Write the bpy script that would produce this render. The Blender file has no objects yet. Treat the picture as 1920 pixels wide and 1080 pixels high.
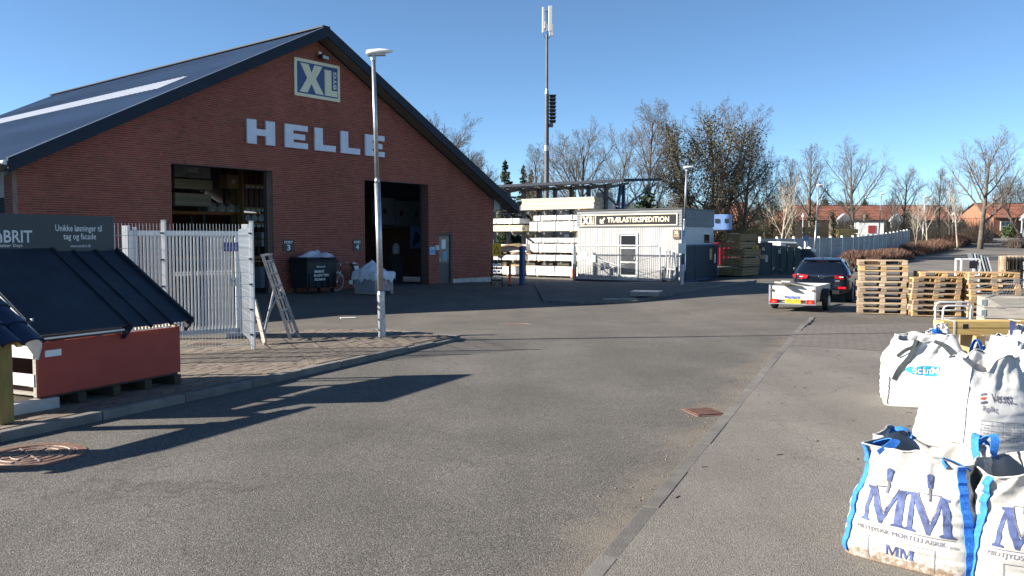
import bpy, bmesh, math, random
from mathutils import Vector, Matrix, noise
R = math.radians
sc = bpy.context.scene
COL = sc.collection
random.seed(7)

# ------------------------------------------------------------------ camera
FPX, CAM_H = 1552.0, 1.9                      # focal length in pixels of a 1920 wide frame, eye height
PITCH = math.atan(90 / FPX)
cam_d = bpy.data.cameras.new('camera')
cam_d.sensor_width = 36.0
cam_d.lens = FPX / 1920 * 36.0
cam_d.clip_start, cam_d.clip_end = 0.1, 6000
cam = bpy.data.objects.new('camera', cam_d)
cam.location = (0, 0, CAM_H)
cam.rotation_euler = (math.pi / 2 - PITCH, 0, 0)
COL.objects.link(cam)
sc.camera = cam

# ------------------------------------------------------------------ sky and sun
SUN_EL = R(24.7)
SUN_DIR = Vector((-0.9925 * math.cos(SUN_EL), -0.122 * math.cos(SUN_EL), math.sin(SUN_EL)))   # towards the sun
w = bpy.data.worlds.new('World'); sc.world = w; w.use_nodes = True
nt = w.node_tree; nt.nodes.clear()
wo = nt.nodes.new('ShaderNodeOutputWorld'); bg = nt.nodes.new('ShaderNodeBackground')
sky = nt.nodes.new('ShaderNodeTexSky'); sky.sky_type = 'NISHITA'; sky.sun_disc = False
sky.sun_elevation = SUN_EL; sky.sun_rotation = math.atan2(SUN_DIR.x, SUN_DIR.y)
sky.altitude = 0; sky.air_density = 0.6; sky.dust_density = 0.0; sky.ozone_density = 3.4
bg.inputs[1].default_value = 0.064
tint_ = nt.nodes.new('ShaderNodeMix'); tint_.data_type = 'RGBA'; tint_.blend_type = 'MULTIPLY'; tint_.inputs['Factor'].default_value = 1.0
tint_.inputs['B'].default_value = (0.98, 1.08, 1.05, 1)          # white balance of the sky, even over the whole dome
nt.links.new(sky.outputs[0], tint_.inputs['A']); nt.links.new(tint_.outputs['Result'], bg.inputs[0]); nt.links.new(bg.outputs[0], wo.inputs[0])
sd = bpy.data.lights.new('sun', 'SUN'); sd.energy = 5.0; sd.angle = R(0.5); sd.color = (1.0, 0.92, 0.81)
so = bpy.data.objects.new('sun', sd); COL.objects.link(so)
so.rotation_euler = (-SUN_DIR).to_track_quat('-Z', 'Y').to_euler(); so.location = (-40, -5, 40)
sc.view_settings.view_transform = 'Standard'; sc.view_settings.look = 'None'
sc.view_settings.exposure = 1.55; sc.view_settings.gamma = 1.0
sc.view_settings.use_curve_mapping = False
sc.cycles.max_bounces = 6; sc.cycles.transparent_max_bounces = 12

# ------------------------------------------------------------------ helpers
def terrain(y):
    "height of the ground: level near the camera, rising gently beyond the yard"
    if y < 48: return 0.0
    if y < 112: return 0.00065 * (y - 48) ** 2
    return 0.00065 * 64 ** 2 + (1 - math.exp(-(y - 112) / 60.0)) * 5.0

def fall(x, y):
    "the yard drops a little towards the timber racks behind the warehouse corner"
    sm = lambda t: (lambda u: u * u * (3 - 2 * u))(max(0.0, min(1.0, t)))
    return -0.25 * sm((y - 37.5) / 4.0) * sm((11.5 - x) / 3.0) * sm((70 - y) / 10.0)

def at(px, py, Y):
    "point seen at photo position (px, py) at distance Y"
    a, b = (px - 960) / FPX, (540 - py) / FPX
    cp, sp = math.cos(PITCH), math.sin(PITCH)
    k = Y / (cp + b * sp)
    return Vector((a * k, Y, CAM_H + k * (-sp + b * cp)))

def gp(px, py, z=0.0):
    "ground point seen at photo position (px, py)"
    a, b = (px - 960) / FPX, (540 - py) / FPX
    cp, sp = math.cos(PITCH), math.sin(PITCH)
    k = (z - CAM_H) / (-sp + b * cp)
    return Vector((a * k, k * (cp + b * sp), z))

class MB:
    def __init__(s): s.v = []; s.f = []; s.m = []; s.tint = None
    def add(s, vs, fs, mi=0, M=None):
        o = len(s.v)
        s.v.extend([tuple(M @ Vector(v)) for v in vs] if M is not None else [tuple(v) for v in vs])
        s.f.extend([tuple(i + o for i in f) for f in fs]); s.m.extend([mi] * len(fs))
        return s
    def box(s, c, d, mi=0, M=None, rz=0.0):
        x, y, z = d[0] / 2, d[1] / 2, d[2] / 2
        vs = [(-x, -y, -z), (x, -y, -z), (x, y, -z), (-x, y, -z), (-x, -y, z), (x, -y, z), (x, y, z), (-x, y, z)]
        T = Matrix.Translation(c) @ Matrix.Rotation(rz, 4, 'Z')
        if M is not None: T = M @ T
        return s.add(vs, [(0, 3, 2, 1), (4, 5, 6, 7), (0, 1, 5, 4), (1, 2, 6, 5), (2, 3, 7, 6), (3, 0, 4, 7)], mi, T)
    def bar(s, p0, p1, wd, th, mi=0, up=(0, 0, 1)):
        "rectangular bar from p0 to p1: wd across, th along up"
        p0, p1 = Vector(p0), Vector(p1); d = p1 - p0; L = d.length; d.normalize(); up = Vector(up)
        if abs(d.dot(up)) > 0.98: up = Vector((1, 0, 0))
        x = d.cross(up).normalized(); y = x.cross(d)
        M = Matrix((x, d, y)).transposed().to_4x4(); M.translation = (p0 + p1) / 2
        return s.box((0, 0, 0), (wd, L, th), mi, M)
    def cyl(s, p0, p1, r0, r1=None, n=10, mi=0, caps=True):
        r1 = r0 if r1 is None else r1
        p0, p1 = Vector(p0), Vector(p1); d = (p1 - p0).normalized()
        a = Vector((0, 0, 1)) if abs(d.z) < 0.9 else Vector((1, 0, 0))
        x = d.cross(a).normalized(); y = d.cross(x)
        vs = []
        for p, r in ((p0, r0), (p1, r1)):
            for i in range(n):
                t = 2 * math.pi * i / n
                vs.append(p + x * (r * math.cos(t)) + y * (r * math.sin(t)))
        fs = [(i, (i + 1) % n, n + (i + 1) % n, n + i) for i in range(n)]
        if caps: fs += [tuple(range(n - 1, -1, -1)), tuple(range(n, 2 * n))]
        return s.add(vs, fs, mi)
    def tube(s, pts, r, n=8, mi=0, closed=False):
        pts = [Vector(p) for p in pts]; N = len(pts); rs = r if isinstance(r, (list, tuple)) else [r] * N
        vs = []; prev = None
        for i, p in enumerate(pts):
            d = (pts[(i + 1) % N] - pts[i - 1]) if closed else (pts[min(i + 1, N - 1)] - pts[max(i - 1, 0)])
            d.normalize()
            if prev is None:
                a = Vector((0, 0, 1)) if abs(d.z) < 0.9 else Vector((1, 0, 0)); x = d.cross(a).normalized()
            else:
                x = (prev - d * prev.dot(d)).normalized()
            prev = x; y = d.cross(x)
            for k in range(n):
                t = 2 * math.pi * k / n
                vs.append(p + x * (rs[i] * math.cos(t)) + y * (rs[i] * math.sin(t)))
        fs = []
        for i in range(N if closed else N - 1):
            j = (i + 1) % N
            for k in range(n):
                fs.append((i * n + k, i * n + (k + 1) % n, j * n + (k + 1) % n, j * n + k))
        if not closed: fs += [tuple(range(n - 1, -1, -1)), tuple(range((N - 1) * n, N * n))]
        return s.add(vs, fs, mi)
    def ribbon(s, pts, wdirs, wd, th=0.004, mi=0):
        "flat strap along pts, wdirs gives the width direction at each point"
        vs = []; pts = [Vector(p) for p in pts]
        for i, p in enumerate(pts):
            d = (pts[min(i + 1, len(pts) - 1)] - pts[max(i - 1, 0)]).normalized()
            wv = Vector(wdirs[i] if isinstance(wdirs, list) else wdirs); wv = (wv - d * wv.dot(d)).normalized()
            nn = d.cross(wv) * th / 2; wv = wv * wd / 2
            vs += [p - wv - nn, p + wv - nn, p + wv + nn, p - wv + nn]
        fs = []
        for i in range(len(pts) - 1):
            a, b = i * 4, i * 4 + 4
            for k in range(4): fs.append((a + k, a + (k + 1) % 4, b + (k + 1) % 4, b + k))
        e = (len(pts) - 1) * 4
        fs += [(3, 2, 1, 0), (e, e + 1, e + 2, e + 3)]
        return s.add(vs, fs, mi)
    def prism(s, poly, z0, z1, mi=0, M=None):
        "2-D outline (counter-clockwise) pushed from z0 to z1"
        n = len(poly)
        vs = [(x, y, z0) for x, y in poly] + [(x, y, z1) for x, y in poly]
        fs = [tuple(range(n - 1, -1, -1)), tuple(range(n, 2 * n))] + [(i, (i + 1) % n, n + (i + 1) % n, n + i) for i in range(n)]
        return s.add(vs, fs, mi, M)
    def lathe(s, prof, n=16, mi=0, M=None):
        vs = []; k = len(prof)
        for i in range(n):
            t = 2 * math.pi * i / n
            vs += [(r * math.cos(t), r * math.sin(t), z) for r, z in prof]
        fs = [(i * k + j, ((i + 1) % n) * k + j, ((i + 1) % n) * k + j + 1, i * k + j + 1) for i in range(n) for j in range(k - 1)]
        return s.add(vs, fs, mi, M)
    def mesh(s, name, mats, smooth=False):
        me = bpy.data.meshes.new(name); me.from_pydata(s.v, [], s.f)
        for m in (mats if isinstance(mats, (list, tuple)) else [mats]): me.materials.append(m)
        if any(s.m): me.polygons.foreach_set('material_index', s.m)
        if smooth: me.polygons.foreach_set('use_smooth', [True] * len(me.polygons))
        if s.tint is not None:
            at_ = me.attributes.new('tint', 'FLOAT', 'FACE'); at_.data.foreach_set('value', s.tint)
        me.update()
        return me
    def build(s, name, mats, parent=None, smooth=False, bevel=0.0, loc=None, rot=None, kind=None):
        return obj(name, s.mesh(name, mats, smooth), parent, bevel, loc, rot, kind)

def obj(name, me, parent=None, bevel=0.0, loc=None, rot=None, kind=None):
    o = bpy.data.objects.new(name, me); COL.objects.link(o)
    if parent is not None: o.parent = parent
    if loc is not None: o.location = loc
    if rot is not None: o.rotation_euler = rot
    if bevel:
        b = o.modifiers.new('bevel', 'BEVEL'); b.width = bevel; b.segments = 2; b.limit_method = 'ANGLE'; b.angle_limit = R(40)
    if kind: o['kind'] = kind
    return o

def tag(o, label, cat, group=None):
    o['label'] = label; o['category'] = cat
    if group: o['group'] = group
    return o

def thing(name, label, cat, loc=(0, 0, 0), rotz=0.0, group=None, scale=None):
    o = bpy.data.objects.new(name, None); COL.objects.link(o)
    o.empty_display_size = 0.2
    o.location = loc; o.rotation_euler = (0, 0, rotz)
    if scale: o.scale = scale
    return tag(o, label, cat, group)

def copy_tree(o, parent=None):
    c = o.copy(); COL.objects.link(c); c.parent = parent
    for ch in list(o.children): copy_tree(ch, c)
    return c

def structure(o): o['kind'] = 'structure'; return o

# ------------------------------------------------------------------ materials
MATS = {}
def mat(name, col, rough=0.7, metal=0.0, var=0.25, scale=6.0, bump=0.0, bscale=60.0, rnd=0.0, spec=0.5, col2=None, mix=0.5,
        stretch=(1, 1, 1), coords='Object', trans=0.0, ior=1.45, alpha=1.0, detail=5.0, tint=None, coat=0.0, hue=0.0, blot=0.0):
    """procedural Principled material: noise-mottled colour, optional second colour in patches, bump and per-object variation"""
    m = bpy.data.materials.new(name); m.use_nodes = True; MATS[name] = m
    t = m.node_tree; N = t.nodes; L = t.links; b = N['Principled BSDF']
    tc = N.new('ShaderNodeTexCoord'); mp = N.new('ShaderNodeMapping'); mp.inputs['Scale'].default_value = stretch
    L.new(tc.outputs[coords], mp.inputs['Vector'])
    nz = N.new('ShaderNodeTexNoise'); nz.inputs['Scale'].default_value = scale; nz.inputs['Detail'].default_value = detail
    L.new(mp.outputs[0], nz.inputs['Vector'])
    c2 = col2 if col2 else tuple(max(0, c * (1 - var)) for c in col)
    c1 = col if col2 else tuple(min(1, c * (1 + var)) for c in col)
    mx = N.new('ShaderNodeMix'); mx.data_type = 'RGBA'
    mr = N.new('ShaderNodeMapRange'); mr.inputs['From Min'].default_value = 0.5 - 0.22; mr.inputs['From Max'].default_value = 0.5 + 0.22
    mr.inputs['To Max'].default_value = 1.0
    L.new(nz.outputs[0], mr.inputs[0]); L.new(mr.outputs[0], mx.inputs['Factor'])
    mx.inputs['A'].default_value = (*c1, 1); mx.inputs['B'].default_value = (*c2, 1)
    out = mx.outputs['Result']
    src = None
    if tint:
        a = N.new('ShaderNodeAttribute'); a.attribute_name = 'tint'; src = a.outputs['Fac']; amt = tint
    elif rnd:
        oi = N.new('ShaderNodeObjectInfo'); src = oi.outputs['Random']; amt = rnd
    if src is not None:
        hs = N.new('ShaderNodeHueSaturation')
        v = N.new('ShaderNodeMapRange'); v.inputs['To Min'].default_value = 1 - amt; v.inputs['To Max'].default_value = 1 + amt
        L.new(src, v.inputs[0]); L.new(v.outputs[0], hs.inputs['Value']); L.new(out, hs.inputs['Color'])
        if hue:
            wn = N.new('ShaderNodeTexWhiteNoise'); wn.noise_dimensions = '1D'; L.new(src, wn.inputs['W'])
            h = N.new('ShaderNodeMapRange'); h.inputs['To Min'].default_value = 0.5 - hue; h.inputs['To Max'].default_value = 0.5 + hue
            L.new(wn.outputs[0], h.inputs[0]); L.new(h.outputs[0], hs.inputs['Hue'])
        out = hs.outputs[0]
    if blot:   # broad weathering, in world-sized blotches with vertical run-off
        gm = N.new('ShaderNodeNewGeometry'); gp_ = N.new('ShaderNodeMapping'); gp_.inputs['Scale'].default_value = (0.55, 0.55, 0.16); L.new(gm.outputs['Position'], gp_.inputs[0])
        bz = N.new('ShaderNodeTexNoise'); bz.inputs['Scale'].default_value = 1.0; bz.inputs['Detail'].default_value = 7; bz.inputs['Roughness'].default_value = 0.6; L.new(gp_.outputs[0], bz.inputs['Vector'])
        bv = N.new('ShaderNodeMapRange'); bv.inputs['From Min'].default_value = 0.3; bv.inputs['From Max'].default_value = 0.7; bv.inputs['To Min'].default_value = 1 - blot; bv.inputs['To Max'].default_value = 1 + blot * 0.6; L.new(bz.outputs[0], bv.inputs[0])
        bh = N.new('ShaderNodeHueSaturation'); L.new(bv.outputs[0], bh.inputs['Value']); L.new(out, bh.inputs['Color']); out = bh.outputs[0]
    L.new(out, b.inputs['Base Color'])
    b.inputs['Roughness'].default_value = rough; b.inputs['Metallic'].default_value = metal
    b.inputs['Specular IOR Level'].default_value = spec; b.inputs['IOR'].default_value = ior
    if trans: b.inputs['Transmission Weight'].default_value = trans
    if alpha < 1: b.inputs['Alpha'].default_value = alpha
    if coat: b.inputs['Coat Weight'].default_value = coat; b.inputs['Coat Roughness'].default_value = 0.04
    if bump:
        bn = N.new('ShaderNodeTexNoise'); bn.inputs['Scale'].default_value = bscale; bn.inputs['Detail'].default_value = 4
        L.new(mp.outputs[0], bn.inputs['Vector'])
        bu = N.new('ShaderNodeBump'); bu.inputs['Strength'].default_value = bump; bu.inputs['Distance'].default_value = 0.01
        L.new(bn.outputs[0], bu.inputs['Height']); L.new(bu.outputs[0], b.inputs['Normal'])
    return m

def flat(name, col, rough=0.6, **k): return mat(name, col, rough, var=k.pop('var', 0.08), **k)

brick_c = (0.255, 0.062, 0.040)
M_ = {}
M_['brick'] = mat('brick', brick_c, 0.85, scale=9, var=0.15, rnd=0.24, hue=0.008, bump=0.3, bscale=60, blot=0.16)
M_['brick_t'] = mat('brick_many', brick_c, 0.85, scale=9, var=0.15, tint=0.24, hue=0.008, bump=0.3, bscale=60, blot=0.16)
M_['mortar'] = mat('mortar', (0.38, 0.262, 0.215), 0.95, var=0.2, scale=3, bump=0.2, blot=0.15)
M_['roof_steel'] = mat('dark_roof_steel', (0.12, 0.168, 0.245), 0.42, var=0.2, scale=0.5, spec=0.5, stretch=(1, 0.2, 1))
M_['fascia'] = mat('dark_fascia', (0.014, 0.022, 0.038), 0.6, var=0.15, scale=1, spec=0.25)
M_['soffit'] = mat('soffit_boards', (0.14, 0.12, 0.10), 0.8, var=0.25, scale=3, stretch=(1, 8, 1))
M_['skylight'] = mat('translucent_roof_sheet', (0.27, 0.30, 0.36), 0.5, var=0.12, scale=2)
M_['white_paint'] = flat('white_paint', (0.62, 0.62, 0.61), 0.5, var=0.12)
M_['offwhite'] = flat('off_white_panel', (0.72, 0.72, 0.70), 0.5)
M_['light_grey'] = flat('light_grey_panel', (0.42, 0.44, 0.46), 0.5)
M_['letter'] = flat('pale_letter', (0.62, 0.64, 0.72), 0.45)
M_['navy'] = flat('navy_sign', (0.02, 0.055, 0.17), 0.4)
M_['cream'] = flat('cream_sign', (0.72, 0.66, 0.47), 0.5)
M_['black_sign'] = flat('black_sign', (0.012, 0.012, 0.016), 0.35)
M_['galv'] = mat('galvanised_steel', (0.38, 0.40, 0.42), 0.42, metal=0.75, var=0.2, scale=14, bump=0.05)
M_['alu'] = mat('aluminium', (0.52, 0.53, 0.54), 0.38, metal=0.8, var=0.18, scale=8)
M_['black'] = flat('black_plastic', (0.015, 0.015, 0.017), 0.5)
M_['rubber'] = mat('rubber', (0.022, 0.022, 0.022), 0.85, var=0.2, bump=0.2)
M_['glass'] = mat('dark_glass', (0.02, 0.025, 0.03), 0.06, var=0.05, spec=0.6)
M_['wood'] = mat('pallet_wood', (0.46, 0.30, 0.145), 0.85, scale=3.5, var=0.22, stretch=(1, 12, 12), rnd=0.28, hue=0.012, bump=0.25, bscale=20)
M_['wood_old'] = mat('weathered_pallet_wood', (0.35, 0.265, 0.18), 0.9, scale=3.5, var=0.3, stretch=(1, 12, 12), rnd=0.4, hue=0.01, bump=0.25, bscale=20)
M_['wood_grey'] = mat('grey_wood', (0.30, 0.28, 0.25), 0.9, scale=3, var=0.25, stretch=(1, 10, 10), rnd=0.15, bump=0.25, bscale=20)
M_['wood_pale'] = mat('planed_timber', (0.60, 0.53, 0.41), 0.75, scale=3, var=0.14, stretch=(1, 12, 12), rnd=0.12)
M_['wood_yellow'] = mat('yellow_timber', (0.55, 0.37, 0.13), 0.75, scale=3, var=0.2, stretch=(1, 12, 12), rnd=0.12, bump=0.15, bscale=15)
M_['wood_green'] = mat('treated_timber', (0.24, 0.155, 0.075), 0.85, scale=3, var=0.25, stretch=(1, 10, 10), rnd=0.2)
M_['wrap'] = mat('white_timber_wrap', (0.56, 0.56, 0.56), 0.45, scale=2.5, var=0.14, bump=0.25, bscale=8)
M_['film'] = mat('stretch_film', (0.55, 0.58, 0.63), 0.25, scale=6, var=0.15, bump=0.5, bscale=9, spec=0.6)
M_['dark_steel'] = flat('dark_steel', (0.035, 0.038, 0.045), 0.5)
M_['rack_steel'] = flat('rack_steel', (0.075, 0.075, 0.085), 0.55)
M_['blue_steel'] = flat('blue_painted_steel', (0.03, 0.07, 0.16), 0.5)
M_['green_steel'] = mat('dark_green_steel', (0.022, 0.045, 0.05), 0.5, var=0.2, scale=3)
M_['orange'] = flat('orange_plastic', (0.75, 0.10, 0.03), 0.5)
M_['yellow_sign'] = flat('yellow_warning_sign', (0.75, 0.38, 0.02), 0.5)
M_['paper'] = flat('paper', (0.75, 0.75, 0.74), 0.7)
M_['blue_print'] = flat('blue_print', (0.10, 0.30, 0.55), 0.5)
M_['print_blue'] = mat('faded_blue_print', (0.055, 0.078, 0.185), 0.7, var=0.45, scale=22)
M_['print_grey'] = flat('grey_print', (0.12, 0.12, 0.16), 0.7)
M_['card'] = mat('cardboard', (0.42, 0.28, 0.15), 0.85, rnd=0.2, scale=4, var=0.15)
M_['concrete'] = mat('concrete', (0.42, 0.41, 0.39), 0.9, scale=4, var=0.2, bump=0.3, bscale=50, rnd=0.1)
M_['kerb'] = mat('kerb_concrete', (0.155, 0.147, 0.135), 0.92, scale=5, var=0.22, bump=0.5, bscale=70, rnd=0.12)
M_['tile'] = mat('red_roof_tile', (0.165, 0.066, 0.044), 0.8, scale=1.2, var=0.4)
M_['house_brick'] = mat('yellow_red_brick', (0.27, 0.125, 0.075), 0.9, scale=3, var=0.15)
M_['bark'] = mat('bark', (0.105, 0.088, 0.07), 0.95, scale=2, var=0.3)
M_['twig'] = mat('twigs', (0.125, 0.103, 0.085), 0.95, scale=1, var=0.2)
M_['bark_pale'] = mat('pale_bark', (0.40, 0.35, 0.28), 0.9, scale=3, var=0.3)
M_['twig_brown'] = mat('hedge_twigs', (0.15, 0.085, 0.06), 0.95, scale=2, var=0.35)
M_['ivy'] = mat('ivy_leaf', (0.075, 0.068, 0.030), 0.7, scale=0.7, var=0.5)
M_['needle'] = mat('conifer_needles', (0.028, 0.05, 0.026), 0.8, scale=1, var=0.45)
M_['shrub'] = mat('evergreen_shrub', (0.05, 0.08, 0.03), 0.7, scale=1.2, var=0.5)
M_['strap_blue'] = mat('blue_webbing', (0.03, 0.19, 0.62), 0.75, scale=60, var=0.3, bump=0.6, bscale=200)
M_['strap_black'] = mat('charcoal_webbing', (0.045, 0.055, 0.06), 0.8, scale=60, var=0.3, bump=0.6, bscale=200)
M_['amber'] = flat('red_lens', (0.45, 0.01, 0.015), 0.15)
M_['bike_cream'] = flat('cream_bicycle_paint', (0.55, 0.52, 0.45), 0.4)
M_['rust'] = mat('rusty_iron', (0.16, 0.085, 0.06), 0.8, scale=18, var=0.3, bump=0.3)

# ---- writing: outlines of the built-in typeface, scaled to fit
_txt = {}
def text_geo(body, bold=0.0, spacing=1.0):
    key = (body, bold, spacing)
    if key in _txt: return _txt[key]
    cu = bpy.data.curves.new('t', 'FONT'); cu.body = body; cu.offset = bold; cu.resolution_u = 3; cu.space_character = spacing
    o = bpy.data.objects.new('t', cu); COL.objects.link(o); bpy.context.view_layer.update()
    me = bpy.data.meshes.new_from_object(o.evaluated_get(bpy.context.evaluated_depsgraph_get()))
    vs = [(v.co.x, v.co.y) for v in me.vertices]; fs = [tuple(p.vertices) for p in me.polygons]
    bpy.data.objects.remove(o); bpy.data.curves.remove(cu); bpy.data.meshes.remove(me)
    x0, x1 = min(v[0] for v in vs), max(v[0] for v in vs); y0, y1 = min(v[1] for v in vs), max(v[1] for v in vs)
    vs = [((x - x0) / (x1 - x0), (y - y0) / (y1 - y0)) for x, y in vs]
    _txt[key] = (vs, fs); return _txt[key]

def text(mb, body, x, y, wd, ht, M=None, z=0.0, bold=0.0, mi=0, shear=0.0, spacing=1.0, map_=None):
    vs, fs = text_geo(body, bold, spacing)
    pts = [(x + u * wd + shear * v * ht, y + v * ht, z) for u, v in vs]
    mb.add(pts, fs, mi, M); return mb

# frame for things that stand upright and read from the front: local x right, local y up, local z out of the board
def upright(x, y, z, ang=0.0):
    "board whose face looks along local -Y turned by ang: columns right, up, out"
    M = Matrix.Rotation(ang, 4, 'Z') @ Matrix(((1, 0, 0, 0), (0, 0, -1, 0), (0, 1, 0, 0), (0, 0, 0, 1)))
    M.translation = (x, y, z); return M
# ================================================================== ground
def asphalt(name, c_dark, c_mid, c_light, sc_=95.0, sand=False, patch=0.5):
    m = bpy.data.materials.new(name); m.use_nodes = True
    t = m.node_tree; N = t.nodes; L = t.links; b = N['Principled BSDF']
    tc = N.new('ShaderNodeTexCoord'); co = tc.outputs['Object']
    def nz(s, d=4, r=0.6):
        n = N.new('ShaderNodeTexNoise'); n.inputs['Scale'].default_value = s; n.inputs['Detail'].default_value = d
        n.inputs['Roughness'].default_value = r; L.new(co, n.inputs['Vector']); return n.outputs[0]
    vo = N.new('ShaderNodeTexVoronoi'); vo.inputs['Scale'].default_value = sc_; L.new(co, vo.inputs['Vector'])
    sep = N.new('ShaderNodeSeparateColor'); L.new(vo.outputs['Color'], sep.inputs[0])
    cr = N.new('ShaderNodeValToRGB'); e = cr.color_ramp
    e.elements[0].position = 0.0; e.elements[0].color = (*c_dark, 1); e.elements[1].position = 1.0; e.elements[1].color = (*c_light, 1)
    a = e.elements.new(0.30); a.color = (*c_mid, 1); a = e.elements.new(0.80); a.color = (*[x * 1.18 for x in c_mid], 1)
    L.new(sep.outputs[0], cr.inputs[0])
    # binder between the stones
    mb_ = N.new('ShaderNodeMix'); mb_.data_type = 'RGBA'
    mr = N.new('ShaderNodeMapRange'); mr.inputs['From Min'].default_value = 0.35; mr.inputs['From Max'].default_value = 0.75
    mr.inputs['To Max'].default_value = 0.75
    L.new(vo.outputs['Distance'], mr.inputs[0]); L.new(mr.outputs[0], mb_.inputs['Factor'])
    L.new(cr.outputs[0], mb_.inputs['A']); mb_.inputs['B'].default_value = (*c_dark, 1)
    # broad worn patches and darker stains
    hs = N.new('ShaderNodeHueSaturation'); L.new(mb_.outputs['Result'], hs.inputs['Color'])
    p = N.new('ShaderNodeMapRange'); p.inputs['From Min'].default_value = 0.3; p.inputs['From Max'].default_value = 0.7
    p.inputs['To Min'].default_value = 1 - 0.22 * patch; p.inputs['To Max'].default_value = 1 + 0.22 * patch
    L.new(nz(0.55, 6), p.inputs[0])
    p2 = N.new('ShaderNodeMapRange'); p2.inputs['From Min'].default_value = 0.60; p2.inputs['From Max'].default_value = 0.76
    p2.inputs['To Min'].default_value = 1; p2.inputs['To Max'].default_value = 0.72
    L.new(nz(1.7, 7, 0.65), p2.inputs[0])
    mu = N.new('ShaderNodeMath'); mu.operation = 'MULTIPLY'; L.new(p.outputs[0], mu.inputs[0]); L.new(p2.outputs[0], mu.inputs[1])
    # long wear bands along the road
    mp = N.new('ShaderNodeMapping'); mp.inputs['Rotation'].default_value = (0, 0, R(24)); mp.inputs['Scale'].default_value = (0.9, 0.05, 1); L.new(co, mp.inputs[0])
    ln = N.new('ShaderNodeTexNoise'); ln.inputs['Scale'].default_value = 1.0; ln.inputs['Detail'].default_value = 5; L.new(mp.outputs[0], ln.inputs['Vector'])
    p3 = N.new('ShaderNodeMapRange'); p3.inputs['From Min'].default_value = 0.32; p3.inputs['From Max'].default_value = 0.68; p3.inputs['To Min'].default_value = 0.88; p3.inputs['To Max'].default_value = 1.10
    L.new(ln.outputs[0], p3.inputs[0])
    # hairline cracks where a distorted cell pattern is thinnest
    wn = N.new('ShaderNodeTexNoise'); wn.inputs['Scale'].default_value = 1.3; wn.inputs['Detail'].default_value = 4; L.new(co, wn.inputs['Vector'])
    wa = N.new('ShaderNodeVectorMath'); wa.operation = 'MULTIPLY_ADD'; wa.inputs[1].default_value = (1.6, 1.6, 0); L.new(wn.outputs['Color'], wa.inputs[0]); L.new(co, wa.inputs[2])
    cv = N.new('ShaderNodeTexVoronoi'); cv.feature = 'DISTANCE_TO_EDGE'; cv.inputs['Scale'].default_value = 0.22; L.new(wa.outputs[0], cv.inputs['Vector'])
    cw = N.new('ShaderNodeMapRange'); cw.inputs['From Min'].default_value = 0.0; cw.inputs['From Max'].default_value = 0.004; cw.inputs['To Min'].default_value = 0.72; cw.inputs['To Max'].default_value = 1.0
    L.new(cv.outputs['Distance'], cw.inputs[0])
    m3 = N.new('ShaderNodeMath'); m3.operation = 'MULTIPLY'; L.new(mu.outputs[0], m3.inputs[0]); L.new(p3.outputs[0], m3.inputs[1])
    m4 = N.new('ShaderNodeMath'); m4.operation = 'MULTIPLY'; L.new(m3.outputs[0], m4.inputs[0]); L.new(cw.outputs[0], m4.inputs[1]); mu = m4
    L.new(mu.outputs[0], hs.inputs['Value'])
    out = hs.outputs[0]
    if sand:   # washed-out sand lying in the gutter along the flush kerb
        dp = N.new('ShaderNodeVectorMath'); dp.operation = 'DOT_PRODUCT'; dp.inputs[1].default_value = (-0.9166, 0.3998, 0)
        L.new(co, dp.inputs[0])
        of = N.new('ShaderNodeMath'); of.operation = 'ADD'; of.inputs[1].default_value = -(-0.9166 * 3.97 + 0.3998 * 12.75)
        L.new(dp.outputs['Value'], of.inputs[0])
        fa = N.new('ShaderNodeMapRange'); fa.inputs['From Min'].default_value = 0.0; fa.inputs['From Max'].default_value = 0.95
        fa.inputs['To Min'].default_value = 0.57; fa.inputs['To Max'].default_value = 0.0
        L.new(of.outputs[0], fa.inputs[0])
        ad = N.new('ShaderNodeMath'); ad.operation = 'ADD'; L.new(fa.outputs[0], ad.inputs[0]); L.new(nz(1.1, 7, 0.7), ad.inputs[1])
        f2 = N.new('ShaderNodeMapRange'); f2.inputs['From Min'].default_value = 0.80; f2.inputs['From Max'].default_value = 1.15
        f2.inputs['To Max'].default_value = 0.6
        L.new(ad.outputs[0], f2.inputs[0])
        sm = N.new('ShaderNodeMix'); sm.data_type = 'RGBA'; sm.inputs['B'].default_value = (0.19, 0.158, 0.12, 1)
        L.new(f2.outputs[0], sm.inputs['Factor']); L.new(out, sm.inputs['A']); out = sm.outputs['Result']
    L.new(out, b.inputs['Base Color'])
    b.inputs['Roughness'].default_value = 0.88; b.inputs['Specular IOR Level'].default_value = 0.35
    bu = N.new('ShaderNodeBump'); bu.inputs['Strength'].default_value = 0.55; bu.inputs['Distance'].default_value = 0.006
    iv = N.new('ShaderNodeMath'); iv.operation = 'SUBTRACT'; iv.inputs[0].default_value = 1; L.new(vo.outputs['Distance'], iv.inputs[1])
    L.new(iv.outputs[0], bu.inputs['Height']); L.new(bu.outputs[0], b.inputs['Normal'])
    return m
M_['asphalt'] = asphalt('worn_asphalt', (0.046, 0.043, 0.038), (0.122, 0.113, 0.099), (0.29, 0.272, 0.24), 120, sand=True, patch=1.0)
M_['asphalt_yard'] = asphalt('yard_asphalt', (0.062, 0.057, 0.049), (0.124, 0.112, 0.095), (0.22, 0.20, 0.17), 90, patch=0.9)
M_['asphalt_fine'] = asphalt('fine_asphalt', (0.10, 0.091, 0.079), (0.178, 0.162, 0.142), (0.30, 0.276, 0.245), 130, patch=0.8)
M_['soil'] = mat('winter_ground', (0.15, 0.115, 0.07), 0.95, col2=(0.085, 0.085, 0.04), scale=0.25, bump=0.6, bscale=5)

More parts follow.
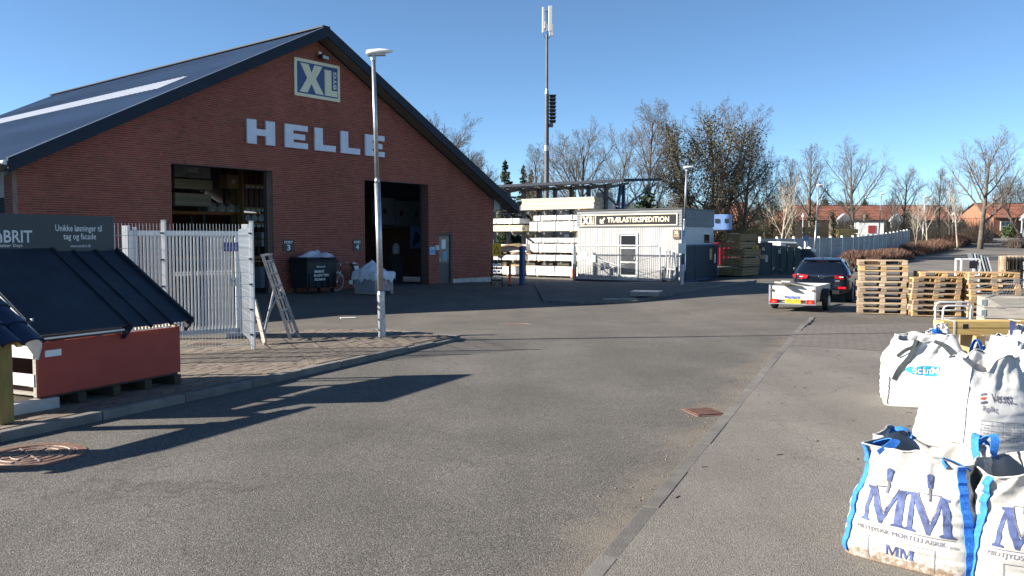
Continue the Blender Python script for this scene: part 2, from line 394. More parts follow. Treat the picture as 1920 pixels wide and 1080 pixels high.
def sheet(name, xs, ys, m, dz, keep=None, z=None):
    mb = MB(); idx = {}
    for j, y in enumerate(ys):
        for i, x in enumerate(xs):
            idx[i, j] = len(mb.v); mb.v.append((x, y, (terrain(y) if z is None else z) + dz))
    for j in range(len(ys) - 1):
        for i in range(len(xs) - 1):
            mb.f.append((idx[i, j], idx[i + 1, j], idx[i + 1, j + 1], idx[i, j + 1])); mb.m.append(0)
    return structure(mb.build(name, m))
ys_far = [-40, 0, 48, 52, 56, 60, 65, 70, 75, 80, 85, 90, 95, 100, 105, 112, 120, 135, 150, 170, 200, 260, 400, 900, 3000]
sheet('ground', [-3000, -600, -150, -60, 0, 60, 150, 600, 3000], ys_far, M_['soil'], -0.45)

def poly_sheet(name, pts, m, z):
    mb = MB(); mb.add([(x, y, z) for x, y in pts], [tuple(range(len(pts)))]); return structure(mb.build(name, m))
def flat_prism(name, pts, m, z0, z1):
    mb = MB(); mb.prism(pts, z0, z1); return structure(mb.build(name, m))

# carriageway in the foreground, yard beyond, access road climbing to the houses
road_far_y = [47.9, 52, 56, 60, 65, 70, 75, 80, 85, 90, 95, 100, 105, 112, 118]
poly_sheet('road', [(-14, -12), (40, -12), (40, 17.4), (3.0, 16.2), (-1.2, 15.9), (-14, 15.2)], M_['asphalt'], 0.0)
def dip(x, y):
    "the yard falls a hand's width towards its drain in front of the gable"
    sm = lambda t: (lambda u: u * u * (3 - 2 * u))(max(0.0, min(1.0, t)))
    nout = (x + 13.60) * 0.7815 - (y - 22.88) * 0.624          # metres in front of the gable
    return (-0.10 - 0.12 * sm((8 - x) / 5.0)) * sm((y - 17.0) / 4.0) * sm((36 - y) / 8.0) * sm(nout / 7.0) * sm((20 - x) / 5.0)
mb = MB(); xs = [-60, -40, -25, -20] + [-16 + i for i in range(37)]; ys = [float(i) for i in range(44)]
for k in ys:
    for x in xs:
        y0_ = 15.0 if x < -14 else (15.2 + (x + 14) * 0.0547 if x < -1.2 else (15.9 + (x + 1.2) * 0.0714 if x < 3 else min(17.4, 16.2 + (x - 3) * 0.0324)))
        y = y0_ + (58.0 - y0_) * k / 43.0; mb.v.append((x, y, dip(x, y) + terrain(y) + fall(x, y)))
for j in range(len(ys) - 1):
    for i in range(len(xs) - 1): a = j * len(xs) + i; mb.f.append((a, a + 1, a + len(xs) + 1, a + len(xs))); mb.m.append(0)
structure(mb.build('yard', M_['asphalt_yard'], smooth=True))
poly_sheet('side_yard', [(20, 16.75), (40, 17.4), (90, 17.4), (90, 47.9), (20, 47.9)], M_['asphalt_yard'], 0.0)
mb = MB()
for j, y in enumerate(road_far_y):
    xl = 20.0 + max(0, y - 54) * 0.74; mb.v += [(xl, y, terrain(y)), (xl + 26, y, terrain(y))]
for j in range(len(road_far_y) - 1):
    mb.f.append((2 * j, 2 * j + 1, 2 * j + 3, 2 * j + 2)); mb.m.append(0)
structure(mb.build('access_road', M_['asphalt_fine']))
# right-hand apron with a flush kerb
KD = Vector((0.3998, 0.9166)); KP = Vector((3.97, 12.75)); KN = Vector((0.9166, -0.3998))     # along the kerb, a point on it, to the right
def kp(s, n): p = KP + KD * s + KN * n; return (p.x, p.y)
def kgrid(name, s0f, s1f, n0, n1, m, dz, ns=44, nn=24):
    mb = MB()
    for i in range(ns + 1):
        for j in range(nn + 1):
            n_ = n0 + (n1 - n0) * j / nn; a, b_ = s0f(n_), s1f(n_); q = kp(a + (b_ - a) * i / ns, n_); mb.v.append((q[0], q[1], dz + dip(q[0], q[1])))
    for i in range(ns):
        for j in range(nn): a = i * (nn + 1) + j; mb.f.append((a, a + 1, a + nn + 2, a + nn + 1)); mb.m.append(0)
    mb.f = [tuple(reversed(f)) for f in mb.f]
    return structure(mb.build(name, m, smooth=True))
kgrid('apron', lambda n: -14, lambda n: 6.6 + min(4.2, n * 0.60), 0.09, 22, M_['asphalt_fine'], 0.010)
mat('flush_kerb_concrete', (0.128, 0.120, 0.108), 0.92, scale=5, var=0.25, bump=0.5, bscale=70, rnd=0.15)
kerb = structure(thing('flush_kerb', 'x', 'x')); del kerb['label'], kerb['category']
for i in range(23):
    s0 = -13.6 + i * 1.0
    mb = MB()
    jit = random.uniform(-0.006, 0.006)
    mb.prism([kp(s0 + 0.004, jit), kp(s0 + 0.004, 0.115 + jit), kp(s0 + 0.995, 0.115 + jit), kp(s0 + 0.995, jit)], -0.2, 0.0125 + random.uniform(-0.002, 0.003) + dip(*kp(s0, 0)))
    mb.build('kerb_stone', MATS['flush_kerb_concrete'], kerb, bevel=0.006)
# herringbone-free block paving further along the apron, seen too flat to tell the blocks apart
def brick_tex(name, c1, c2, mortar, bw, rh, mort=0.012, rough=0.9, coords='Object', rot=0.0, swap=False, bump=0.4):
    m = bpy.data.materials.new(name); m.use_nodes = True; t = m.node_tree; N = t.nodes; L = t.links; b = N['Principled BSDF']
    tc = N.new('ShaderNodeTexCoord'); mp = N.new('ShaderNodeMapping')
    if swap == 'xz': mp.inputs['Rotation'].default_value = (math.pi / 2, 0, 0)
    elif swap == 'yz': mp.inputs['Rotation'].default_value = (0, math.pi / 2, math.pi / 2)
    else: mp.inputs['Rotation'].default_value = (0, 0, rot)
    L.new(tc.outputs[coords], mp.inputs[0])
    bt = N.new('ShaderNodeTexBrick'); bt.inputs['Scale'].default_value = 1; bt.inputs['Brick Width'].default_value = bw
    bt.inputs['Row Height'].default_value = rh; bt.inputs['Mortar Size'].default_value = mort; bt.inputs['Mortar Smooth'].default_value = 0.3
    bt.inputs['Color1'].default_value = (*c1, 1); bt.inputs['Color2'].default_value = (*c2, 1); bt.inputs['Mortar'].default_value = (*mortar, 1)
    L.new(mp.outputs[0], bt.inputs[0])
    nz = N.new('ShaderNodeTexNoise'); nz.inputs['Scale'].default_value = 3; nz.inputs['Detail'].default_value = 6; L.new(tc.outputs[coords], nz.inputs['Vector'])
    hs = N.new('ShaderNodeHueSaturation'); mr = N.new('ShaderNodeMapRange'); mr.inputs['To Min'].default_value = 0.7; mr.inputs['To Max'].default_value = 1.3
    L.new(nz.outputs[0], mr.inputs[0]); L.new(mr.outputs[0], hs.inputs['Value']); L.new(bt.outputs[0], hs.inputs['Color'])
    L.new(hs.outputs[0], b.inputs['Base Color']); b.inputs['Roughness'].default_value = rough
    bu = N.new('ShaderNodeBump'); bu.inputs['Strength'].default_value = bump; bu.inputs['Distance'].default_value = 0.008; bu.invert = True
    L.new(bt.outputs['Fac'], bu.inputs['Height']); L.new(bu.outputs[0], b.inputs['Normal'])
    return m
M_['pave_tex'] = brick_tex('block_paving', (0.145, 0.125, 0.105), (0.12, 0.105, 0.09), (0.07, 0.062, 0.053), 0.21, 0.105, 0.010, rot=-math.atan2(KD.x, KD.y))
M_['brick_xz'] = brick_tex('brickwork_across', (0.22, 0.062, 0.046), (0.16, 0.048, 0.038), (0.26, 0.19, 0.16), 0.24, 0.0667, 0.012, swap='xz')
M_['brick_yz'] = brick_tex('brickwork_deep', (0.22, 0.062, 0.046), (0.16, 0.048, 0.038), (0.26, 0.19, 0.16), 0.24, 0.0667, 0.012, swap='yz')
kgrid('block_paving', lambda n: 2.3 - n * 0.12, lambda n: 6.4 + min(3.0, n * 0.57), 0.13, 7.0, M_['pave_tex'], 0.0145)

# left pavement: kerb and individual pavers
PZ = 0.08
KL = [Vector((-7.3, 2.85)), Vector((-4.81, 7.68)), Vector((-3.33, 10.57)), Vector((-0.97, 15.71))]
pave_poly = [(-7.45, 3.0), (-4.93, 7.74), (-3.45, 10.63), (-1.08, 15.74), (-2.9, 16.9), (-4.3, 16.9), (-5.4, 15.4), (-14, 15.0), (-14, 3.0)]
pavement = flat_prism('pavement', pave_poly, mat('joint_sand', (0.12, 0.10, 0.08), 0.95), -0.05, PZ - 0.012)
kl = structure(thing('kerb', 'x', 'x')); del kl['label'], kl['category']
for a, b_ in zip(KL[:-1], KL[1:]):
    d = b_ - a; n = max(1, round(d.length / 0.95)); d.normalize(); nn = Vector((-d.y, d.x)); st = (b_ - a).length / n
    for i in range(n):
        p0 = a + d * (i * st + 0.004); p1 = a + d * ((i + 1) * st - 0.004)
        rise = PZ + 0.012 + random.uniform(-0.004, 0.004)
        if b_ == KL[-1] and i > n - 3: rise = PZ + 0.005 - 0.02 * (i - n + 3)
        j = nn * random.uniform(-0.008, 0.008)
        mb = MB(); q = [p0 + j, p1 + j, p1 + nn * 0.12 + j, p0 + nn * 0.12 + j]
        mb.prism([(v.x, v.y) for v in q], -0.05, rise); mb.build('kerb_stone', M_['kerb'], kl, bevel=0.012)
mb = MB()          # the end of the wedge runs back along the yard
for i, (p, q) in enumerate((((-1.02, 15.80), (-1.95, 16.40)), ((-1.96, 16.41), (-2.88, 17.0)))):
    mb = MB(); mb.bar((p[0], p[1], 0.02), (q[0], q[1], 0.02), 0.11, 0.11); mb.build('kerb_stone', M_['kerb'], kl, bevel=0.01)

def inside(p, poly):
    c = False; j = len(poly) - 1
    for i in range(len(poly)):
        (x0, y0), (x1, y1) = poly[i], poly[j]
        if (y0 > p[1]) != (y1 > p[1]) and p[0] < (x1 - x0) * (p[1] - y0) / (y1 - y0) + x0: c = not c
        j = i
    return c
M_['paver'] = mat('paver', (0.16, 0.130, 0.10), 0.9, scale=7, var=0.18, rnd=0.2, hue=0.012, bump=0.5, bscale=90)
M_['paver_t'] = mat('paver_many', (0.16, 0.130, 0.10), 0.9, scale=7, var=0.18, tint=0.2, hue=0.012, bump=0.5, bscale=90)
pd = Vector((0.459, 0.888)); pn = Vector((-0.888, 0.459)); pang = math.atan2(pd.y, pd.x)
pv = []
for i in range(-70, 60):
    for j in range(0, 70):
        p = Vector((-3.0, 10.57)) + pd * (i * 0.21 + (j % 2) * 0.105) + pn * (j * 0.105 - 0.5)
        if all(inside(p + pd * a + pn * b_, pave_poly) for a in (-0.09, 0.09) for b_ in (-0.05, 0.05)): pv.append(p)
def in_view(p): return p.y > 1 and -0.615 < p.x / p.y < 0.62
def kdist(p): return -((p - Vector((-3.33, 10.57))).dot(Vector((0.888, -0.459))))
pv.sort(key=lambda p: (0 if in_view(p) and kdist(p) < 1.5 else 1, p.y))
pm = MB(); pm.box((0, 0, 0), (0.203, 0.098, 0.05)); pme = pm.mesh('paver', M_['paver'])
rest = MB(); rest.tint = []
for k, p in enumerate(pv):
    z = PZ - 0.025 + random.uniform(-0.004, 0.003); rz = pang + random.uniform(-0.012, 0.012)
    if k < 300:
        o = obj('paver', pme, pavement, loc=(p.x, p.y, z), rot=(random.uniform(-.012, .012), random.uniform(-.012, .012), rz))
    else:
        rest.box((p.x, p.y, z), (0.203, 0.098, 0.05), rz=rz); rest.tint += [random.random()] * 6
rest.build('pavers', M_['paver_t'], pavement, kind='stuff')

# ================================================================== the brick warehouse
WX, WY, WA = -13.60, 22.88, R(51.4)
SL, SR, RX, RZ = 0.52, 0.5415, 10.26, 9.59        # roof slopes, ridge position and height
W = 20.4
hall = thing('brick_warehouse', 'large red brick warehouse with dark steel gable roof and two open door bays', 'warehouse', (WX, WY, 0), WA)
def top(x, drop=0.36): return RZ - drop - (SL * (RX - x) if x < RX else SR * (x - RX))
DOORS = [(4.49, 8.28, 4.335), (12.52, 16.09, 4.268), (16.70, 17.57, 2.20)]
mw = MB()
cuts = [(0, 4.49, 0), (4.49, 8.28, 4.335), (8.28, RX, 0), (RX, 12.52, 0), (12.52, 16.09, 4.268), (16.09, 16.70, 0), (16.70, 17.57, 2.20), (17.57, W, 0)]
Mx = Matrix(((1, 0, 0, 0), (0, 0, 1, 0), (0, 1, 0, 0), (0, 0, 0, 1)))       # prism x,y -> x,z ; depth -> y
for x0, x1, z0 in cuts:
    mw.prism([(x0, z0), (x0, top(x0)), (x1, top(x1)), (x1, z0 if z0 else -0.3)], 0.010, 0.34, 0, Mx)
wall = mw.build('gable_wall', M_['mortar'], hall)
rows = int(9.4 / 0.0667); bricks = []
for r in range(rows):
    zc = 0.0667 * r + 0.034
    spans = [(0.0, W)]
    for a, b_, h in DOORS:
        if zc - 0.03 < h:
            ns = []
            for s0, s1 in spans:
                if b_ <= s0 or a >= s1: ns.append((s0, s1))
                else:
                    if a > s0: ns.append((s0, a))
                    if b_ < s1: ns.append((b_, s1))
            spans = ns
    # roof line
    zt = zc + 0.03
    xl = RX - (RZ - 0.34 - zt) / SL; xr = RX + (RZ - 0.34 - zt) / SR
    off = (0, 0.12, 0.06, 0.18)[r % 4]
    for s0, s1 in spans:
        s0, s1 = max(s0, xl), min(s1, xr)
        x = math.floor((s0 - off) / 0.24) * 0.24 + off
        while x < s1:
            a, b_ = max(x + 0.006, s0), min(x + 0.234, s1)
            # some headers break the stretchers
            if b_ - a > 0.03:
                if random.random() < 0.16 and b_ - a > 0.2:
                    m_ = (a + b_) / 2; bricks += [(a, m_ - 0.006, zc), (m_ + 0.006, b_, zc)]
                else: bricks.append((a, b_, zc))
            x += 0.24
def near_score(bk):
    x = (bk[0] + bk[1]) / 2
    vis = 0.3 < x < 4.4 and 2.3 < bk[2] < 4.2 and bk[1] - bk[0] > 0.22
    return (0 if vis else 1, x)
bricks.sort(key=near_score)
bm_ = MB(); bm_.box((0, 0, 0), (0.228, 0.03, 0.0547)); bme = bm_.mesh('brick', M_['brick'])
rest = MB(); rest.tint = []
for k, (a, b_, z) in enumerate(bricks):
    if k < 300 and near_score((a, b_, z))[0] == 0:
        obj('brick', bme, wall, loc=((a + b_) / 2, 0.014 + random.uniform(-0.002, 0.002), z))
    else:
        rest.box(((a + b_) / 2, 0.014 + random.uniform(-0.002, 0.002), z), (b_ - a, 0.03, 0.0547)); rest.tint += [min(1, max(0, random.gauss(0.55, 0.22) if random.random() > 0.06 else 0.0))] * 6
rest.build('bricks', M_['brick_t'], wall, kind='stuff')

# jambs, lintels, plinth
for (a, b_, h) in DOORS[:2]:
    MB().box((b_ + 0.004, 0.20, h / 2), (0.008, 0.36, h)).build('door_jamb', M_['brick_yz'], hall)
    MB().box((a - 0.004, 0.20, h / 2), (0.008, 0.36, h)).build('door_jamb', M_['brick_yz'], hall)
    MB().box(((a + b_) / 2, 0.20, h - 0.012), (b_ - a - 0.02, 0.34, 0.02)).build('lintel', M_['dark_steel'], hall)
    MB().box((b_ - 0.05, 0.40, h / 2), (0.10, 0.06, h)).build('door_guide', M_['dark_steel'], hall)
    MB().box((a + 0.05, 0.40, h / 2), (0.10, 0.06, h)).build('door_guide', M_['dark_steel'], hall)
MB().box((19.0, -0.012, 0.03), (2.8, 0.024, 0.30)).build('plinth', M_['concrete'], hall)
# side walls and back wall
D = 21.8
MB().box((-4.6, 7.6, 2.4), (4.8, 12.8, 5.2)).build('unseen_shade_box', mat('shade_box_skin', (0.05, 0.07, 0.08), 0.6), hall)  # added box out of view, put there to shade the left side wall
MB().box((0.17, 0.63, 1.85), (0.34, 0.58, 3.7)).build('side_wall', M_['brick_yz'], hall)
MB().box((0.17, 11.6, 3.55), (0.30, 21.3, 0.9)).build('side_beam_panel', M_['light_grey'], hall)
MB().box((0.10, 2.6, 1.55), (0.05, 3.3, 3.1)).build('side_gate', mat('teal_gate', (0.01, 0.035, 0.045), 0.6), hall)
MB().box((0.17, 13.2, 1.55), (0.34, 17.9, 3.1)).build('side_wall', M_['brick_yz'], hall)
MB().box((W - 0.17, 11.1, 1.75), (0.34, 21.4, 3.4)).build('side_wall', M_['brick_yz'], hall)
mb = MB(); mb.prism([(0, 0), (0, top(0)), (RX, top(RX)), (W, top(W)), (W, 0)], D - 0.35, D, 0, Mx); mb.build('back_wall', M_['brick_xz'], hall)
# roof: ribbed sheets running down each slope
Y0, Y1 = -0.62, D + 0.4
def roof_slope(x_ridge, z_ridge, x_eave, slope):
    mb = MB(); prof = []
    y = Y0
    while y < Y1 - 0.01:
        for dy, dz in ((0, 0), (0.24, 0), (0.26, 0.035), (0.30, 0.035), (0.32, 0)):
            if y + dy <= Y1: prof.append((y + dy, dz))
        y += 0.333
    prof.append((Y1, 0))
    ze = z_ridge - slope * abs(x_eave - x_ridge); n = len(prof)
    for y, dz in prof: mb.v += [(x_ridge, y, z_ridge + dz), (x_eave, y, ze + dz)]
    for i in range(n - 1):
        a = i * 2; mb.f.append((a, a + 1, a + 3, a + 2)); mb.m.append(0)
    o = len(mb.v); th = 0.16
    mb.v += [(x_ridge, Y0, z_ridge - 0.01), (x_eave, Y0, ze - 0.01), (x_eave, Y1, ze - 0.01), (x_ridge, Y1, z_ridge - 0.01)]
    mb.v += [(x_ridge, Y0, z_ridge - th), (x_eave, Y0, ze - th), (x_eave, Y1, ze - th), (x_ridge, Y1, z_ridge - th)]
    mb.f += [(o, o + 1, o + 2, o + 3), (o + 4, o + 7, o + 6, o + 5), (o, o + 4, o + 5, o + 1), (o + 1, o + 5, o + 6, o + 2), (o + 2, o + 6, o + 7, o + 3)]; mb.m += [0] * 5
    return mb.build('roof_slope', M_['roof_steel'], hall), ze
rl, ZL = roof_slope(RX, RZ, -0.45, SL)
rr, ZR = roof_slope(RX, RZ, 21.58, SR)
# skylight strips on the left slope
for (xa, xb, ya, yb) in ((5.15, 6.25, 1.9, 19.5),):
    mb = MB(); y = ya; k = 0
    while y < yb:
        za, zb = RZ - SL * (RX - xa), RZ - SL * (RX - xb)
        s = (y - Y0) % 0.333
        mb.add([(xa + 0.05 * (k % 2), y, za + 0.045), (xb, y, zb + 0.045), (xb, y + 0.16, zb + 0.045 + 0.03 * (k % 2)), (xa + 0.05 * (k % 2), y + 0.16, za + 0.045 + 0.03 * (k % 2))], [(0, 3, 2, 1)])
        y += 0.165; k += 1
    mb.build('skylight_strip', M_['skylight'], hall)
MB().bar((RX - 0.02, Y0 - 0.01, RZ + 0.03), (RX - 0.02, Y1, RZ + 0.03), 0.34, 0.05).build('ridge_cap', M_['fascia'], hall)
# verge boards and soffit boards under the overhang
def verge(xa, za, xb, zb, nm):
    mb = MB(); mb.add([(xa, Y0 - 0.03, za + 0.05), (xb, Y0 - 0.03, zb + 0.05), (xb, Y0 - 0.03, zb - 0.33), (xa, Y0 - 0.03, za - 0.33),
                       (xa, Y0 + 0.02, za + 0.05), (xb, Y0 + 0.02, zb + 0.05), (xb, Y0 + 0.02, zb - 0.33), (xa, Y0 + 0.02, za - 0.33)],
                      [(0, 3, 2, 1), (4, 5, 6, 7), (0, 1, 5, 4), (3, 7, 6, 2), (0, 4, 7, 3), (1, 2, 6, 5)])
    mb.build('verge_board', M_['fascia'], hall)
    n = 5
    for i in range(n):
        y0 = Y0 + 0.03 + i * 0.117; y1 = y0 + 0.108
        mb = MB(); mb.add([(xa, y0, za - 0.30), (xb, y0, zb - 0.30), (xb, y1, zb - 0.30), (xa, y1, za - 0.30),
                           (xa, y0, za - 0.27), (xb, y0, zb - 0.27), (xb, y1, zb - 0.27), (xa, y1, za - 0.27)], [(0, 1, 2, 3), (7, 6, 5, 4), (0, 4, 5, 1), (2, 6, 7, 3)])
        mb.build('soffit_board', M_['soffit'], hall)
verge(RX, RZ, -0.45, ZL, 'l'); verge(21.58, ZR, RX, RZ, 'r')
# pale flashing line along the verge
mb = MB(); mb.bar((RX, Y0 + 0.05, RZ + 0.055), (-0.45, Y0 + 0.05, ZL + 0.055), 0.07, 0.02); mb.build('verge_flashing', M_['galv'], hall)
# boxed eave on the right, gutters
mb = MB(); mb.prism([(W + 0.001, 3.32), (21.40, 3.32), (21.50, 3.38), (W + 0.001, 3.38 + 0.56)], -0.03, D, 0, Mx); mb.build('boxed_eave', flat('eave_panel', (0.10, 0.115, 0.135), 0.5), hall)
MB().box((W + 0.22, -0.045, 3.56), (0.42, 0.02, 0.46)).build('eave_panel', M_['light_grey'], hall)
mb = MB()
for sx, zz in ((-0.50, ZL - 0.06),):
    mb.tube([(sx, -0.60, zz), (sx, D, zz)], 0.07, 8)
mb.build('gutter', M_['galv'], hall)

# ---- small fittings on the gable: each its own thing, placed in the hall's frame
HM = Matrix.Translation((WX, WY, 0)) @ Matrix.Rotation(WA, 4, 'Z')
def on_wall(name, label, cat, x, z, off=0.0, group=None):
    return thing(name, label, cat, HM @ Vector((x, -off, z)), WA, group)
def face(z=0.0): return upright(0, -z, 0)
# HELLE
def block_letter(ch, wd, h):
    t = 0.27 * h; s = 0.33 * wd
    if ch == 'H':
        return [[(0, 0), (s, 0), (s, h), (0, h)], [(wd - s, 0), (wd, 0), (wd, h), (wd - s, h)], [(s, h * .36), (wd - s, h * .36), (wd - s, h * .63), (s, h * .63)]]
    if ch == 'E':
        return [[(0, 0), (s * 1.1, 0), (s * 1.1, h), (0, h)], [(s * 1.1, 0), (wd, 0), (wd, t * .92), (s * 1.1, t * .92)], [(s * 1.1, h * .37), (wd * .88, h * .37), (wd * .88, h * .62), (s * 1.1, h * .62)], [(s * 1.1, h - t * .9), (wd, h - t * .9), (wd, h), (s * 1.1, h)]]
    return [[(0, 0), (s * 1.15, 0), (s * 1.15, h), (0, h)], [(s * 1.15, 0), (wd, 0), (wd, t), (s * 1.15, t)]]
hs_ = on_wall('letter_sign', 'row of big pale raised letters HELLE on the brick gable', 'sign', 7.22, 5.2, 0.0)
for ch, x0, x1 in (('H', 7.22, 8.34), ('E', 8.76, 9.75), ('L', 10.07, 11.03), ('L', 11.29, 12.23), ('E', 12.51, 13.51)):
    mb = MB()
    for i, p in enumerate(block_letter(ch, x1 - x0, 0.83)):
        mb.prism([(x + x0 - 7.22, y) for x, y in p], 0.02, 0.10 + 0.0004 * i, 0, face())
    mb.build('letter', M_['letter'], hs_)
# XL BYG
def xl_sign(root, w_, h_, c_board, c_panel, byg=True, ruler=False):
    "cream frame, dark panel, X, L with a ruler edge and BYG turned upright"
    F = face()
    MB().prism([(0, 0), (w_, 0), (w_, h_), (0, h_)], 0.0, 0.05, 0, F).build('board', c_board, root)
    e = 0.055 * w_
    MB().prism([(e, e), (w_ - e, e), (w_ - e, h_ - e), (e, h_ - e)], 0.05, 0.056, 0, F).build('panel', c_panel, root)
    def P(l): return [(x * w_, y * h_) for x, y in l]
    MB().prism(P([(.10, .12), (.27, .12), (.355, .37), (.45, .12), (.625, .12), (.455, .52), (.60, .88), (.425, .88), (.36, .66), (.295, .88), (.115, .88), (.265, .51)]), 0.056, 0.064, 0, F).build('letter', c_board, root)
    MB().prism(P([(.645, .12), (.93, .12), (.93, .28), (.80, .28), (.80, .82), (.645, .82)]), 0.056, 0.064, 0, F).build('letter', c_board, root)
    if ruler:
        mb = MB()
        for k in range(14): mb.box((0.645 * w_ + 0.02, -0.066, (0.20 + 0.042 * k) * h_), (0.05 if k % 2 else 0.03, 0.003, 0.012))
        mb.build('ruler_marks', c_panel, root)
    if byg:
        Mr = F @ Matrix.Translation((0.915 * w_, 0.33 * h_, 0.058)) @ Matrix.Rotation(math.pi / 2, 4, 'Z')
        mb = MB(); text(mb, 'BYG', 0, 0, 0.47 * h_, 0.075 * w_, Mr, 0.003, bold=0.03); mb.build('lettering', c_board, root)
r_ = on_wall('gable_logo_sign', 'square blue and cream XL BYG sign high on the gable', 'sign', 9.24, 7.10)
xl_sign(r_, 2.07, 1.35, M_['cream'], M_['navy'], ruler=True)
fl = on_wall('floodlight', 'small black floodlight above the square blue sign', 'floodlight', 10.45, 8.60)
MB().box((0, -0.20, 0.02), (0.42, 0.16, 0.16), rz=0.2).build('housing', M_['black'], fl, bevel=0.02)
MB().box((0.02, -0.285, 0.0), (0.32, 0.012, 0.12), rz=0.2).build('lens', M_['light_grey'], fl)
MB().box((-0.12, -0.10, 0.15), (0.12, 0.12, 0.12)).build('sensor', M_['offwhite'], fl, bevel=0.02)
MB().box((0, -0.06, 0.02), (0.08, 0.14, 0.06)).build('bracket', M_['black'], fl)
for num, x0, wd in (('3', 8.66, 0.46), ('4', 11.89, 0.43)):
    p = on_wall('port_sign', {'3': 'black PORT 3 sign above the dark waste container', '4': 'black PORT 4 sign at the left edge of the right bay'}[num], 'sign', x0, 1.48)
    MB().prism([(0, 0), (wd, 0), (wd, 0.44), (0, 0.44)], 0.005, 0.025, 0, face()).build('plate', M_['black_sign'], p)
    mb = MB(); text(mb, 'PORT', 0.05, 0.29, wd - 0.1, 0.10, face(), 0.028, bold=0.03); text(mb, num, wd / 2 - 0.075, 0.05, 0.15, 0.20, face(), 0.028, bold=0.03)
    mb.build('lettering', M_['offwhite'], p)
# personnel door with notices
d_ = on_wall('side_door', 'grey personnel door with notices taped to its window, right of port 4', 'door', 16.70, 0)
MB().box((0.435, 0.14, 1.11), (0.865, 0.06, 2.21)).build('door_leaf', flat('grey_door', (0.085, 0.075, 0.07), 0.5), d_)
mb = MB()
for xx in (0.04, 0.83): mb.box((xx, 0.10, 1.11), (0.08, 0.10, 2.21))
mb.box((0.435, 0.10, 2.17), (0.865, 0.10, 0.08)); mb.build('door_frame', flat('door_frame_brown', (0.07, 0.06, 0.055), 0.5), d_)
MB().box((0.43, 0.10, 1.48), (0.62, 0.015, 1.15)).build('window_pane', mat('papered_pane', (0.16, 0.14, 0.12), 0.3, var=0.4, scale=3), d_)
MB().box((0.40, 0.088, 1.72), (0.26, 0.006, 0.42)).build('notice', M_['paper'], d_)
MB().box((0.47, 0.088, 1.20), (0.24, 0.006, 0.40)).build('notice', flat('blue_notice', (0.16, 0.33, 0.5), 0.6), d_)
MB().box((0.30, 0.086, 1.97), (0.36, 0.006, 0.10)).build('notice', M_['card'], d_)
MB().box((0.11, 0.06, 1.05), (0.03, 0.05, 0.14)).build('handle', M_['alu'], d_)
n_ = on_wall('notice_plate', 'small pale blue notice between port 4 and the grey door', 'notice', 16.12, 1.28, 0.006)
MB().box((0.17, -0.01, 0.16), (0.34, 0.02, 0.34)).build('plate', flat('pale_blue_notice', (0.38, 0.5, 0.62), 0.6), n_)
MB().box((0.17, -0.022, 0.13), (0.24, 0.004, 0.14)).build('print', M_['blue_print'], n_)
n_ = on_wall('switch_box', 'two little pale switch boxes beside the grey door', 'switch box', 16.48, 1.45, 0.006)
for k, c in enumerate(('light_grey', 'offwhite')): MB().box((0.02 + 0.11 * k, -0.03, 0.12), (0.09, 0.05, 0.2)).build('box', M_[c], n_, bevel=0.008)
# ================================================================== goods inside the warehouse
def inside_hall(name, label, cat, x, y, z=0.0, group=None): return thing(name, label, cat, HM @ Vector((x, y, z)), WA, group)
rk = inside_hall('pallet_rack', 'tall storage rack with orange beams seen through the left door bay', 'rack', 7.2, 6.0)
for x in (0.3, 2.0, 3.55, 5.2):
    for y in (0.0, 0.95):
        MB().box((x, y, 2.6), (0.09, 0.07, 5.2)).build('upright', M_['rack_steel'], rk)
orange_b = flat('orange_beam', (0.42, 0.14, 0.03), 0.5)
for z in (1.15, 2.05, 3.0):
    for y in (-0.04, 0.99):
        MB().box((2.75, y, z), (5.0, 0.05, 0.11)).build('beam', orange_b, rk)
def crate(x, y, z, d, m, name, label, cat, planks=0, group=None):
    r = inside_hall(name, label, cat, x, y, z, group)
    if planks:
        n = planks
        for i in range(n):
            MB().box((d[0] / 2, d[1] / 2, (i + .5) * d[2] / n), (d[0], d[1], d[2] / n * 0.9)).build('board_layer', m, r)
    else:
        MB().box((d[0] / 2, d[1] / 2, d[2] / 2), d).build('body', m, r, bevel=0.02)
        MB().box((d[0] / 2, -0.004, d[2] * 0.5), (d[0] * 0.3, 0.006, d[2] * 0.3)).build('label_sheet', M_['paper'], r)
    return r
silver = mat('silver_film', (0.45, 0.47, 0.5), 0.3, var=0.25, scale=3, bump=0.6, bscale=5)
crate(7.75, 5.6, 4.36, (1.55, 1.1, 0.62), silver, 'wrapped_bundle', 'silver wrapped bundle on top inside the left bay', 'bundle')
crate(7.75, 5.6, 3.92, (1.62, 1.1, 0.38), M_['wood_pale'], 'board_bundle', 'bundle of pale boards under the silver bundle', 'timber', 5)
crate(7.75, 5.6, 3.25, (1.55, 1.1, 0.50), M_['wood_pale'], 'board_bundle', 'strapped pale board bundle on the upper rack beam', 'timber', 6)
for k in range(3):
    r = inside_hall('roof_module', ('leftmost', 'middle', 'rightmost')[k] + ' of the grey gabled boxes on the middle rack shelf', 'roof module', 8.9 + 0.72 * k, 6.1, 2.11)
    mb = MB(); mb.prism([(0, 0), (0.66, 0), (0.33, 0.30)], 0, 0.8, 0, Mx); mb.build('roof', M_['concrete'], r)
    MB().box((0.33, -0.01, 0.03), (0.64, 0.03, 0.06)).build('base_strip', M_['wood_pale'], r)
